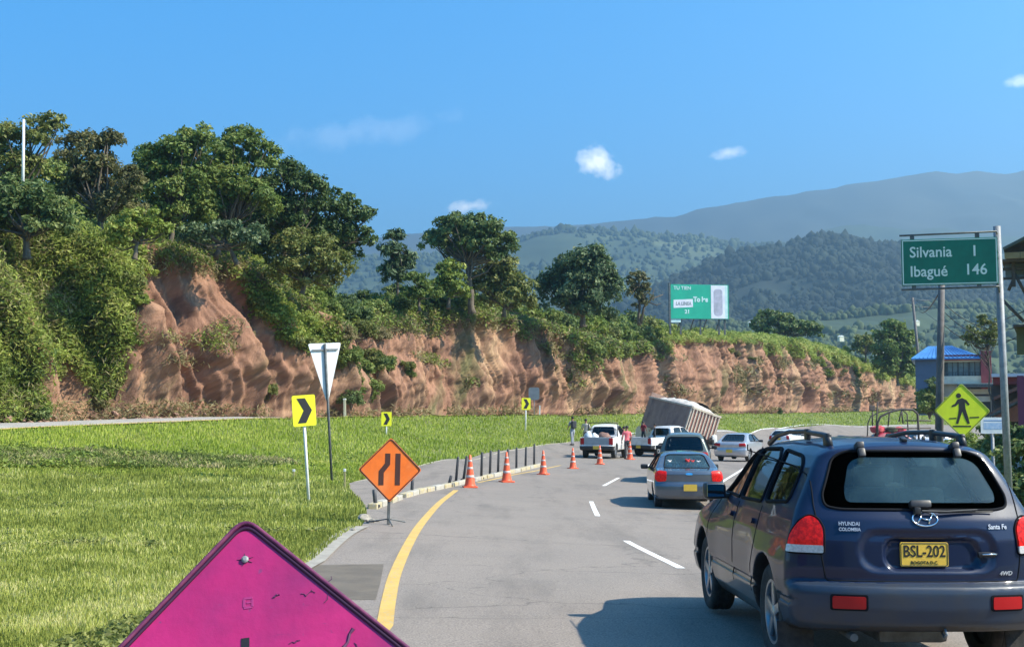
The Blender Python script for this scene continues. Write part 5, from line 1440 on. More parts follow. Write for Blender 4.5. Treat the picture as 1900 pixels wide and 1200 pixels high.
# tailgate trim
seam('tailgate_gap', suv, [(-.70, 1.60), (-.72, 1.20), (-.705, .90), (-.675, .70), (-.66, .682), (.66, .682), (.675, .70), (.705, .90), (.72, 1.20), (.70, 1.60)], REAR, .006, M['gasket'], tailgate, off=-.001)
number_plate(suvr, (.005, .118, .865))
badge = panel('badge', suv, [(.02 + .088 * math.cos(t), 1.105 + .047 * math.sin(t)) for t in np.linspace(0, 2 * math.pi, 28, endpoint=False)], REAR, .004, m_navy, suvr, .03, .004)
seam('badge_ring', suv, [(.02 + .088 * math.cos(t), 1.105 + .047 * math.sin(t)) for t in np.linspace(0, 2 * math.pi, 28, endpoint=False)], REAR, .006, M['chrome'], badge, off=.005, closed=True, step=.05)
lb = MB()
seam('', suv, [(-.035, 1.078), (-.012, 1.108), (.0, 1.138)], REAR, .0065, None, None, off=.008, mb=lb)
seam('', suv, [(.042, 1.072), (.053, 1.102), (.077, 1.132)], REAR, .0065, None, None, off=.008, mb=lb)
seam('', suv, [(-.008, 1.112), (.022, 1.100), (.050, 1.098)], REAR, .0065, None, None, off=.008, mb=lb)
lb.build('badge_letter', M['chrome'], badge, smooth=True)
m_letter = pm('satin_letters', (.50, .52, .56), rough=.4, metal=.3)
def rear_text(body, size, x, z, **k):
    p, ok = march(suv, np.array([[x, -1.5, z]]), (0, 1, 0)); g = grad(suv, p)[0]; g /= np.linalg.norm(g)
    tx = math.atan2(g[2], -g[1])
    return text_mesh('lettering', body, size, m_letter, suvr, (x, p[0][1] - .006, z), rot=(math.pi / 2 - tx, 0, math.atan2(g[0], -g[1]) ), ext=.002, bold=.0006, **k)
rear_text('HYUNDAI', .038, -.505, 1.070, sx=.85); rear_text('COLOMBIA', .034, -.505, 1.032, sx=.85)
rear_text('Santa Fe', .048, .535, 1.052, shear=.15, sx=.9); rear_text('4WD', .040, .575, .735, sx=1.1, shear=.2)
# gate handle, wiper, washer nub, tow eye
MB().box((.435, .105, .865), (.12, .03, .035), None, .012).build('gate_handle', M['black'], suvr, auto=50)
MB().tube([(.40, .085, .868), (.50, .088, .870)], .006, 6).build('handle_trim', M['chrome'], suvr, smooth=True)
wp, _ = march(suv, np.array([[.0, -1.5, 1.165], [.18, -1.5, 1.163], [.45, -1.5, 1.172], [.0, -1.5, 1.20], [-.02, -1.5, 1.185]]), (0, 1, 0))
wb = MB().box((wp[3][0], wp[3][1] - .03, 1.205), (.15, .06, .055), Matrix.Rotation(R(-20), 3, 'X'), .018).box((wp[0][0] - .03, wp[0][1] - .03, 1.165), (.05, .05, .05), None, .015)
wb.tube([(wp[0][0], wp[0][1] - .045, 1.160), (wp[1][0], wp[1][1] - .04, 1.158), (.40, wp[2][1] - .045, 1.170)], [.010, .008, .006], 6)
wb.build('wiper', M['black'], suvr, auto=50)
MB().tube([(.12, wp[1][1] - .035, 1.150), (.52, wp[2][1] - .02, 1.158)], .006, 6).build('wiper_blade', M['rubber'], suvr, smooth=True)
MB().box((.02, .52, 1.655), (.04, .07, .03), Matrix.Rotation(R(15), 3, 'X'), .01).build('antenna_base', M['black'], suvr)
MB().tube([(.12, .08, .37), (.12, .04, .33), (.12, .08, .30), (.12, .13, .33)], .010, 6).build('tow_eye', M['steel'], suvr, smooth=True)
MB().tube([(-.5, .10, .30), (-.5, .6, .31)], .028, 10).box((0, .8, .30), (.5, .9, .16), None, .04).build('exhaust', M['steel_dark'], suvr)
MB().tube([(-.75, YA1, .36), (.75, YA1, .36)], .05, 8).tube([(-.75, YA2, .36), (.75, YA2, .36)], .05, 8).box((0, 2.2, .30), (1.3, 3.2, .06)).build('chassis', M['black'], suvr)
# seats and head rests seen through the glass
for (x, y) in ((-.38, 2.25), (.38, 2.25), (-.40, 1.32), (.0, 1.32), (.40, 1.32)):
    st = MB().box((x, y, .95), (.44 if y > 2 else .38, .16, .66), Matrix.Rotation(R(8), 3, 'X'), .06).box((x, y + .24, .62), (.46 if y > 2 else .38, .5, .16), None, .05)
    st.box((x, y - .06, 1.36), (.25, .10, .17), Matrix.Rotation(R(8), 3, 'X'), .045)
    st.build('seat', M['interior'], suvr, auto=50)
MB().box((0, 2.96, 1.0), (1.4, .35, .18), None, .05).build('dashboard', M['interior'], suvr, auto=50)
SUV_POS = ((1707 - CXP) / 267.0, 8.20)
suvr.rotation_euler = (R(-1.0), R(0.3), R(1.0))
suvr.location = (SUV_POS[0] + .02, SUV_POS[1], 0.01)
# ------------------------------------------------------------------ other vehicles, built the same way at coarser grain
def build_car(name, label, cat, loc, yaw, prof, wz, axles, rw, paint, h=.04, wins=None, rear_win=None, front_win=None, lamps=None, extra=None, parts=None, group=None, pitch=0, bed=None, tuck=(1.0, .16, .03), spokes=5, plate=None, trunk=None, glass=None, track=None, bumper_z=None, bumper_mat=None, mirror=None, tw=.2, roof_z=None):
    T_ = Table(prof, blur=3); wz = np.array(wz); top = max(p[1] for p in prof); L = max(p[0] for p in prof); Wm = wz[:, 1].max()
    def f(x, y, z):
        ax = np.abs(x)
        yr = y - tuck[1] * (ax / Wm) ** 3 * sstep(tuck[0], 0, y) + .30 * (ax / Wm) ** 3 * sstep(L - 1.1, L - .1, y)
        zz = z + .045 * (ax / (Wm * .7)) ** 2 * sstep(top - .35, top - .1, z)
        s_ = T_(yr, zz); W = np.interp(z, wz[:, 0], wz[:, 1])
        W = W - .05 * sstep(1.0, 0, y) * sstep(.7, top - .2, z) - .07 * sstep(L - 1.2, L, y)
        d = smax(s_, (ax - W) * .93, .07)
        for ya in axles:
            c = np.maximum(np.hypot(y - ya, z - rw) - rw * 1.17, Wm * .68 - ax); d = smax(d, -c, .015)
        if bed is not None:
            (y0, y1, z0, hw) = bed
            q = np.maximum(np.maximum(y0 - y, y - y1), np.maximum(z0 - z, ax - hw)); d = np.maximum(d, -q)
        return d
    lo, hi = (-Wm - .1, -.1, .12), (Wm + .1, L + .1, top + .1)
    Pn, Q, Nn = surface_net(f, lo, hi, h)
    root = empty(name, loc, (pitch, 0, yaw), label=label, cat=cat, group=group)
    C_ = Pn[Q].mean(1); NF_ = Nn[Q].mean(1)
    hole = np.zeros(len(Q), bool); sd = np.abs(NF_[:, 0]) > .5
    for o in (wins or []): hole |= sd & inpoly(C_[:, 1], C_[:, 2], o)
    if rear_win: hole |= (NF_[:, 1] < -.2) & (C_[:, 1] < rear_win[1]) & inpoly(C_[:, 0], C_[:, 2], rear_win[0])
    if front_win: hole |= (NF_[:, 1] > .2) & (C_[:, 1] > front_win[1]) & inpoly(C_[:, 0], C_[:, 2], front_win[0])
    well = np.zeros(len(Q), bool)
    for ya in axles: well |= (np.hypot(C_[:, 1] - ya, C_[:, 2] - rw) < rw * 1.17 + .03) & (np.abs(NF_[:, 0]) < .9)
    well |= (NF_[:, 2] < -.75) & (C_[:, 2] < .45)
    bp = np.zeros(len(Q), bool)
    if bumper_z: bp = (C_[:, 2] < bumper_z) & (C_[:, 1] < .4) & ~well
    tr = np.zeros(len(Q), bool)
    if trunk: tr = trunk(C_, NF_) & ~bp & ~hole & ~well
    ib = np.zeros(len(Q), bool)
    if bed is not None: ib = (C_[:, 1] > bed[0] - .01) & (C_[:, 1] < bed[1] + .01) & (np.abs(C_[:, 0]) < bed[3] + .01) & (C_[:, 2] > bed[2] - .05) & (np.abs(C_[:, 2] - bed[2]) < 2) & ((np.abs(np.abs(C_[:, 0]) - bed[3]) < .04) | (np.abs(C_[:, 1] - bed[0]) < .04) | (C_[:, 2] < bed[2] + .06))
    rf = (C_[:, 2] > (roof_z or top - .12)) & (NF_[:, 2] > .55)
    body = ~hole & ~well & ~bp & ~tr & ~ib & ~rf
    def sm_(nm, m, mt): return sub_mesh(nm, Pn, Q, Nn, m, mt, root)
    sm_('body', body, paint); sm_('wheel_arch_liner', well & ~hole, M['black'])
    if rf.any(): sm_('roof', rf & ~hole, paint)
    if bumper_z: sm_('rear_bumper', bp, bumper_mat or paint)
    if trunk: sm_('tailgate' if bed is not None or 'van' in name or 'wagon' in name else 'boot_lid', tr, paint if not (parts and 'gate_mat' in parts) else parts['gate_mat'])
    if bed is not None: sm_('load_bed', ib & ~well & ~bp & ~tr & ~rf, M['black'])
    gl = glass or M['glass_dark']
    for s in (-1, 1):
        for o in (wins or []):
            w = panel('window', f, o, side(s), -.003, gl, root, .08, .004)
            seam('window_seal', f, o, side(s), .016, M['gasket'], w, closed=True, step=.06, n=5)
    if rear_win:
        w = panel('rear_window', f, rear_win[0], REAR, -.003, gl if len(rear_win) < 3 else rear_win[2], root, .08, .004)
        seam('window_seal', f, rear_win[0], REAR, .016, M['gasket'], w, closed=True, step=.06, n=5)
    if front_win: panel('windscreen', f, front_win[0], ((0, L + 2, 0), (1, 0, 0), (0, 0, 1), (0, -1, 0)), -.003, gl, root, .1, .004)
    for (nm, out, ang, y0, mt, th) in (lamps or []):
        for s in (-1, 1):
            if ang is None:
                panel(nm, f, [(s * a, b) for a, b in out], REAR, th, mt, root, .04, .015)
            else:
                bs = diag(s, ang, y0); bs = (np.array([s * (Wm - .17), y0, 0]) - bs[3] * 2.0, bs[1], bs[2], bs[3])
                panel(nm, f, out, bs, th, mt, root, .035, .015)
    tk = track or (Wm - .10)
    for ya in axles:
        for s in (-1, 1): wheel(root, s * (tk - tw * .25), ya, rw, tw, s, spokes, rimr=rw * .66, seg=24)
    MB().box((0, L / 2, .28), (Wm * 1.3, L * .7, .08)).tube([(-tk, axles[0], rw), (tk, axles[0], rw)], .04, 6).build('chassis', M['black'], root)
    if mirror:
        for s in (-1, 1):
            MB().box((s * (mirror[0]), mirror[1], mirror[2]), (.20, .11, .13), None, .035).box((s * (mirror[0] - .12), mirror[1] + .02, mirror[2] - .03), (.10, .04, .04)).build('door_mirror', M['black'], root, auto=60)
    if plate: number_plate(root, (plate[0], march(f, np.array([[plate[0], -1.5, plate[1]]]), (0, 1, 0))[0][0][1] - .012, plate[1]), body=plate[2] if len(plate) > 2 else '')
    return root, f
def seats(root, ys, z=.9, col=None, w=.42):
    for y in ys:
        for x in (-.36, .36):
            MB().box((x, y, z), (w, .14, .55), Matrix.Rotation(R(8), 3, 'X'), .05).box((x, y - .06, z + .38), (.24, .09, .16), None, .04).build('seat', col or M['interior'], root, auto=50)
sedan_prof = [(.10, .26), (.02, .35), (.0, .50), (.01, .62), (.05, .70), (.04, .90), (.10, .985), (.35, 1.01), (.62, 1.04), (.85, 1.14), (1.25, 1.385), (1.5, 1.445), (2.0, 1.475), (2.5, 1.455), (2.78, 1.38), (3.30, 1.05), (3.5, .985), (4.0, .90), (4.28, .78), (4.40, .62), (4.42, .42), (4.35, .24), (3.6, .20), (1, .20)]
sedan_w = [(.2, .78), (.35, .85), (.55, .875), (.75, .875), (.92, .85), (1.02, .815), (1.2, .715), (1.35, .63), (1.45, .54), (1.55, .4)]
sed_wins = [rpoly([(3.12, 1.02), (2.60, 1.34), (2.26, 1.38), (2.18, 1.0)], .05), rpoly([(2.10, 1.0), (2.18, 1.385), (1.65, 1.36), (1.30, 1.22), (1.15, 1.03)], .06)]
sed_rw = rpoly([(-.60, 1.04), (-.50, 1.34), (-.42, 1.375), (.42, 1.375), (.50, 1.34), (.60, 1.04)], .07)
sed_fw = rpoly([(-.60, 1.06), (-.50, 1.36), (.50, 1.36), (.60, 1.06)], .06)
m_greyb = pm('grey_blue_metallic', (.105, .125, .150), (.12, .14, .165), scale=3, rough=.24, metal=.5, coat=1)
m_silver = pm('silver_paint', (.46, .45, .46), (.50, .49, .50), scale=3, rough=.28, metal=.5, coat=.8)
m_white = pm('white_car_paint', (.72, .72, .71), (.66, .66, .64), scale=5, rough=.3, coat=.8)
m_white2 = pm('dusty_white_paint', (.74, .73, .70), (.60, .58, .54), scale=3, rough=.4, coat=.5)
m_dgreen = pm('dark_green_grey_paint', (.10, .12, .10), (.12, .135, .115), scale=3, rough=.3, metal=.3, coat=.8)
trunk_sed = lambda C_, N_: (C_[:, 1] < .95) & (C_[:, 2] > .64) & (C_[:, 2] < 1.03) & (np.abs(C_[:, 0]) < .60) & ((N_[:, 1] < -.3) | (N_[:, 2] > .5))
def at(px, Y, off=0.0): p = stand(px, Y); p.z += off; return p
# grey-blue sedan straight ahead
sx = stand(1278, 30.2)
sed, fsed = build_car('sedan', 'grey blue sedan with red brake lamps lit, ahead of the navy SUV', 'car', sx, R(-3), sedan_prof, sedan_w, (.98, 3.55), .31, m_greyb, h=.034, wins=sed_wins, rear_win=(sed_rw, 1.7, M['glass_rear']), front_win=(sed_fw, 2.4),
    lamps=[('tail_lamp', rpoly([(-.13, .72), (-.15, .88), (-.13, .965), (.06, .985), (.17, .93), (.15, .78), (.06, .70)], .04), 40, .15, M['red_lens'], .012)], trunk=trunk_sed, bumper_z=.66, plate=(.02, .56), mirror=(.97, 2.85, 1.02), pitch=R(-1))
panel('badge', fsed, [(.09 * math.cos(t), .90 + .03 * math.sin(t)) for t in np.linspace(0, 6.1, 14)], REAR, .008, M['chrome'], sed, .04, .004)
seats(sed, (1.55, 2.35), .85)
sf_o = sed
m_toyr = pm('red_cloth', (.55, .04, .04), rough=.9); m_toyw = pm('white_plush', (.75, .72, .70), (.6, .55, .52), scale=30, rough=.95)
for i, (x, c, s_) in enumerate(((-.42, m_toyw, .07), (-.20, m_toyw, .05), (.05, m_toyr, .08), (.18, m_toyr, .07), (.33, m_toyw, .065), (-.05, m_toyr, .05))):
    tp = empty('plush_toy', sed.matrix_world @ Vector((0, 0, 0)), label=['white plush toy at the left end of the grey sedan rear shelf', 'small white plush toy second from the left on the sedan rear shelf', 'largest red plush toy in the middle of the sedan rear shelf', 'red plush toy right of the largest one on the sedan rear shelf', 'white plush toy at the right end of the sedan rear shelf', 'smallest red plush toy left of the largest one on the sedan shelf'][i], cat='toy', group='toys on the sedan rear shelf')
    Mx = Matrix.Translation(sed.location) @ Euler(sed.rotation_euler).to_matrix().to_4x4()
    tp.matrix_world = Mx @ Matrix.Translation((x, .98, 1.04))
    bmx = bmesh.new()
    for (cx, cz, rr) in ((0, s_ * .8, s_), (0, s_ * 2.0, s_ * .7), (-s_ * .55, s_ * 2.6, s_ * .28), (s_ * .55, s_ * 2.6, s_ * .28)):
        bmesh.ops.create_icosphere(bmx, subdivisions=2, radius=rr, matrix=Matrix.Translation((cx, 0, cz)))
    me_ = bpy.data.meshes.new('toy_body'); bmx.to_mesh(me_); bmx.free(); me_.materials.append(c); link('toy_body', me_, tp)
# dark green-grey SUV directly ahead of that sedan
van_prof = [(.10, .32), (.0, .45), (.0, .62), (.06, .68), (.08, 1.0), (.14, 1.15), (.32, 1.60), (.45, 1.72), (1.0, 1.77), (2.0, 1.77), (2.55, 1.70), (3.2, 1.18), (3.5, 1.10), (4.1, 1.02), (4.35, .85), (4.4, .5), (4.3, .28), (1, .28)]
van_w = [(.2, .80), (.4, .88), (.6, .90), (.95, .89), (1.12, .86), (1.4, .76), (1.6, .67), (1.72, .58), (1.82, .45)]
vw = [rpoly([(3.05, 1.14), (2.55, 1.60), (2.2, 1.62), (2.12, 1.13)], .05), rpoly([(2.04, 1.13), (2.1, 1.63), (1.35, 1.62), (1.3, 1.14)], .05), rpoly([(1.22, 1.14), (1.27, 1.62), (.70, 1.58), (.50, 1.18)], .06)]
vrw = rpoly([(-.66, 1.16), (-.56, 1.56), (-.48, 1.62), (.48, 1.62), (.56, 1.56), (.66, 1.16)], .08)
wag, fw_ = build_car('station_wagon', 'dark green grey SUV mostly hidden ahead of the grey blue sedan', 'car', stand(1268, 41.0), R(-10), van_prof, van_w, (.85, 3.45), .35, m_dgreen, h=.045, wins=vw, rear_win=(vrw, 1.2), front_win=(rpoly([(-.62, 1.2), (-.52, 1.62), (.52, 1.62), (.62, 1.2)], .06), 2.4),
    lamps=[('tail_lamp', rpoly([(-.10, .80), (-.10, 1.10), (.10, 1.10), (.10, .80)], .03), 40, .15, M['red_lens_dark'], .012)], mirror=(1.02, 2.85, 1.2), bumper_z=.64, bumper_mat=M['black'], plate=(0, .8))
seats(wag, (2.3,), 1.0)
# silver sedan
sil, fs_ = build_car('sedan', 'silver sedan with its sunlit side, right of the tipper truck', 'car', stand(1352, 62), R(-26), sedan_prof, sedan_w, (.98, 3.55), .31, m_silver, h=.045, wins=sed_wins, rear_win=(sed_rw, 1.7), front_win=(sed_fw, 2.4),
    lamps=[('tail_lamp', rpoly([(-.20, .78), (-.20, .93), (.12, .95), (.15, .80)], .03), 30, .12, M['red_lens_dark'], .012)], trunk=trunk_sed, bumper_z=.62, plate=(0, .55), mirror=(.97, 2.85, 1.02))
# white hatch farther on
hat_prof = [(.10, .28), (.0, .42), (.0, .60), (.08, .70), (.10, .95), (.20, 1.08), (.62, 1.40), (.85, 1.47), (1.6, 1.52), (2.2, 1.50), (2.5, 1.43), (3.05, 1.05), (3.3, .98), (3.75, .88), (3.95, .72), (3.98, .40), (3.9, .24), (.8, .22)]
hw_ = [rpoly([(2.85, 1.03), (2.35, 1.40), (2.0, 1.43), (1.95, 1.02)], .05), rpoly([(1.87, 1.02), (1.92, 1.43), (1.15, 1.40), (.85, 1.10)], .06)]
hat, fh_ = build_car('hatchback_car', 'small silver white car, farthest of the cars on the bend', 'car', stand(1443, 88), R(-34), hat_prof, [(a, b * .97) for a, b in sedan_w[:-1]] + [(1.6, .4)], (.72, 3.15), .29, m_white, h=.05, wins=hw_, rear_win=(rpoly([(-.60, 1.06), (-.48, 1.36), (.48, 1.36), (.60, 1.06)], .07), 1.1), front_win=(sed_fw, 2.2),
    lamps=[('tail_lamp', rpoly([(-.08, .75), (-.08, 1.02), (.10, 1.02), (.10, .75)], .03), 40, .15, M['red_lens_dark'], .012)], bumper_z=.60, plate=(0, .78), mirror=(.95, 2.6, 1.02))
# pick-ups
pk_prof = [(.06, .42), (.0, .50), (.0, .62), (.05, .66), (.05, 1.08), (.07, 1.10), (1.95, 1.10), (1.98, 1.2), (2.12, 1.60), (2.3, 1.72), (3.1, 1.74), (3.4, 1.68), (3.95, 1.20), (4.2, 1.12), (4.9, 1.02), (5.05, .85), (5.08, .45), (5.0, .35), (1, .38)]
pk_w = [(.3, .82), (.45, .87), (.65, .89), (1.0, .885), (1.12, .86), (1.4, .74), (1.6, .66), (1.7, .58), (1.8, .46)]
pw = [rpoly([(3.85, 1.18), (3.35, 1.60), (3.05, 1.63), (3.0, 1.17)], .05), rpoly([(2.92, 1.17), (2.95, 1.63), (2.38, 1.60), (2.28, 1.18)], .05)]
prw = rpoly([(-.60, 1.20), (-.52, 1.58), (.52, 1.58), (.60, 1.20)], .06)
m_gate = pm('grey_tailgate', (.34, .36, .37), (.28, .31, .31), scale=3, rough=.4)
tg = lambda C_, N_: (C_[:, 1] < .16) & (C_[:, 2] > .67) & (np.abs(C_[:, 0]) < .70) & (N_[:, 1] < -.2)
def pickup(label, px, Y, yaw, **k):
    return build_car('pickup_truck', label, 'pickup truck', stand(px, Y), yaw, pk_prof, pk_w, (.95, 4.05), .35, m_white2, h=.045, wins=pw, rear_win=(prw, 2.6), front_win=(rpoly([(-.62, 1.24), (-.52, 1.62), (.52, 1.62), (.62, 1.24)], .06), 3.0), bed=(.10, 1.90, .68, .80),
        lamps=[('tail_lamp', rpoly([(-.09, .72), (-.09, 1.04), (.08, 1.04), (.08, .72)], .02), 36, .12, M['red_lens_dark'], .012)], trunk=tg, bumper_z=.645, bumper_mat=M['black'], tuck=(.6, .05, 0), mirror=(1.0, 3.6, 1.2), group='white pickup trucks stopped by the cones', tw=.22, **k)
pk1, fp1 = pickup('white pickup truck with grey tailgate and a loaded bed behind the cones', 1106, 60.5, R(-15), parts={'gate_mat': m_gate}, plate=(0, .56))
pk2, fp2 = pickup('white pickup truck beside the tipper truck with people at its bed', 1184, 68, R(-46), plate=(0, .56))
# load rack and things in the first bed
def on(root, p):  # world position of a local point
    return Matrix.Translation(root.location) @ Euler(root.rotation_euler).to_matrix().to_4x4() @ Vector(p)
rk = MB()
for s in (-1, 1): rk.tube([(s * .78, 1.88, 1.08), (s * .76, 1.88, 1.80)], .025, 6)
rk.tube([(-.76, 1.88, 1.80), (.76, 1.88, 1.80)], .025, 6).tube([(-.76, 1.88, 1.45), (.76, 1.88, 1.45)], .02, 6)
rk.build('load_rack', M['black'], pk1, smooth=True)
def blob(name, mat, c, r, label=None, cat=None, group=None, seed=0, yaw=0, amp=.25, parent=None):
    bm = bmesh.new(); bmesh.ops.create_icosphere(bm, subdivisions=3, radius=1)
    for v in bm.verts:
        n = 1 + amp * float(pnoise(v.co.x * 1.4 + seed, v.co.y * 1.4, v.co.z * 1.4)); v.co = Vector((v.co.x * r[0] * n, v.co.y * r[1] * n, max(v.co.z * n, -.8) * r[2]))
    me = bpy.data.meshes.new(name); bm.to_mesh(me); bm.free(); me.materials.append(mat); me.polygons.foreach_set('use_smooth', [True] * len(me.polygons))
    o = link(name, me, parent, label=label, cat=cat, group=group); o.location = c; o.rotation_euler = (0, 0, yaw); return o
m_sack = pm('white_sack', (.72, .74, .74), (.55, .57, .58), scale=8, rough=.85, bump=.4, bscale=20); m_brown = pm('brown_sack', (.26, .15, .11), (.18, .10, .08), scale=8, rough=.9, bump=.4, bscale=20)
blob('sack', m_sack, on(pk1, (-.52, .55, 1.02)), (.22, .25, .36), 'white sack standing at the left of the loaded pickup bed', 'sack', 'sacks in the loaded pickup bed', 1)
blob('sack', m_sack, on(pk1, (-.25, .9, .98)), (.2, .25, .30), 'white sack lying further in, right of the standing one', 'sack', 'sacks in the loaded pickup bed', 2)
blob('sack', m_brown, on(pk1, (.35, .6, .98)), (.30, .3, .30), 'brown sack at the right of the loaded pickup bed', 'sack', 'sacks in the loaded pickup bed', 3)
blob('sack', m_brown, on(pk1, (.15, 1.3, 1.0)), (.35, .3, .34), 'brown sack against the cab of the loaded pickup', 'sack', 'sacks in the loaded pickup bed', 4)
m_lblue = pm('pale_blue_band', (.30, .48, .60), rough=.4)
panel('side_stripe', fp2, rrect(1.9, .06, .01, 3.4, 1.08), side(1), .006, m_lblue, pk2, .08, .004)

# ------------------------------------------------------------------ tipper truck with a tilted body
A_ = P(1286, 753, 72.5); Bb = P(1268, 810, 72.5); Cc = P(1204, 737, 77.5); Rr = P(1331, 760, 74.0)
zax = (A_ - Bb).normalized(); yax = (Cc - A_); yax = (yax - zax * yax.dot(zax)).normalized(); xax = yax.cross(zax).normalized()
bl = 5.4; bh = (A_ - Bb).length; bw = 2.15
RM = Matrix((xax, yax, zax)).transposed()
truck = empty('dump_truck', Bb, label='loaded tipper truck with its brown body tilted over, stopped beside the pickups', cat='truck')
m_tip = pm('rusty_brown_body', (.30, .19, .15), (.37, .245, .19), scale=2.2, rough=.75, bump=.3, bscale=20, c3=(.21, .135, .12), s3=1.2, lo3=.5, hi3=.7)
m_tipr = pm('pinkish_gate_paint', (.42, .20, .15), (.34, .17, .13), scale=4, rough=.7)
m_cream = pm('cream_frame', (.66, .58, .45), (.52, .42, .32), scale=5, rough=.6)
rot3 = RM
def L2(p): return RM @ Vector(p)
for (nm, c, d, mt) in (('side_wall', (.03, bl / 2, bh / 2), (.06, bl, bh), m_tip), ('side_wall', (bw - .03, bl / 2, bh / 2), (.06, bl, bh), m_tip), ('bed_floor', (bw / 2, bl / 2, .04), (bw - .13, bl - .12, .08), m_tip), ('front_wall', (bw / 2, bl - .03, bh / 2 + .15), (bw - .13, .05, bh + .3), m_tip), ('tailgate', (bw / 2, .03, bh * .48), (bw - .13, .05, bh * .93), m_tipr)):
    o = MB().box(L2(c), d, rot3, .01).build(nm, mt, truck)
    if nm == 'tailgate':
        for i in range(9):
            x = .12 + i * (bw - .24) / 8
            MB().box(L2((x, -.03, bh * .48)), (.075, .06, bh * .90), rot3, .01).build('slat', m_cream, o)
        MB().box(L2((bw / 2, -.03, bh * .955)), (bw - .02, .09, .13), rot3, .01).build('top_rail', m_cream, o); MB().box(L2((bw / 2, -.03, .03)), (bw - .02, .09, .13), rot3, .01).build('bottom_rail', m_cream, o)
    if nm == 'side_wall' and c[0] < 1:
        for i in range(3):
            MB().box(L2((-.012, .5 + i * (bl - 1.0) / 2, bh / 2)), (.03, .05, bh * .94), rot3, .01).build('rib', m_tip, o)
        MB().box(L2((-.02, bl / 2, bh - .06)), (.06, bl, .10), rot3, .01).build('top_rail', m_cream, o)
        MB().box(L2((-.022, .05, bh / 2)), (.06, .12, bh), rot3, .01).build('corner_post', m_cream, o)
# load: pale heap under a torn dark tarp
m_load = pm('pale_rubble_load', (.54, .50, .45), (.40, .36, .32), scale=5, rough=.95, bump=.8, bscale=8)
nx_, ny_ = 22, 40; vs, fs = [], []
for i in range(nx_ + 1):
    for j in range(ny_ + 1):
        x, y = .08 + (bw - .16) * i / nx_, .08 + (bl - .16) * j / ny_
        z = bh - .10 + .46 * math.sin(math.pi * i / nx_) ** .8 * math.sin(math.pi * min(1, j / ny_ * 1.02)) ** .5 + .12 * float(fbm(x * 2, y * 2, 1, 3))
        vs.append(L2((x, y, z)))
for i in range(nx_):
    for j in range(ny_): a = i * (ny_ + 1) + j; fs.append((a, a + ny_ + 1, a + ny_ + 2, a + 1))
lo_ = MB(); lo_.add(vs, fs); lo_.build('load', m_load, truck, smooth=True)
vs, fs = [], []
for i in range(13):
    for j in range(25):
        x, y = bw * .66 + bw * .40 * i / 12, 1.2 + (bl - 1.6) * j / 24
        z = bh + .42 - .42 * (i / 12) ** 1.6 + .07 * float(fbm(x * 3, y * 2, 7, 2)); vs.append(L2((x, y, z)))
for i in range(12):
    for j in range(24): a = i * 25 + j; fs.append((a, a + 25, a + 26, a + 1))
lo_ = MB(); lo_.add(vs, fs); tp_ = lo_.build('tarpaulin', pm('dark_tarpaulin', (.035, .035, .04), (.06, .055, .055), scale=6, rough=.7), truck, smooth=True)
# chassis, wheels and cab stay level on the road
fy = Vector((yax.x, yax.y, 0)).normalized(); ang = math.atan2(-fy.x, fy.y)
gc = Bb + xax * bw / 2; g0 = Vector((gc.x, gc.y, hz(gc.x, gc.y)))
LM_ = Matrix.Rotation(ang, 4, 'Z'); base_off = g0 - Bb
def T4(p): return base_off + (LM_ @ Vector((p[0] + (.85 if p[1] > 4.4 else 0), p[1] - (.35 if p[1] > 4.4 else 0), p[2])))
R3 = LM_.to_3x3()
for s in (-1, 1): MB().box(T4((s * .42, 2.6, .85)), (.12, 7.4, .26), R3, .01).build('chassis_rail', M['black'], truck)
for yy_ in (.9, 2.1, 5.6):
    for s in (-1, 1):
        for dd in ((.78, 1.02) if yy_ < 4 else (.95,)):
            A9 = R3 @ Matrix.Rotation(math.pi / 2, 3, 'Y')
            w_ = MB().lathe([(.28, -.10), (.42, -.12), (.50, -.10), (.51, 0), (.50, .10), (.42, .12), (.28, .10)], 28, A9).build('wheel', M['rubber'], truck, auto=40); w_.location = T4((s * dd, yy_, .51))
            MB().lathe([(.27, s * .115), (.2, s * .07), (.1, s * .13)], 20, A9).build('rim', M['steel'], w_, auto=40)
m_cab = pm('white_truck_cab', (.68, .68, .64), (.58, .57, .52), scale=4, rough=.35, coat=.5)
cabp = [(5.0, .75), (4.95, 1.0), (5.0, 2.45), (5.2, 2.62), (6.1, 2.60), (6.5, 1.85), (7.6, 1.70), (7.85, 1.45), (7.85, .75)]
cb = MB().prism([(a, b) for a, b in rpoly(cabp, .12, 4)], -1.08, 1.08, Matrix(((0, 1, 0), (1, 0, 0), (0, 0, 1)))); cb.v = [tuple(T4(v)) for v in cb.v]
cab_ = cb.build('cab', m_cab, truck, auto=35)
for s in (-1, 1):
    wq = MB().prism(rpoly([(5.15, 1.65), (5.2, 2.4), (6.0, 2.4), (6.3, 1.7)], .06, 3), s * 1.08 - .01, s * 1.08 + .01, Matrix(((0, 1, 0), (1, 0, 0), (0, 0, 1)))); wq.v = [tuple(T4(v)) for v in wq.v]; wq.build('window', M['glass_dark'], cab_)
    MB().box(T4((s * 1.0, 1.5, 1.12)), (.62, 2.6, .06), R3, .02).build('mudguard', m_cab, truck)
    MB().box(T4((s * 1.0, -.1, .85)), (.5, .04, .45), R3, .01).build('mud_flap', M['rubber'], truck)
    MB().box(T4((s * .95, -.02, 1.15)), (.22, .08, .10), R3, .01).build('tail_lamp', M['red_lens_dark'], truck)
MB().box(T4((1.15, .6, 1.30)), (.5, .7, .45), R3, .12).box(T4((1.1, -.1, 1.0)), (.35, .25, .5), R3, .08).build('fender', m_cab, truck, auto=40)
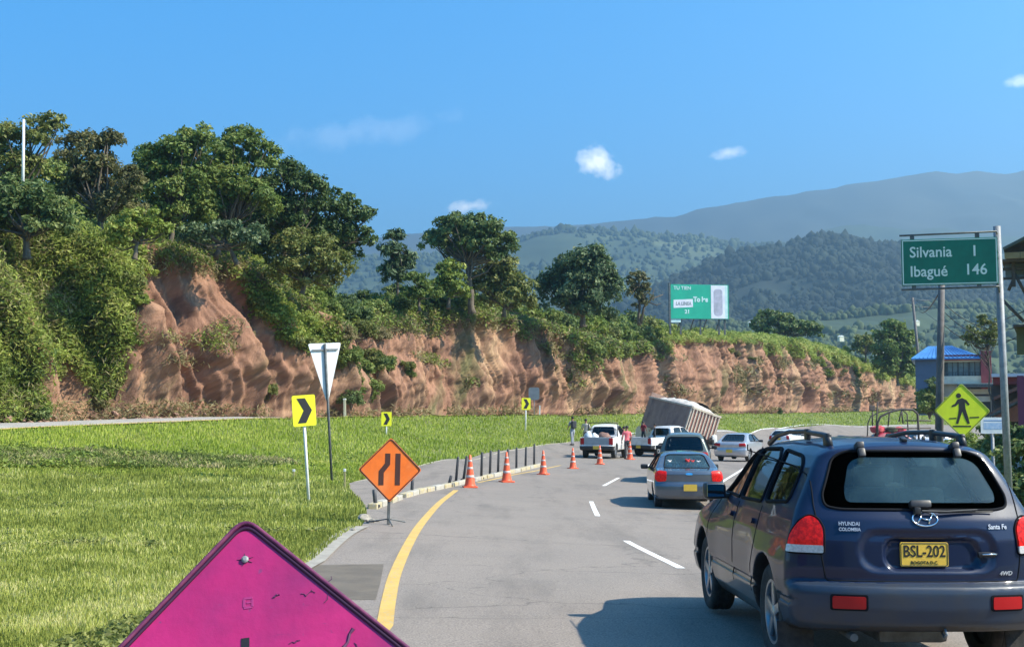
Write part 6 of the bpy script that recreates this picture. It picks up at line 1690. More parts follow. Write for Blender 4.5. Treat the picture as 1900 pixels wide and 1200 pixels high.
# ------------------------------------------------------------------ signs, cones, bollards, stakes
m_yfl = pm('fluorescent_yellow', (.80, .78, .02), (.74, .72, .02), scale=6, rough=.5)
m_ygfl = pm('yellow_green_sign', (.64, .74, .02), (.58, .68, .02), scale=6, rough=.5)
m_or = pm('orange_sign', (.80, .17, .018), (.70, .14, .015), scale=5, rough=.45, c3=(.86, .27, .08), s3=2.5, lo3=.5, hi3=.8)
m_blk = pm('black_sign_paint', (.02, .02, .022), rough=.5)
m_brn = pm('brown_black_sign_paint', (.055, .018, .012), rough=.55)
m_grn = pm('road_sign_green', (.005, .17, .105), (.006, .145, .09), scale=4, rough=.45)
m_wlet = pm('white_lettering', (.70, .78, .70), rough=.5)
def plate(out, th, name, mat, parent, loc=(0, 0, 0), rot=(0, 0, 0)):
    o = MB().prism(out, 0, th).build(name, mat, parent); o.location = loc; o.rotation_euler = rot; return o
def chev(label, px, py, Y, wpx, hpx, lean, yaw, base_py=None, bpx=None):
    b = stand(bpx or px, Y); k = 1 / ppm(Y); c = P(px, py, Y); top = c.z - b.z
    root = empty('chevron_sign', b, (0, R(lean), R(yaw)), label=label, cat='road sign', group='yellow arrow signs on the grass')
    w, h = wpx * k, hpx * k
    MB().tube([(0, 0, -.4), (0, 0, top + h * .3)], .035 if Y < 40 else .045, 8).build('pole', M['white_paint'], root, smooth=True)
    pl = plate(rrect(w, h, w * .08), .012, 'sign_plate', m_yfl, root, (0, -.055, top))
    a = w * .30; hh = h * .40; t = w * .36
    ar = [(-a, hh), (-a + t, hh), (a + .02, 0), (-a + t, -hh), (-a, -hh), (a - t + .02, 0)]
    plate(ar, .004, 'arrow', m_blk, pl, (0, -.0045, 0))
    return root
chev('yellow arrow sign on a leaning white pole, nearest of the three beside the white triangle', 560, 761, 27.2, 44, 57, -4.2, 26, bpx=575)
chev('small yellow arrow sign showing above the orange roadwork sign', 717, 777, 61, 19, 26, 0, 12)
chev('small yellow arrow sign farthest off by the grey round-backed sign', 975, 749, 76, 17, 22, 1, 12)
# back of a white triangular sign
Y = 36.7; k = 1 / ppm(Y); b = stand(617, Y)
tri = empty('triangle_sign', b, (0, R(-3.6), R(26)), label='tall white downward triangle sign seen from behind on a leaning grey pole', cat='road sign')
tz = (895 - 640) * k
MB().tube([(0, 0, -.4), (0, 0, tz - .02)], .04, 10).build('pole', M['steel_dark'], tri, smooth=True)
plate(rpoly([(-.53, tz), (.53, tz), (.035, tz - 1.78), (-.035, tz - 1.78)], .07, 4), .012, 'sign_plate', pm('white_sign_back', (.80, .81, .80), (.76, .77, .76), scale=2, rough=.45), tri, (0, .045, 0))
MB().box((0, .02, tz - .20), (.82, .04, .045)).build('brace', M['steel'], tri)
# grey sign backs beyond
Y = 93; b = stand(990, Y) if False else Vector((P(991, 768, Y).x, Y, hz(P(991, 768, Y).x, Y)))
gs = empty('sign_back', b, (0, 0, R(-10)), label='grey back of a small sign on a thin pole at the foot of the bank', cat='road sign')
k = 1 / ppm(Y); zc = P(990, 730, Y).z - b.z
MB().tube([(0, 0, -.3), (0, 0, zc + .3)], .035, 8).build('pole', M['steel'], gs, smooth=True)
plate(rrect(20 * k, 23 * k, 4 * k), .02, 'sign_plate', pm('sign_back_grey', (.34, .38, .42), (.28, .31, .34), scale=2, rough=.5, metal=.3), gs, (0, -.06, zc))
# orange roadwork diamond
Y = 21.3; k = 1 / ppm(Y); b = stand(722, Y)
od = empty('roadwork_sign', b, (0, R(1.2), R(16)), label='orange diamond lane-narrows roadwork sign standing on the shoulder', cat='road sign')
zc = P(726, 871, Y).z - b.z; hd = .575
MB().box((0, 0, zc / 2 - .15), (.045, .045, zc + .3)).build('post', M['steel_dark'], od)
MB().tube([(-.35, .25, .02), (0, 0, .10), (.35, .25, .02)], .012, 6).tube([(0, -.02, .10), (0, -.4, .015)], .012, 6).build('foot', M['steel_dark'], od, smooth=True)
dia = rpoly([(0, hd), (hd, 0), (0, -hd), (-hd, 0)], .05, 4)
rp = plate(dia, .012, 'sign_plate', m_or, od, (0, -.045, zc)); 
bd = MB(); bd.tube([(x * .955, -.004, z * .955) for x, z in dia], .010, 6, closed=True); bd.build('border', m_brn, rp)
plate([(-.185, -.27), (-.185, -.02), (-.075, .12), (-.075, .29), (.015, .29), (.015, .09), (-.095, -.05), (-.095, -.27)], .004, 'lane_symbol', m_brn, rp, (-.02, -.0045, 0))
plate([(.09, -.27), (.09, .29), (.18, .29), (.18, -.27)], .004, 'lane_symbol', m_brn, rp, (0, -.0045, 0))
# magenta diamond right in front, leaning back
def magmat():
    m = pm('magenta_sign_face', (.42, .014, .125), (.33, .010, .10), scale=2.2, rough=.42, coat=.3, bump=.15, bscale=12, c3=(.20, .015, .10), s3=1.6, lo3=.45, hi3=.70)
    N, L = m.node_tree.nodes, m.node_tree.links; b = N['Principled BSDF']; src = b.inputs['Base Color'].links[0].from_socket
    tc = N['Texture Coordinate']; mp = N.new('ShaderNodeMapping'); mp.inputs['Rotation'].default_value = (0, .9, 0); mp.inputs['Scale'].default_value = (2.2, 1, 16); L.new(tc.outputs['Object'], mp.inputs[0])
    n = N.new('ShaderNodeTexNoise'); n.inputs['Scale'].default_value = 3.0; n.inputs['Detail'].default_value = 10; n.inputs['Roughness'].default_value = .75; L.new(mp.outputs[0], n.inputs[0])
    r = N.new('ShaderNodeMapRange'); r.inputs[1].default_value = .61; r.inputs[2].default_value = .70; L.new(n.outputs[0], r.inputs[0])
    x = N.new('ShaderNodeMix'); x.data_type = 'RGBA'; L.new(r.outputs[0], x.inputs[0]); L.new(src, x.inputs[6]); x.inputs[7].default_value = (.12, .02, .10, 1)
    n2 = N.new('ShaderNodeTexNoise'); n2.inputs['Scale'].default_value = 28; n2.inputs['Detail'].default_value = 4; L.new(tc.outputs['Object'], n2.inputs[0])
    r2 = N.new('ShaderNodeMapRange'); r2.inputs[1].default_value = .68; r2.inputs[2].default_value = .74; L.new(n2.outputs[0], r2.inputs[0])
    x2 = N.new('ShaderNodeMix'); x2.data_type = 'RGBA'; L.new(r2.outputs[0], x2.inputs[0]); L.new(x.outputs[2], x2.inputs[6]); x2.inputs[7].default_value = (.22, .03, .12, 1)
    L.new(x2.outputs[2], b.inputs['Base Color']); return m
Y = 4.4; apex = P(455, 966, Y)
mg = empty('magenta_sign', (apex.x, Y, hz(apex.x, Y)), (0, 0, 0), label='large scratched magenta diamond sign leaning back in the very foreground', cat='road sign')
pitch_, roll_ = R(-31), R(-7.5); sd = .93
cm = Matrix.Rotation(pitch_, 3, 'X') @ Matrix.Rotation(roll_, 3, 'Y')
ap_l = Vector((0, 0, sd / math.sqrt(2)))
center = Vector((apex.x, apex.y, apex.z)) - cm @ ap_l - mg.location
hd = sd / math.sqrt(2)
dia = rpoly([(0, hd + .015), (hd, 0), (0, -hd), (-hd, 0)], .06, 6)
mm = magmat()
mp_ = MB().prism(dia, 0, .004).build('sign_plate', mm, mg); mp_.location = center; mp_.rotation_euler = cm.to_euler()
m_mrim = pm('dark_plum_rim', (.10, .012, .055), (.16, .03, .08), scale=20, rough=.5)
rb = MB(); rb.tube([(x * .992, -.004, z * .992) for x, z in dia], .0085, 8, closed=True); rb.build('rim', m_mrim, mp_, smooth=True)
rb = MB(); rb.tube([(x * .962, -.001, z * .962) for x, z in dia], .0075, 6, closed=True); rb.build('border', pm('near_black_plum', (.035, .006, .03), rough=.5), mp_, smooth=True)
bo = MB().lathe([(.013, 0), (.013, .006), (.007, .010)], 12, Matrix.Rotation(R(90), 3, 'X'), (0, -.002, hd - .155)).build('bolt', M['steel'], mp_)
dk = pm('dark_scratch', (.07, .01, .06), rough=.7)
for k_ in range(5):
    a = k_ * 1.35 + .3; MB().tube([(0, -.0015, hd - .155), (math.cos(a) * .03, -.0015, hd - .155 + math.sin(a) * .025)], [.003, .0008], 5).build('scratch', dk, mp_)
rs = np.random.default_rng(4)
for (x0, z0, x1, z1, w) in ((.26, .02, .38, .19, .006), (.255, 0, .33, .10, .004), (-.27, .20, -.16, .13, .002), (-.16, .13, -.08, .05, .0018), (.20, .34, .25, .35, .002), (.10, .35, .12, .352, .003), (-.30, .05, -.25, .06, .0015), (.37, .14, .40, .10, .002), (.15, .17, .19, .18, .0018), (.30, .40, .28, .30, .0015)):
    pts = [Vector((x0 + (x1 - x0) * t + rs.normal(0, .004), -.001, z0 + (z1 - z0) * t + rs.normal(0, .004))) for t in np.linspace(0, 1, 9)]
    MB().tube(pts, [w * (.4 + .9 * abs(math.sin(i * 1.1 + x0 * 9))) for i in range(9)], 5).build('scratch', dk, mp_)
st = MB(); 
for (x, z, w, h) in ((.01, .355, .03, .008), (-.004, .338, .008, .03), (.025, .335, .008, .028), (.01, .320, .03, .008), (.012, .338, .016, .006)): st.box((x, -.001, z), (w, .002, h), None, 0)
st.build('faint_stamp', pm('faded_stamp', (.30, .02, .14), rough=.7), mp_)
lt = MB().lathe([(.045, 0), (.045, .003)], 20, Matrix.Rotation(R(90), 3, 'X'), (.42, 0, .075)).build('black_mark', M['ink'], mp_)
MB().box((.0, -.001, .185), (.028, .003, .05)).build('black_mark', M['ink'], mp_)
lg = center + cm @ Vector((0, .05, -.30))
for s in (-1, 1): MB().tube([lg, (lg.x + s * .3, lg.y + .55, 0)], .014, 8).build('leg', M['steel_dark'], mg, smooth=True)
MB().tube([center + cm @ Vector((0, .03, .35)), center + cm @ Vector((0, .03, -.62))], .014, 8).build('back_post', M['steel_dark'], mg, smooth=True)

# green destination sign on a cantilever post
Y = 27.0; k = 1 / ppm(Y); b = stand(1868, Y)
gsn = empty('destination_sign', b, (0, R(-.8), 0), label='green destination sign reading Silvania 1 and Ibagué 146 on a tall grey post', cat='road sign')
ztop = P(1857, 420, Y).z - b.z
MB().tube([(0, 0, -.4), (0, 0, ztop)], .082, 14).build('post', M['steel'], gsn, smooth=True)
yawp = R(-13)
pr = empty('x', (0, 0, 0)); bpy.data.objects.remove(pr)
c_ = P(1768, 484, Y - .28); pw_, ph_ = 2.07, 1.06
loc = c_ - b
pn = MB().box((0, 0, 0), (pw_, .04, ph_), None, .01).build('sign_panel', m_grn, gsn); pn.location = loc; pn.rotation_euler = (0, R(.8), yawp)
bm_ = MB()
for (x, z, w, h) in ((0, ph_ / 2 - .03, pw_ - .03, .022), (0, -ph_ / 2 + .03, pw_ - .03, .022), (-pw_ / 2 + .03, 0, .022, ph_ - .05), (pw_ / 2 - .03, 0, .022, ph_ - .05)): bm_.box((x, -.0215, z), (w, .004, h))
bm_.build('border', m_wlet, pn)
text_mesh('lettering', 'Silvania', .345, m_wlet, pn, (-.86, -.022, .22), align='LEFT', bold=.004, sx=.92); text_mesh('lettering', 'Ibagué', .345, m_wlet, pn, (-.86, -.022, -.22), align='LEFT', bold=.004, sx=.92)
text_mesh('lettering', '1', .345, m_wlet, pn, (.54, -.022, .22), bold=.004); text_mesh('lettering', '146', .345, m_wlet, pn, (.56, -.022, -.20), bold=.004, sx=.95)
cs, sn = math.cos(yawp), math.sin(yawp)
def onp(x, z, y=0.0): return loc + Vector((x * cs - y * sn, x * sn + y * cs, z))
for z in (ph_ / 2 + .115, -ph_ / 2 - .07):
    MB().tube([onp(-pw_ / 2 - .02, z, .03), onp(pw_ / 2, z, .03), Vector((0, 0, onp(0, z).z + .02))], .022, 8).build('arm', M['steel_dark'], gsn, smooth=True)
for x in (-.78, .62):
    for z in (ph_ / 2 + .05, -ph_ / 2 - .03): MB().box(onp(x, z, .03), (.09, .06, .13), Matrix.Rotation(yawp, 3, 'Z')).build('bracket', M['steel_dark'], gsn)
for z in (.22, .08): MB().tube([onp(pw_ / 2, z, .05), Vector((0, 0, onp(0, z).z))], .018, 6).build('arm', M['steel_dark'], gsn, smooth=True)
MB().tube([onp(pw_ / 2 - .02, -ph_ / 2 + .02, .05), Vector((0, 0, onp(0, -ph_ / 2 - .18).z))], .02, 6).build('brace', M['steel_dark'], gsn, smooth=True)
# pedestrian crossing diamond
Y = 22.5; b = stand(1784, Y); k = 1 / ppm(Y)
pdn = empty('crossing_sign', b, (0, 0, R(-3)), label='yellow green diamond sign with a walking pedestrian, above the SUV roof', cat='road sign')
zc = P(1784, 762, Y).z - b.z; hd = 51 * k
MB().tube([(0, 0, -.4), (0, 0, zc + .2)], .03, 8).build('pole', M['steel'], pdn, smooth=True)
dia = rpoly([(0, hd), (hd, 0), (0, -hd), (-hd, 0)], .05, 4)
pp_ = plate(dia, .012, 'sign_plate', m_ygfl, pdn, (0, -.05, zc))
rb = MB(); rb.tube([(x * .965, -.002, z * .965) for x, z in dia], .006, 5, closed=True); rb.build('border', pm('dark_green_edge', (.06, .09, .01), rough=.5), pp_)
q = .01063 / 1.0  # metres per photo pixel here
def pk(pts): return [((x - 1784) * k, (762 - y) * k) for x, y in pts]
plate([((1778 - 1784) * k + 4.6 * k * math.cos(t), (762 - 734) * k + 4.6 * k * math.sin(t)) for t in np.linspace(0, 6.0, 14)], .003, 'pedestrian_head', m_blk, pp_, (0, -.0035, 0))
plate(pk([(1776, 741), (1784, 738), (1792, 742), (1798, 750), (1795, 752), (1789, 746), (1790, 758), (1794, 772), (1797, 785), (1793, 786), (1788, 775), (1784, 763), (1780, 774), (1776, 786), (1772, 785), (1776, 770), (1778, 758), (1778, 748), (1773, 753), (1765, 755), (1765, 752), (1771, 749)]), .003, 'pedestrian_figure', m_blk, pp_, (0, -.0035, 0))
plate(pk([(1766, 789), (1799, 789), (1799, 791.5), (1766, 791.5)]), .003, 'crossing_bar', m_blk, pp_, (0, -.0035, 0))
plate(pk([(1760, 775), (1773, 774.5), (1773, 776.5), (1760, 777)]), .003, 'crossing_bar', m_blk, pp_, (0, -.0035, 0)); plate(pk([(1797, 773.2), (1814, 772.5), (1814, 774.7), (1797, 775.4)]), .003, 'crossing_bar', m_blk, pp_, (0, -.0035, 0))
# small white and blue notice
Y = 32; b = stand(1840, Y); k = 1 / ppm(Y); zc = P(1838, 789, Y).z - b.z
nt_ = empty('notice_board', b, (0, 0, R(4)), label='small white and pale blue notice on a pale pole left of the tall sign post', cat='notice')
MB().tube([(0, 0, -.3), (0, 0, zc)], 3.2 * k, 8).build('pole', M['steel'], nt_, smooth=True)
npp = plate(rrect(47 * k, 30 * k, .02), .02, 'board', pm('white_notice', (.60, .64, .66), (.48, .54, .60), scale=5, rough=.6), nt_, (0, -.07, zc))
plate(rrect(38 * k, 12 * k, .01), .004, 'blue_band', pm('pale_blue_print', (.20, .34, .55), (.34, .45, .60), scale=14, rough=.6), npp, (1 * k, -.0045, -1 * k)); plate(rrect(36 * k, 2 * k, .002), .004, 'printed_line', pm('blue_line', (.12, .25, .5), rough=.6), npp, (0, -.0045, 9 * k))
# billboard
Y = 124.0; k = 1 / ppm(Y)
bx0 = Vector((P(1297, 560, Y).x, Y, 0)); tl = lip_at(1297, 4.0); bb_ = Vector((bx0.x, Y, tl.z - .4))
bil = empty('billboard', bb_, (0, 0, R(8)), label='green billboard with a white panel at its right end on top of the bank', cat='billboard')
zc = P(1297, 560, Y).z - bb_.z; bw_, bh_ = 113 * k, 64 * k
m_bgrn = pm('billboard_green', (.015, .42, .26), (.012, .36, .23), scale=.6, rough=.5); m_bl = pm('billboard_pale', (.62, .80, .76), (.5, .7, .66), scale=1.5, rough=.6); m_bw = pm('billboard_white', (.80, .80, .84), (.7, .68, .74), scale=1, rough=.6)
bp_ = MB().box((0, 0, zc), (bw_, .25, bh_), None, .02).build('panel', m_bgrn, bil)
fx = lambda px: (px - 1296.5) * k
fz = lambda py: (560 - py) * k + zc
def bpl(x0, y0, x1, y1, mt, nm='printed_block', sh=0):
    o = MB().prism([(fx(x0), fz(y1)), (fx(x1), fz(y1) + sh * k), (fx(x1), fz(y0) + sh * k), (fx(x0), fz(y0))], -.135, -.128).build(nm, mt, bp_)
    return o
bpl(1319, 529, 1346, 591, m_bw, 'white_panel'); bpl(1346, 529, 1351, 591, m_bl, 'pale_edge_strip'); bpl(1247, 557, 1284, 572, m_bw, 'white_label', 2)
pk2_ = plate(rrect(17 * k, 50 * k, 6 * k), .004, 'grey_picture', pm('grey_violet_print', (.50, .48, .56), (.36, .36, .42), scale=2.0, rough=.6), bp_, (fx(1332.5), -.140, fz(561)))
text_mesh('lettering', 'TU TIEN', 9 * k, m_bl, bp_, (fx(1264), -.136, fz(535)), ext=.004, bold=.01); text_mesh('lettering', 'To les', 13 * k, m_bl, bp_, (fx(1299), -.136, fz(556)), ext=.004, bold=.04, sx=.85); text_mesh('lettering', 'LA LINEA', 9 * k, pm('grey_print', (.3, .33, .34), rough=.6), bp_, (fx(1266), -.142, fz(564)), ext=.004, bold=.02, sx=.8, shear=.1); text_mesh('lettering', '21', 10 * k, m_bl, bp_, (fx(1273), -.136, fz(579)), ext=.004, bold=.02)
MB().box((fx(1251), -.0, fz(595)), (20 * k, .1, 7 * k)).build('name_plate', m_bl, bil)
for x in (1242, 1262, 1300, 1336, 1347): MB().box((fx(x), .25, zc / 2 - bh_ / 4 - .3), (.16, .16, zc - bh_ / 2 + 1.2)).build('post', M['steel_dark'], bil)
MB().box((fx(1240), .0, fz(566)), (.18, .3, bh_ + 1.0)).build('end_post', M['steel_dark'], bil)
for s in range(4): MB().tube([(fx(1262 + s * 25), .2, zc - bh_ / 2), (fx(1262 + s * 25), 1.6, -.4)], .05, 6).build('stay', M['steel_dark'], bil)

# traffic cones
m_cone = pm('cone_orange', (.85, .13, .045), (.75, .10, .035), scale=8, rough=.5); m_band = pm('cone_reflective_band', (.62, .52, .46), (.5, .42, .38), scale=20, rough=.4)
def make_cone():
    root = empty('traffic_cone', (0, 0, 0), label='x', cat='traffic cone', group='orange cones closing the left lane')
    MB().box((0, 0, .02), (.40, .40, .04), None, .012).build('base', m_cone, root, auto=40)
    prof = [(.175, .04), (.16, .06), (.145, .10)]; Hc = .92
    r = lambda z: .145 + (.030 - .145) * (z - .10) / (Hc - .10)
    MB().lathe(prof + [(r(z), z) for z in (.3, .5, .7, Hc)] + [(.018, Hc + .005)], 20).build('cone_body', m_cone, root, smooth=True)
    for z0, z1 in ((.28, .35), (.52, .58), (.73, .78)):
        MB().lathe([(r(z0) + .002, z0), (r(z0) + .005, z0 + .003), (r(z1) + .005, z1 - .003), (r(z1) + .002, z1)], 20).build('reflective_band', m_band, root, smooth=True)
    return root
cone0 = make_cone()
cpos = [(872, 905, 1.04, 'orange traffic cone nearest the camera at the end of the yellow line'), (940, 895, 1.0, 'orange traffic cone second along, standing by the row of posts'), (1008, 881, .94, 'orange traffic cone third along, just past the last dark post'),
        (1063, 870, .88, 'orange traffic cone in front of the left tail of the loaded pickup'), (1113, 862, .84, 'orange traffic cone in front of the right rear wheel of the loaded pickup'), (1169, 853, .82, 'orange traffic cone between the two white pickups'), (1218, 846, .9, 'orange traffic cone by the front of the second pickup, left of the dark SUV')]
for i, (px, py, s, lb) in enumerate(cpos):
    o = cone0 if i == 0 else copy_tree(cone0)
    g = G(px, py - 1); Yc = g[1]; s = {0: 60, 1: 55, 2: 44, 3: 38, 4: 35, 5: 33, 6: 30}[i] / ppm(Yc) / .925
    o.location = (g[0], g[1], hz(*g)); o.scale = (s, s, s); o.rotation_euler = (0, 0, random.random() * 1.5); o['label'] = lb
# dark delineator posts on the kerb
m_post = pm('dark_delineator', (.050, .050, .055), (.075, .075, .075), scale=6, rough=.6)
posts = [(697, 943, 30, -6), (764, 917, 26, 4), (833, 902, 17, 14), (846, 897, 46, 5), (860, 893, 44, 8), (893, 889, 47, 2), (909, 884, 45, 2), (924, 880, 43, 2), (942, 878, 42, 1), (958, 874, 41, 1), (975, 870, 38, 2), (991, 866, 40, 1)]
wh = ['left of the orange roadwork sign pole', 'just right of the orange roadwork sign', 'broken short and leaning', 'first tall one left of the nearest cone', 'leaning against the nearest cone', 'first upright one right of the nearest cone', 'second upright one right of the nearest cone', 'just left of the second cone', 'behind the second cone', 'just right of the second cone', 'second right of the second cone', 'last one before the third cone']
for i, ((px, py, hp, ln), w) in enumerate(zip(posts, wh)):
    g = G(px, py); k = 1 / ppm(g[1]); z = hz(*g)
    o = empty('delineator_post', (g[0], g[1], z + .06), (0, R(ln), 0), label=f'dark post on the painted kerb, {w}', cat='bollard', group='dark posts along the kerb')
    MB().tube([(0, 0, -.1), (0, 0, hp * k * .97), (0, 0, hp * k)], [.045, .043, .03], 10).build('post', m_post, o, smooth=True)
    MB().lathe([(.10, -.04), (.10, .01), (.06, .03)], 12).build('foot', M['rubber'], o)
# marker stakes
def stake(px, py0, py1, w, lab, mt, Y=None):
    g = G(px, py0) if Y is None else (P(px, 0, Y).x, Y)
    if g is None: return
    k = 1 / ppm(g[1]); z = hz(*g); h = P(px, py1, g[1]).z - z
    o = empty('marker_stake', (g[0], g[1], z), (0, R(random.uniform(-2, 2)), 0), label=lab, cat='marker post')
    MB().box((0, 0, h / 2 - .1), (w * k, w * k * .7, h + .2), None, .01).build('post', mt, o); MB().box((0, 0, h - .04), (w * k * 1.15, w * k * .85, .08), None, .01).build('cap', M['white_paint'], o)
m_pst = pm('weathered_yellow_post', (.42, .36, .14), (.28, .26, .14), scale=9, rough=.85)
stake(640, 906, 869, 4, 'weathered yellowish post at the grass tip by the slip lane', m_pst)
stake(545, 884, 870, 4, 'short yellow stake in the grass left of the nearest arrow sign pole', m_pst)
stake(648, 0, 739, 4.5, 'pale yellow post at the edge of the upper road', pm('pale_post', (.52, .50, .34), rough=.8), Y=66.5)
stake(1000, 0, 752, 2.5, 'thin pale stake right of the grey sign back by the upper road', M['white_paint'], Y=92)

# poles and wires
def pole(name, label, base, top, r0, r1, mt, arms=(), cat='utility pole'):
    o = empty(name, base, label=label, cat=cat); d = Vector(top) - Vector(base)
    MB().tube([(0, 0, -.5), tuple(d)], [r0, r1], 12).build('pole', mt, o, smooth=True)
    for a in arms: MB().tube([d * a[0] + Vector((-a[1], 0, 0)), d * a[0] + Vector((a[2], 0, 0))], .05, 6).build('crossarm', M['steel_dark'], o, smooth=True)
    return o
m_cp = pm('concrete_pole', (.17, .155, .145), (.12, .11, .105), scale=4, rough=.9)
b = stand(1736, 39); pole('concrete_pole', 'tall dark concrete pole behind the left end of the destination sign', b, P(1748, 452, 39), .15, .095, m_cp)
b = Vector((P(54, 0, 56).x, 56, P(54, 360, 56).z)); pole('white_pole', 'slim white pole sticking up through the trees at the far left', b, P(44, 222, 56), .075, .06, M['white_paint'], cat='pole')
b = Vector((P(1692, 0, 150).x, 150, P(1692, 640, 150).z - 6)); p2 = pole('distant_pole', 'distant twin electricity pole left of the destination sign', b, P(1693, 552, 150), .20, .16, m_cp, ((.97, .3, 2.2), (.90, .3, 2.0)))
def wire(a, b, sag, r, n=14):
    pts = [a.lerp(b, t) - Vector((0, 0, sag * 4 * t * (1 - t))) for t in np.linspace(0, 1, n)]; return pts
for i, (a, b2, s_) in enumerate(((P(1697, 556, 150), P(1748, 534, 39), 1.2), (P(1697, 556, 150), P(1905, 575, 60), 2.0), (P(1748, 560, 39), P(1905, 600, 38), .5), (P(1748, 575, 39), P(1905, 622, 38), .5), (P(1748, 600, 39), P(1905, 612, 38), .6))):
    o = MB().tube(wire(a, b2, s_, .02), .012 if i > 1 else .03, 5).build('overhead_wire', M['black'], None, smooth=True)
    tag(o, label=['overhead wire from the distant pole to the concrete pole', 'long overhead wire from the distant pole past the sign post', 'highest overhead wire running right from the concrete pole', 'middle overhead wire running right from the concrete pole', 'lowest overhead wire running right from the concrete pole'][i], cat='wire', group='overhead wires')
# ------------------------------------------------------------------ buildings at the right
m_blue = pm('blue_metal_roof', (.06, .20, .46), (.075, .25, .54), scale=.8, rough=.45); m_bwall = pm('blue_grey_wall', (.10, .14, .20), (.085, .12, .175), scale=1, rough=.8)
m_red = pm('red_paint', (.28, .045, .05), (.22, .04, .045), scale=2, rough=.6); m_crm = pm('cream_render', (.62, .60, .48), (.52, .50, .40), scale=1.5, rough=.85); m_win = pm('window_dark', (.05, .07, .09), rough=.1, coat=1)
m_gwin = pm('pale_window', (.20, .26, .27), (.28, .34, .34), scale=2, rough=.12, coat=1); m_tile = pm('brown_tile_roof', (.20, .095, .06), (.27, .13, .085), scale=5, rough=.9, bump=.5, bscale=30)
Y = 112.0; k = 1 / ppm(Y)
b = P(1765, 760, Y); b.z = min(b.z, hz(b.x, Y)) - .5
blg = empty('building', b, (0, 0, R(-20)), label='building with blue hipped roof and red cornice behind the crossing sign', cat='building')
def bp2(px, py, dy=0): q = P(px, py, Y); return Vector((q.x - b.x, dy, q.z - b.z))
def wallbox(px0, px1, py0, py1, y0, y1, nm, mt, par=blg, bev=0):
    a, c = bp2(px0, py1), bp2(px1, py0)
    return MB().box(((a.x + c.x) / 2, (y0 + y1) / 2, (a.z + c.z) / 2), (abs(c.x - a.x), y1 - y0, abs(c.z - a.z)), None, bev).build(nm, mt, par)
wallbox(1704, 1747, 662, 770, .2, 11, 'wall', m_bwall); wallbox(1747, 1818, 668, 770, 1.0, 9, 'wall', m_crm)
e0, e1 = bp2(1694, 664), bp2(1822, 662); r0, r1 = bp2(1722, 637), bp2(1768, 636)
mb = MB(); mb.add([(e0.x, -.3, e0.z), (e1.x, -.3, e0.z), (e1.x, 12, e0.z), (e0.x, 12, e0.z), (r0.x, 5, r0.z), (r1.x, 5, r0.z), (e0.x, -.3, e0.z - .12), (e1.x, -.3, e0.z - .12), (e1.x, 12, e0.z - .12), (e0.x, 12, e0.z - .12)],
    [(0, 1, 5, 4), (1, 2, 5), (2, 3, 4, 5), (3, 0, 4), (0, 6, 7, 1), (1, 7, 8, 2), (2, 8, 9, 3), (3, 9, 6, 0), (9, 8, 7, 6)]); roof_ = mb.build('roof', m_blue, blg)
for t in np.linspace(.06, .94, 16):
    a = Vector((e0.x, -.3, e0.z)).lerp(Vector((e1.x, -.3, e0.z)), t); u = r0.x + (r1.x - r0.x) * t; MB().tube([a + Vector((0, 0, .04)), (u, 5, r0.z + .04)], .035, 4).build('seam', m_blue, roof_)
wallbox(1746, 1818, 658, 668.5, .2, .9, 'cornice', m_red); wallbox(1746, 1818, 668.5, 671, .35, .95, 'cornice_band', m_crm)
for i, (x0, x1) in enumerate(((1749, 1757), (1758.5, 1776), (1777.5, 1795), (1797, 1815))):
    w = wallbox(x0, x1, 672, 697, .9, .99, 'window', m_gwin if i else m_win)
    for xx in np.linspace(x0, x1, 2 + (i > 0)): wallbox(xx - .5, xx + .5, 671.5, 697.5, .82, .90, 'frame', M['steel_dark'], w)
wallbox(1746, 1817, 697.5, 712, .0, .4, 'balcony_wall', m_crm)
for i in range(12): wallbox(1749 + i * 5.8, 1749.7 + i * 5.8, 691, 697.5, .15, .22, 'baluster', M['steel_dark'])
wallbox(1748, 1816, 690.3, 691, .14, .23, 'handrail', M['steel_dark'])
wallbox(1817, 1833, 652, 722, -.4, 1.4, 'pillar', m_red, bev=.03)
wallbox(1775, 1836, 713.5, 719, -2.4, .3, 'canopy', M['steel_dark'], bev=.02); wallbox(1776, 1836, 712.3, 713.5, -2.45, .3, 'canopy_edge', m_crm)
wallbox(1834, 1843, 716, 775, -.6, .4, 'pillar', m_crm, bev=.03); wallbox(1790, 1830, 722, 731, -.2, .8, 'sign_band', m_crm); wallbox(1790, 1832, 735, 745, -.2, .8, 'sign_band', m_crm); wallbox(1785, 1834, 720, 775, .5, .95, 'shop_front', m_win)
# brown gabled shed nearer
Y2 = 74.0; b2 = P(1875, 775, Y2); b2.z = hz(b2.x, Y2) - .2; k2 = 1 / ppm(Y2)
shd = empty('shed', b2, (0, 0, R(-22)), label='low shed with rising brown tiled roof and white band behind the tall sign post', cat='building')
def s2(px, py, y=0): q = P(px, py, Y2); return Vector((q.x - b2.x, y, q.z - b2.z))
def rbox(px0, px1, py0, py1, y0, y1, nm, mt, par, S=s2, bev=0):
    a, c = S(px0, py1), S(px1, py0); return MB().box(((a.x + c.x) / 2, (y0 + y1) / 2, (a.z + c.z) / 2), (abs(c.x - a.x), y1 - y0, abs(c.z - a.z)), None, bev).build(nm, mt, par)
rbox(1842, 1990, 693, 699, -.4, 5, 'parapet', pm('white_band', (.66, .66, .66), rough=.7), shd); rbox(1845, 1990, 699, 712, .2, 5, 'upper_wall', m_red, shd); 
rbox(1845, 1990, 712, 850, 3.5, 4.5, 'back_wall', pm('shade_toned_inner_wall', (.13, .12, .11), (.09, .085, .08), scale=2, rough=.9), shd)  # inner wall coloured dark for the shadowy interior
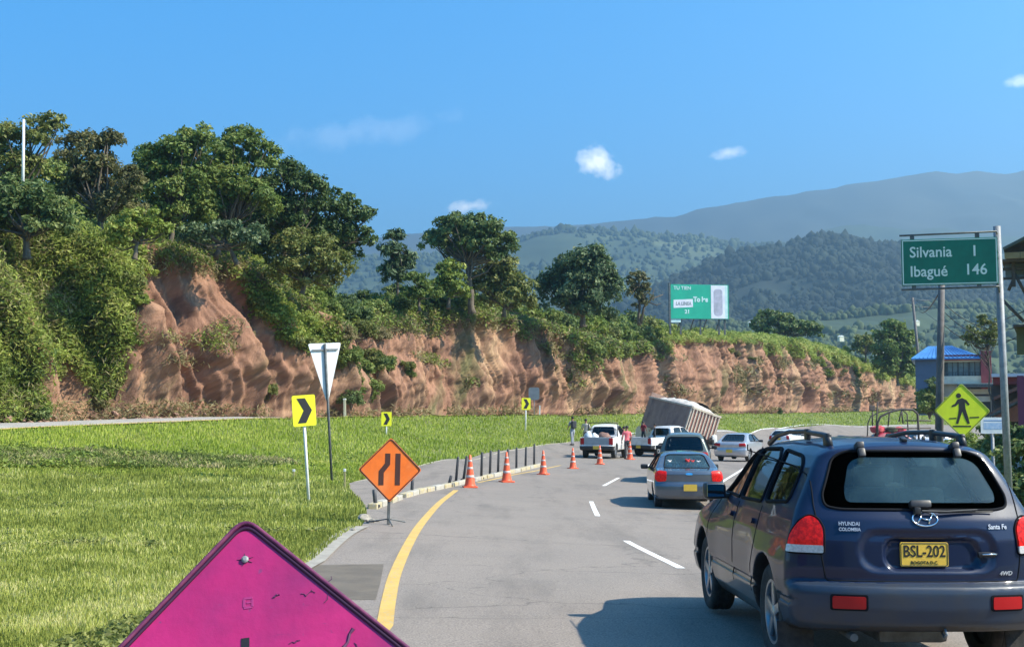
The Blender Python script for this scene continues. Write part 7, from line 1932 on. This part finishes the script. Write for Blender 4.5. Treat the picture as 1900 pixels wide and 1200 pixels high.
def slab(pts, th, y0, y1, nm, mt, par, S=s2):
    v = [S(x, y) for x, y in pts]; o = MB().prism([(p.x, p.z) for p in v], y0, y1).build(nm, mt, par); return o
for i, (pp, y0, y1, nm, mt) in enumerate([([(1838, 771), (1905, 733), (1990, 690), (1990, 684), (1905, 727), (1838, 766)], -3, 3, 'roof', m_tile), ([(1846, 742), (1905, 716), (1990, 680), (1990, 672), (1905, 708), (1846, 737)], -1.4, 3.4, 'roof', m_tile), ([(1838, 771), (1905, 733), (1990, 692), (1990, 696), (1905, 737), (1838, 774)], -3.1, -3.0, 'fascia', M['steel_dark'])]):
    slab(pp, 0, y0, y1, nm, mt, shd)
slab([(1842, 776), (1905, 740), (1990, 700), (1990, 782), (1842, 782)], 0, .2, .5, 'gable_wall', pm('brick_red_wall', (.30, .13, .10), (.24, .11, .09), scale=9, rough=.9), shd)
rbox(1889, 1895, 700, 860, -3.6, -3.3, 'post', pm('magenta_post', (.16, .02, .06), rough=.6), shd)
rbox(1850, 1990, 782, 870, .8, 1.1, 'shop_wall', pm('shade_dark_shop_wall', (.045, .042, .04), (.07, .06, .05), scale=3, rough=.95), shd)  # near-black wall colour stands in for the shade under the building
# timber-eaved building corner at the upper right
Y3 = 34.0; b3 = stand(1960, Y3)
ev = empty('house', b3, (0, 0, R(-24.5)), label='corner of a wooden roof with ochre boards and dark braces at the right edge', cat='building')
def s3(px, py, y=0): q = P(px, py, Y3); return Vector((q.x - b3.x, y, q.z - b3.z))
m_och = pm('ochre_boards', (.36, .24, .11), (.28, .18, .08), scale=4, rough=.8, stretch=(1, 1, 6)); m_dw = pm('dark_wood', (.07, .055, .045), (.10, .08, .065), scale=6, rough=.85)
slab([(1869, 461), (1905, 443), (1960, 416), (1975, 412), (1975, 420), (1960, 422), (1905, 449), (1871, 465)], 0, -.8, 4, 'roof', pm('dark_roof_sheet', (.07, .085, .07), (.10, .11, .09), scale=3, rough=.8), ev, s3)
slab([(1873, 467), (1905, 450), (1965, 421), (1975, 424), (1975, 470), (1873, 470)], 0, -.3, -.15, 'gable', m_dw, ev, s3)
for i in range(4): rbox(1872 + i * 27, 1898 + i * 27, 470, 481, -.7 + (i % 2) * .006, -.62 + (i % 2) * .006, 'board', m_och, ev, s3)
rbox(1867, 1975, 481.5, 485, -.6, 3.9, 'eave_beam', m_dw, ev, s3)
rbox(1868, 1975, 494, 499, -.2, -.05, 'beam', m_dw, ev, s3); rbox(1866, 1975, 512, 516, -.2, -.05, 'beam', m_dw, ev, s3); rbox(1884, 1889, 485, 530, -.25, -.1, 'post', m_dw, ev, s3); rbox(1872, 1975, 486, 511, 0.1, .2, 'railing_panel', pm('dull_glass_rail', (.22, .26, .25), (.17, .20, .19), scale=4, rough=.6), ev, s3)
for (a, b_) in (((1888, 505), (1905, 540)), ((1888, 512), (1878, 537)), ((1862, 548), (1905, 596)), ((1905, 540), (1935, 600))):
    MB().tube([s3(*a, -.2), s3(*b_, -.2)], .045, 8).build('brace', m_dw, ev, smooth=True)
rbox(1925, 1975, 516, 900, -.1, 3.9, 'wall', m_crm, ev, s3); rbox(1886, 1925, 600, 604, 0, 3, 'beam', m_dw, ev, s3)
rbox(1892, 1925, 604, 655, .4, .6, 'wall_panel', pm('olive_wall', (.17, .15, .06), (.13, .12, .05), scale=3, rough=.9), ev, s3)
for px, py, s_, lf, lb in ((1724, 746, 1.5, 'mid', 'mid green shrub against the lower left wall of the blue-roofed building'), (1738, 750, 1.5, 'fresh', 'bright shrub in front of the blue-grey wall by the concrete pole'), (1730, 722, 1.0, 'dark', 'dark shrub high against the blue-grey wall'), (1748, 752, 1.4, 'mid', 'shrub left of the shop front under the blue-roofed building')):
    q = P(px, py, 106); shrub(Vector((q.x, 106, max(q.z - s_ * .6, hz(q.x, 106) - .2))), s_, lf, lb, 'shrubs along the right verge')
# dark hedge and shrubs in the shade under the sheds
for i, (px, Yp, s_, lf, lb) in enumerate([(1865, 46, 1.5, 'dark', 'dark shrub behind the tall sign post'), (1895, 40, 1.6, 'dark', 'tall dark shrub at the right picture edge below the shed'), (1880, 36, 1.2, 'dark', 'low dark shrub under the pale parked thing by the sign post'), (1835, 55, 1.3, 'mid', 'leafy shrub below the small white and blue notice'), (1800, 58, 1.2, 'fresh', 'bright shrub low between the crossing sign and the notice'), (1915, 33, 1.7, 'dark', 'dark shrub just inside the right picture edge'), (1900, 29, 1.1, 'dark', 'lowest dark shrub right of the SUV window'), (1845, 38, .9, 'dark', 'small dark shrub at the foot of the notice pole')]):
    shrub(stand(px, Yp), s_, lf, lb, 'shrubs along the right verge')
# red open-backed vehicle and a tall hoop frame seen over the SUV roof
m_mred = pm('dark_red_car_paint', (.36, .015, .03), (.28, .014, .025), scale=4, rough=.35, coat=.7)
rdc, frd = build_car('hatchback_car', 'dark red vehicle seen over the SUV roof beneath the hoop frame', 'car', stand(1612, 92), R(-82), hat_prof, [(a, b_ * .97) for a, b_ in sedan_w[:-1]] + [(1.6, .4)], (.72, 3.15), .29, m_mred, h=.06, wins=hw_, rear_win=(rpoly([(-.60, 1.06), (-.48, 1.36), (.48, 1.36), (.60, 1.06)], .07), 1.1), front_win=(sed_fw, 2.2), lamps=[('tail_lamp', rpoly([(-.08, .75), (-.08, 1.02), (.10, 1.02), (.10, .75)], .03), 40, .15, M['red_lens_dark'], .012)], mirror=(.95, 2.6, 1.02))
bundle_m = pm('red_cloth_bundle', (.55, .10, .10), (.35, .03, .05), scale=3, rough=.9); bnd2 = pm('dark_green_bundle', (.05, .06, .03), (.10, .09, .05), scale=3, rough=.9)
for i, (a, b_, c_, r_, m_) in enumerate(((-.2, .8, 1.68, (.55, .62, .34), bundle_m), (.2, 1.7, 1.64, (.45, .42, .28), bnd2), (0, 2.5, 1.62, (.50, .5, .30), bundle_m))):
    blob('bundle', m_, on(rdc, (a, b_, c_)), r_, ['red bundle at the rear of the dark red vehicle roof', 'dark green bundle in the middle of the dark red vehicle roof', 'red bundle at the front of the dark red vehicle roof'][i], 'bundle', 'bundles on the red vehicle', 20 + i)
w2c, _ = build_car('hatchback_car', 'whitish car right of the dark red vehicle, mostly hidden by the SUV roof', 'car', stand(1684, 97), R(-80), hat_prof, [(a, b_ * .97) for a, b_ in sedan_w[:-1]] + [(1.6, .4)], (.72, 3.15), .29, m_silver, h=.06, wins=hw_, rear_win=(rpoly([(-.60, 1.06), (-.48, 1.36), (.48, 1.36), (.60, 1.06)], .07), 1.1), front_win=(sed_fw, 2.2), mirror=(.95, 2.6, 1.02))
b5 = stand(1672, 88); hp = empty('hoop_frame', b5, (0, 0, R(6)), label='dark curved metal hoop frame standing by the dark red vehicle', cat='metal frame')
def hq(px, py, dy=0): q = P(px, py, 88); return (q.x - b5.x, dy, q.z - b5.z)
for dy in (0, 1.8):
    MB().tube([hq(1625, 822, dy), hq(1627, 785, dy), hq(1632, 773, dy), hq(1650, 764, dy), hq(1672, 759, dy), hq(1695, 760, dy), hq(1704, 768, dy), hq(1706, 800, dy), hq(1706, 822, dy)], .085 if dy == 0 else .05, 8).build('hoop', m_dw, hp, smooth=True)
for (px0, py0, px1, py1) in ((1650, 764, 1647, 790), (1673, 760, 1668, 782), (1673, 760, 1676, 786), (1627, 745, 1624, 800), (1617, 762, 1617, 790), (1680, 780, 1730, 780), (1640, 795, 1730, 794)):
    MB().tube([hq(px0, py0, .02), hq(px1, py1, .02)], .055, 6).build('strut', m_dw, hp, smooth=True)
MB().box(hq(1616, 757), (.45, .12, .40), None, .08).build('mirror', m_dw, hp)
for i, px in enumerate((1695, 1712, 1728)):
    g_ = stand(px, 47); o = empty('fence_post', g_, label=['leftmost short grey post behind the hoop frame', 'middle short grey post behind the hoop frame', 'short grey post next to the concrete pole'][i], cat='post', group='short posts on the right verge'); MB().tube([(0, 0, -.2), (0, 0, 1.55)], .06, 8).build('post', m_cp, o, smooth=True); MB().lathe([(.075, 1.5), (.075, 1.6), (.03, 1.66)], 10).build('cap', m_cp, o, smooth=True)
# parked pale car at the right edge, mostly hidden
prk, fpk = build_car('hatchback_car', 'pale grey parked car in the shade at the right edge behind the sign post', 'car', stand(1890, 33.0), R(-75), hat_prof, [(a, b_ * .97) for a, b_ in sedan_w[:-1]] + [(1.6, .4)], (.72, 3.15), .29, m_silver, h=.06, wins=hw_, rear_win=(rpoly([(-.60, 1.06), (-.48, 1.36), (.48, 1.36), (.60, 1.06)], .07), 1.1), front_win=(sed_fw, 2.2), lamps=[('tail_lamp', rpoly([(-.08, .75), (-.08, 1.02), (.10, 1.02), (.10, .75)], .03), 40, .15, M['red_lens_dark'], .012)])
# white houses in the valley
for i, (px, py, Yh, w) in enumerate([(1560, 624, 330, 5), (1630, 655, 250, 9), (1395, 598, 420, 6), (1700, 596, 380, 5)]):
    c = P(px, py, Yh); kk = 1 / ppm(Yh); W_ = w * 2 * kk
    o = empty('white_house', (c.x, c.y, c.z - 3 * kk), (0, 0, R(20)), label=['tiny white house among the valley trees above the low end of the bank', 'white roofed house half hidden left of the reddish tree', 'tiny white house right of the billboard at the foot of the dark hill', 'tiny white house low on the dark hill behind the destination sign'][i], cat='house', group='white houses in the valley')
    hh_ = 5 * kk; MB().box((0, 0, hh_ * .25 - .5), (W_, W_ * .7, hh_ * .5 + 1)).build('wall', m_crm, o)
    MB().prism([(-W_ * .58, hh_ * .5), (W_ * .58, hh_ * .5), (0, hh_ * .5 + W_ * .25)], -W_ * .4, W_ * .4).build('roof', M['white_paint'], o)

# ------------------------------------------------------------------ people
m_skin = pm('brown_skin', (.30, .16, .10), rough=.6); m_hair = pm('dark_hair', (.015, .012, .01), rough=.6)
def person(label, loc, yaw, height, shirt, trousers, pose='stand', hat=None, bag=None, group='people standing by the pickups', cat='person'):
    s = height / 1.75
    root = empty('person', loc, (0, 0, yaw), label=label, cat=cat, group=group)
    V = {}; J = []
    def j(n, p, r): V[n] = len(J); J.append((Vector(p) * s, r * s))
    j('pelvis', (0, 0, .95), .135); j('waist', (0, .0, 1.08), .125); j('chest', (0, -.01, 1.30), .155); j('neckb', (0, 0, 1.45), .085); j('neck', (0, .0, 1.52), .055); j('head', (0, .01, 1.62), .088); j('top', (0, .005, 1.70), .070)
    arms = {'stand': ((.23, .02, 1.18), (.24, .12, .96)), 'bent': ((.26, -.02, 1.20), (.18, .22, 1.08)), 'reach': ((.28, .18, 1.30), (.22, .42, 1.25))}[pose]
    for sd, t in ((-1, 'l'), (1, 'r')):
        a0, a1 = arms
        j('sh' + t, (sd * .185, 0, 1.43), .062); j('el' + t, (sd * a0[0], a0[1], a0[2]), .045); j('wr' + t, (sd * a1[0], a1[1], a1[2]), .032)
        j('hip' + t, (sd * .09, 0, .88), .098); st_ = .07 * sd if pose == 'stand' else .1 * sd
        j('kn' + t, (sd * .10, st_ * .8 + .02, .50), .062); j('an' + t, (sd * .11, st_ - .01, .09), .042)
    E = [('pelvis', 'waist'), ('waist', 'chest'), ('chest', 'neckb'), ('neckb', 'neck'), ('neck', 'head'), ('head', 'top')]
    for t in 'lr': E += [('chest', 'sh' + t), ('sh' + t, 'el' + t), ('el' + t, 'wr' + t), ('pelvis', 'hip' + t), ('hip' + t, 'kn' + t), ('kn' + t, 'an' + t)]
    me = bpy.data.meshes.new('body'); me.from_pydata([p for p, r in J], [(V[a], V[b_]) for a, b_ in E], []); me.update()
    o = link('body', me); o.modifiers.new('skin', 'SKIN'); sv = me.skin_vertices[0].data
    for i, (p, r) in enumerate(J): sv[i].radius = (r, r * (.72 if i in (V['chest'], V['waist'], V['pelvis']) else 1))
    sv[0].use_root = True
    ss = o.modifiers.new('sub', 'SUBSURF'); ss.levels = 1; ss.render_levels = 1
    bpy.context.view_layer.update()
    m2 = bpy.data.meshes.new_from_object(o.evaluated_get(bpy.context.evaluated_depsgraph_get())); bpy.data.objects.remove(o)
    m2.materials.clear()
    for mt in (m_skin, shirt, trousers): m2.materials.append(mt)
    for p in m2.polygons:
        c = p.center / s
        p.material_index = 2 if c.z < .97 and abs(c.x) < .22 and not (abs(c.x) > .19 and c.z > .8) else (1 if c.z < 1.47 and not (abs(c.x) > .2 and c.z < 1.20) else 0)
        p.use_smooth = True
    m2.name = 'body'; link('body', m2, root)
    # head details, hair, hands, shoes
    def ell(nm, c, r, mt, par=root):
        bm = bmesh.new(); bmesh.ops.create_icosphere(bm, subdivisions=2, radius=1)
        for v in bm.verts: v.co = Vector((v.co.x * r[0] + c[0], v.co.y * r[1] + c[1], v.co.z * r[2] + c[2])) * s
        m = bpy.data.meshes.new(nm); bm.to_mesh(m); bm.free(); m.materials.append(mt); m.polygons.foreach_set('use_smooth', [True] * len(m.polygons)); return link(nm, m, par)
    ell('hair', (0, -.015, 1.685), (.092, .10, .085), hat or m_hair)
    if hat: ell('cap_brim', (0, .12, 1.70), (.07, .08, .012), hat)
    for sd in (-1, 1):
        a1 = arms[1]; hc = (sd * a1[0], a1[1] + .02, a1[2] - .06); hb = MB()
        hb.box(Vector(hc) * s, (.035 * s, .075 * s, .085 * s), None, .012 * s)
        for q in range(4):
            x0 = Vector((hc[0], hc[1] - .028 + q * .019, hc[2] - .04)); hb.tube([x0 * s, (x0 + Vector((-sd * .006, 0, -.035))) * s, (x0 + Vector((-sd * .018, 0, -.062 + abs(q - 1.5) * .006))) * s], .0085 * s, 5)
        x0 = Vector((hc[0], hc[1] + .035, hc[2] + .01)); hb.tube([x0 * s, (x0 + Vector((-sd * .01, .025, -.035))) * s], .010 * s, 5)
        hb.build('hand', m_skin, root, smooth=True)
        st_ = .07 * sd if pose == 'stand' else .1 * sd
        MB().box(Vector((sd * .11, st_ + .05, .045)) * s, (.10 * s, .27 * s, .09 * s), None, .035 * s).build('shoe', M['black'], root, smooth=True)
    if bag: MB().box(Vector((0, -.17, 1.26)) * s, (.32 * s, .16 * s, .44 * s), None, .05 * s).build('backpack', bag, root, smooth=True)
    return root
c_blk = pm('black_cloth', (.025, .03, .035), (.05, .05, .055), scale=10, rough=.9); c_jean = pm('pale_jeans', (.40, .42, .45), (.30, .33, .37), scale=8, rough=.9); c_beige = pm('beige_shirt', (.52, .47, .38), (.42, .38, .30), scale=8, rough=.9); c_brown = pm('brown_trousers', (.14, .10, .07), rough=.9)
c_red = pm('red_shirt', (.60, .045, .06), (.50, .035, .05), scale=8, rough=.85); c_pink = pm('pinkish_red_shirt', (.74, .16, .18), rough=.85); c_dred = pm('dark_red_jacket', (.26, .02, .03), rough=.85); c_gry = pm('grey_cloth', (.20, .21, .23), rough=.9)
def sp(px, py, Y): q = stand(px, Y); return q
person('person with a black backpack on the verge left of the loaded pickup', stand(1062, 73), R(30), 1.76, c_gry, c_jean, 'bent', bag=c_blk)
person('person in a beige shirt behind the left side of the loaded pickup', stand(1087, 72), R(-20), 1.78, c_beige, c_brown, 'bent')
person('person in a pinkish red shirt between the two pickups, nearer one', stand(1163, 62.5), R(10), 1.72, c_pink, c_blk, 'stand')
person('person in a red shirt beside the pinkish red one', stand(1157, 65), R(60), 1.70, c_red, c_brown, 'bent')
pbed = on(pk2, (-.2, .7, .70))
person('person in a dark red jacket standing up in the bed of the second pickup', pbed, R(-40), 1.30, c_dred, c_blk, 'stand', group='people standing by the pickups')
person('person in dark clothes stooping over the bed of the second pickup', on(pk2, (.3, 1.1, .70)), R(80), 1.15, c_blk, c_blk, 'reach')
# person in blue by the right edge in the shade
person('person in pale blue at the right edge behind the tall sign post', stand(1890, 30.0), R(150), 1.68, pm('pale_blue_shirt', (.30, .38, .50), rough=.9), c_blk, 'stand', group='people at the right edge')

# ------------------------------------------------------------------ a label of its own for every shrub
def where_x(px):
    for lim, w in ((45, 'at the left edge'), (105, 'below the white pole'), (165, 'below the vine-draped tree'), (215, 'left of the bare earth'), (262, 'against the bare earth'), (330, 'above the bare earth'), (420, 'above the bare slope'), (500, 'right of the bare top'), (560, 'up-left of the triangle sign'), (610, 'above the triangle sign'), (660, 'right of the triangle sign'), (720, 'below the drooping tree'), (770, 'below the bamboo'), (840, 'left of the umbrella tree'), (900, 'under the umbrella tree'), (970, 'right of the umbrella tree'), (1040, 'left of the round glossy tree'), (1090, 'under the round glossy tree'), (1140, 'by the round glossy tree'), (1200, 'by the half-bare tree'), (1290, 'by the billboard'), (1480, 'behind the tipper truck'), (1600, 'on the low end of the bank'), (1730, 'by the reddish tree')):
        if px < lim: return w
    return 'on the right verge'
def where_y(px, py):
    t = float(np.interp(px, CLa[:, 0], CLa[:, 1])); b_ = float(np.interp(px, [e[0] for e in EDGE], [e[1] for e in EDGE])); f = (b_ - py) / max(b_ - t, 1)
    return 'on the top' if f > .97 else 'high up' if f > .8 else 'upper middle' if f > .6 else 'halfway up' if f > .42 else 'lower middle' if f > .22 else 'at the foot'
cnt = {}
for o, lf, (px, py) in SHR:
    if 'verge' in o['group']: continue
    w = 'on the bank lip' if 'lip' in o['group'] else where_y(px, py) + ' of the bank' if where_y(px, py) in ('upper middle', 'lower middle') else where_y(px, py) + ' on the bank'
    cnt.setdefault(f"{LOOK[lf]} shrub {w} {where_x(px)}", []).append((px, py, o))
for lb, L3 in cnt.items():
    L3.sort(key=lambda t: t[0])
    names = {1: [''], 2: ['left ', 'right '], 3: ['leftmost ', 'middle ', 'rightmost ']}.get(len(L3)) or (['leftmost '] + [q + ' from left' for q in ('second', 'third', 'fourth', 'fifth', 'sixth', 'seventh', 'eighth', 'ninth')][:len(L3) - 2] + ['rightmost '])
    for q, (_, _, o) in zip(names, L3): o['label'] = (lb if not q else f"{q.strip()} {lb}" if 'from' not in q else f"{lb}, {q.strip()}" if len((lb + q).split()) < 17 else f"{q.strip()}, {lb}")
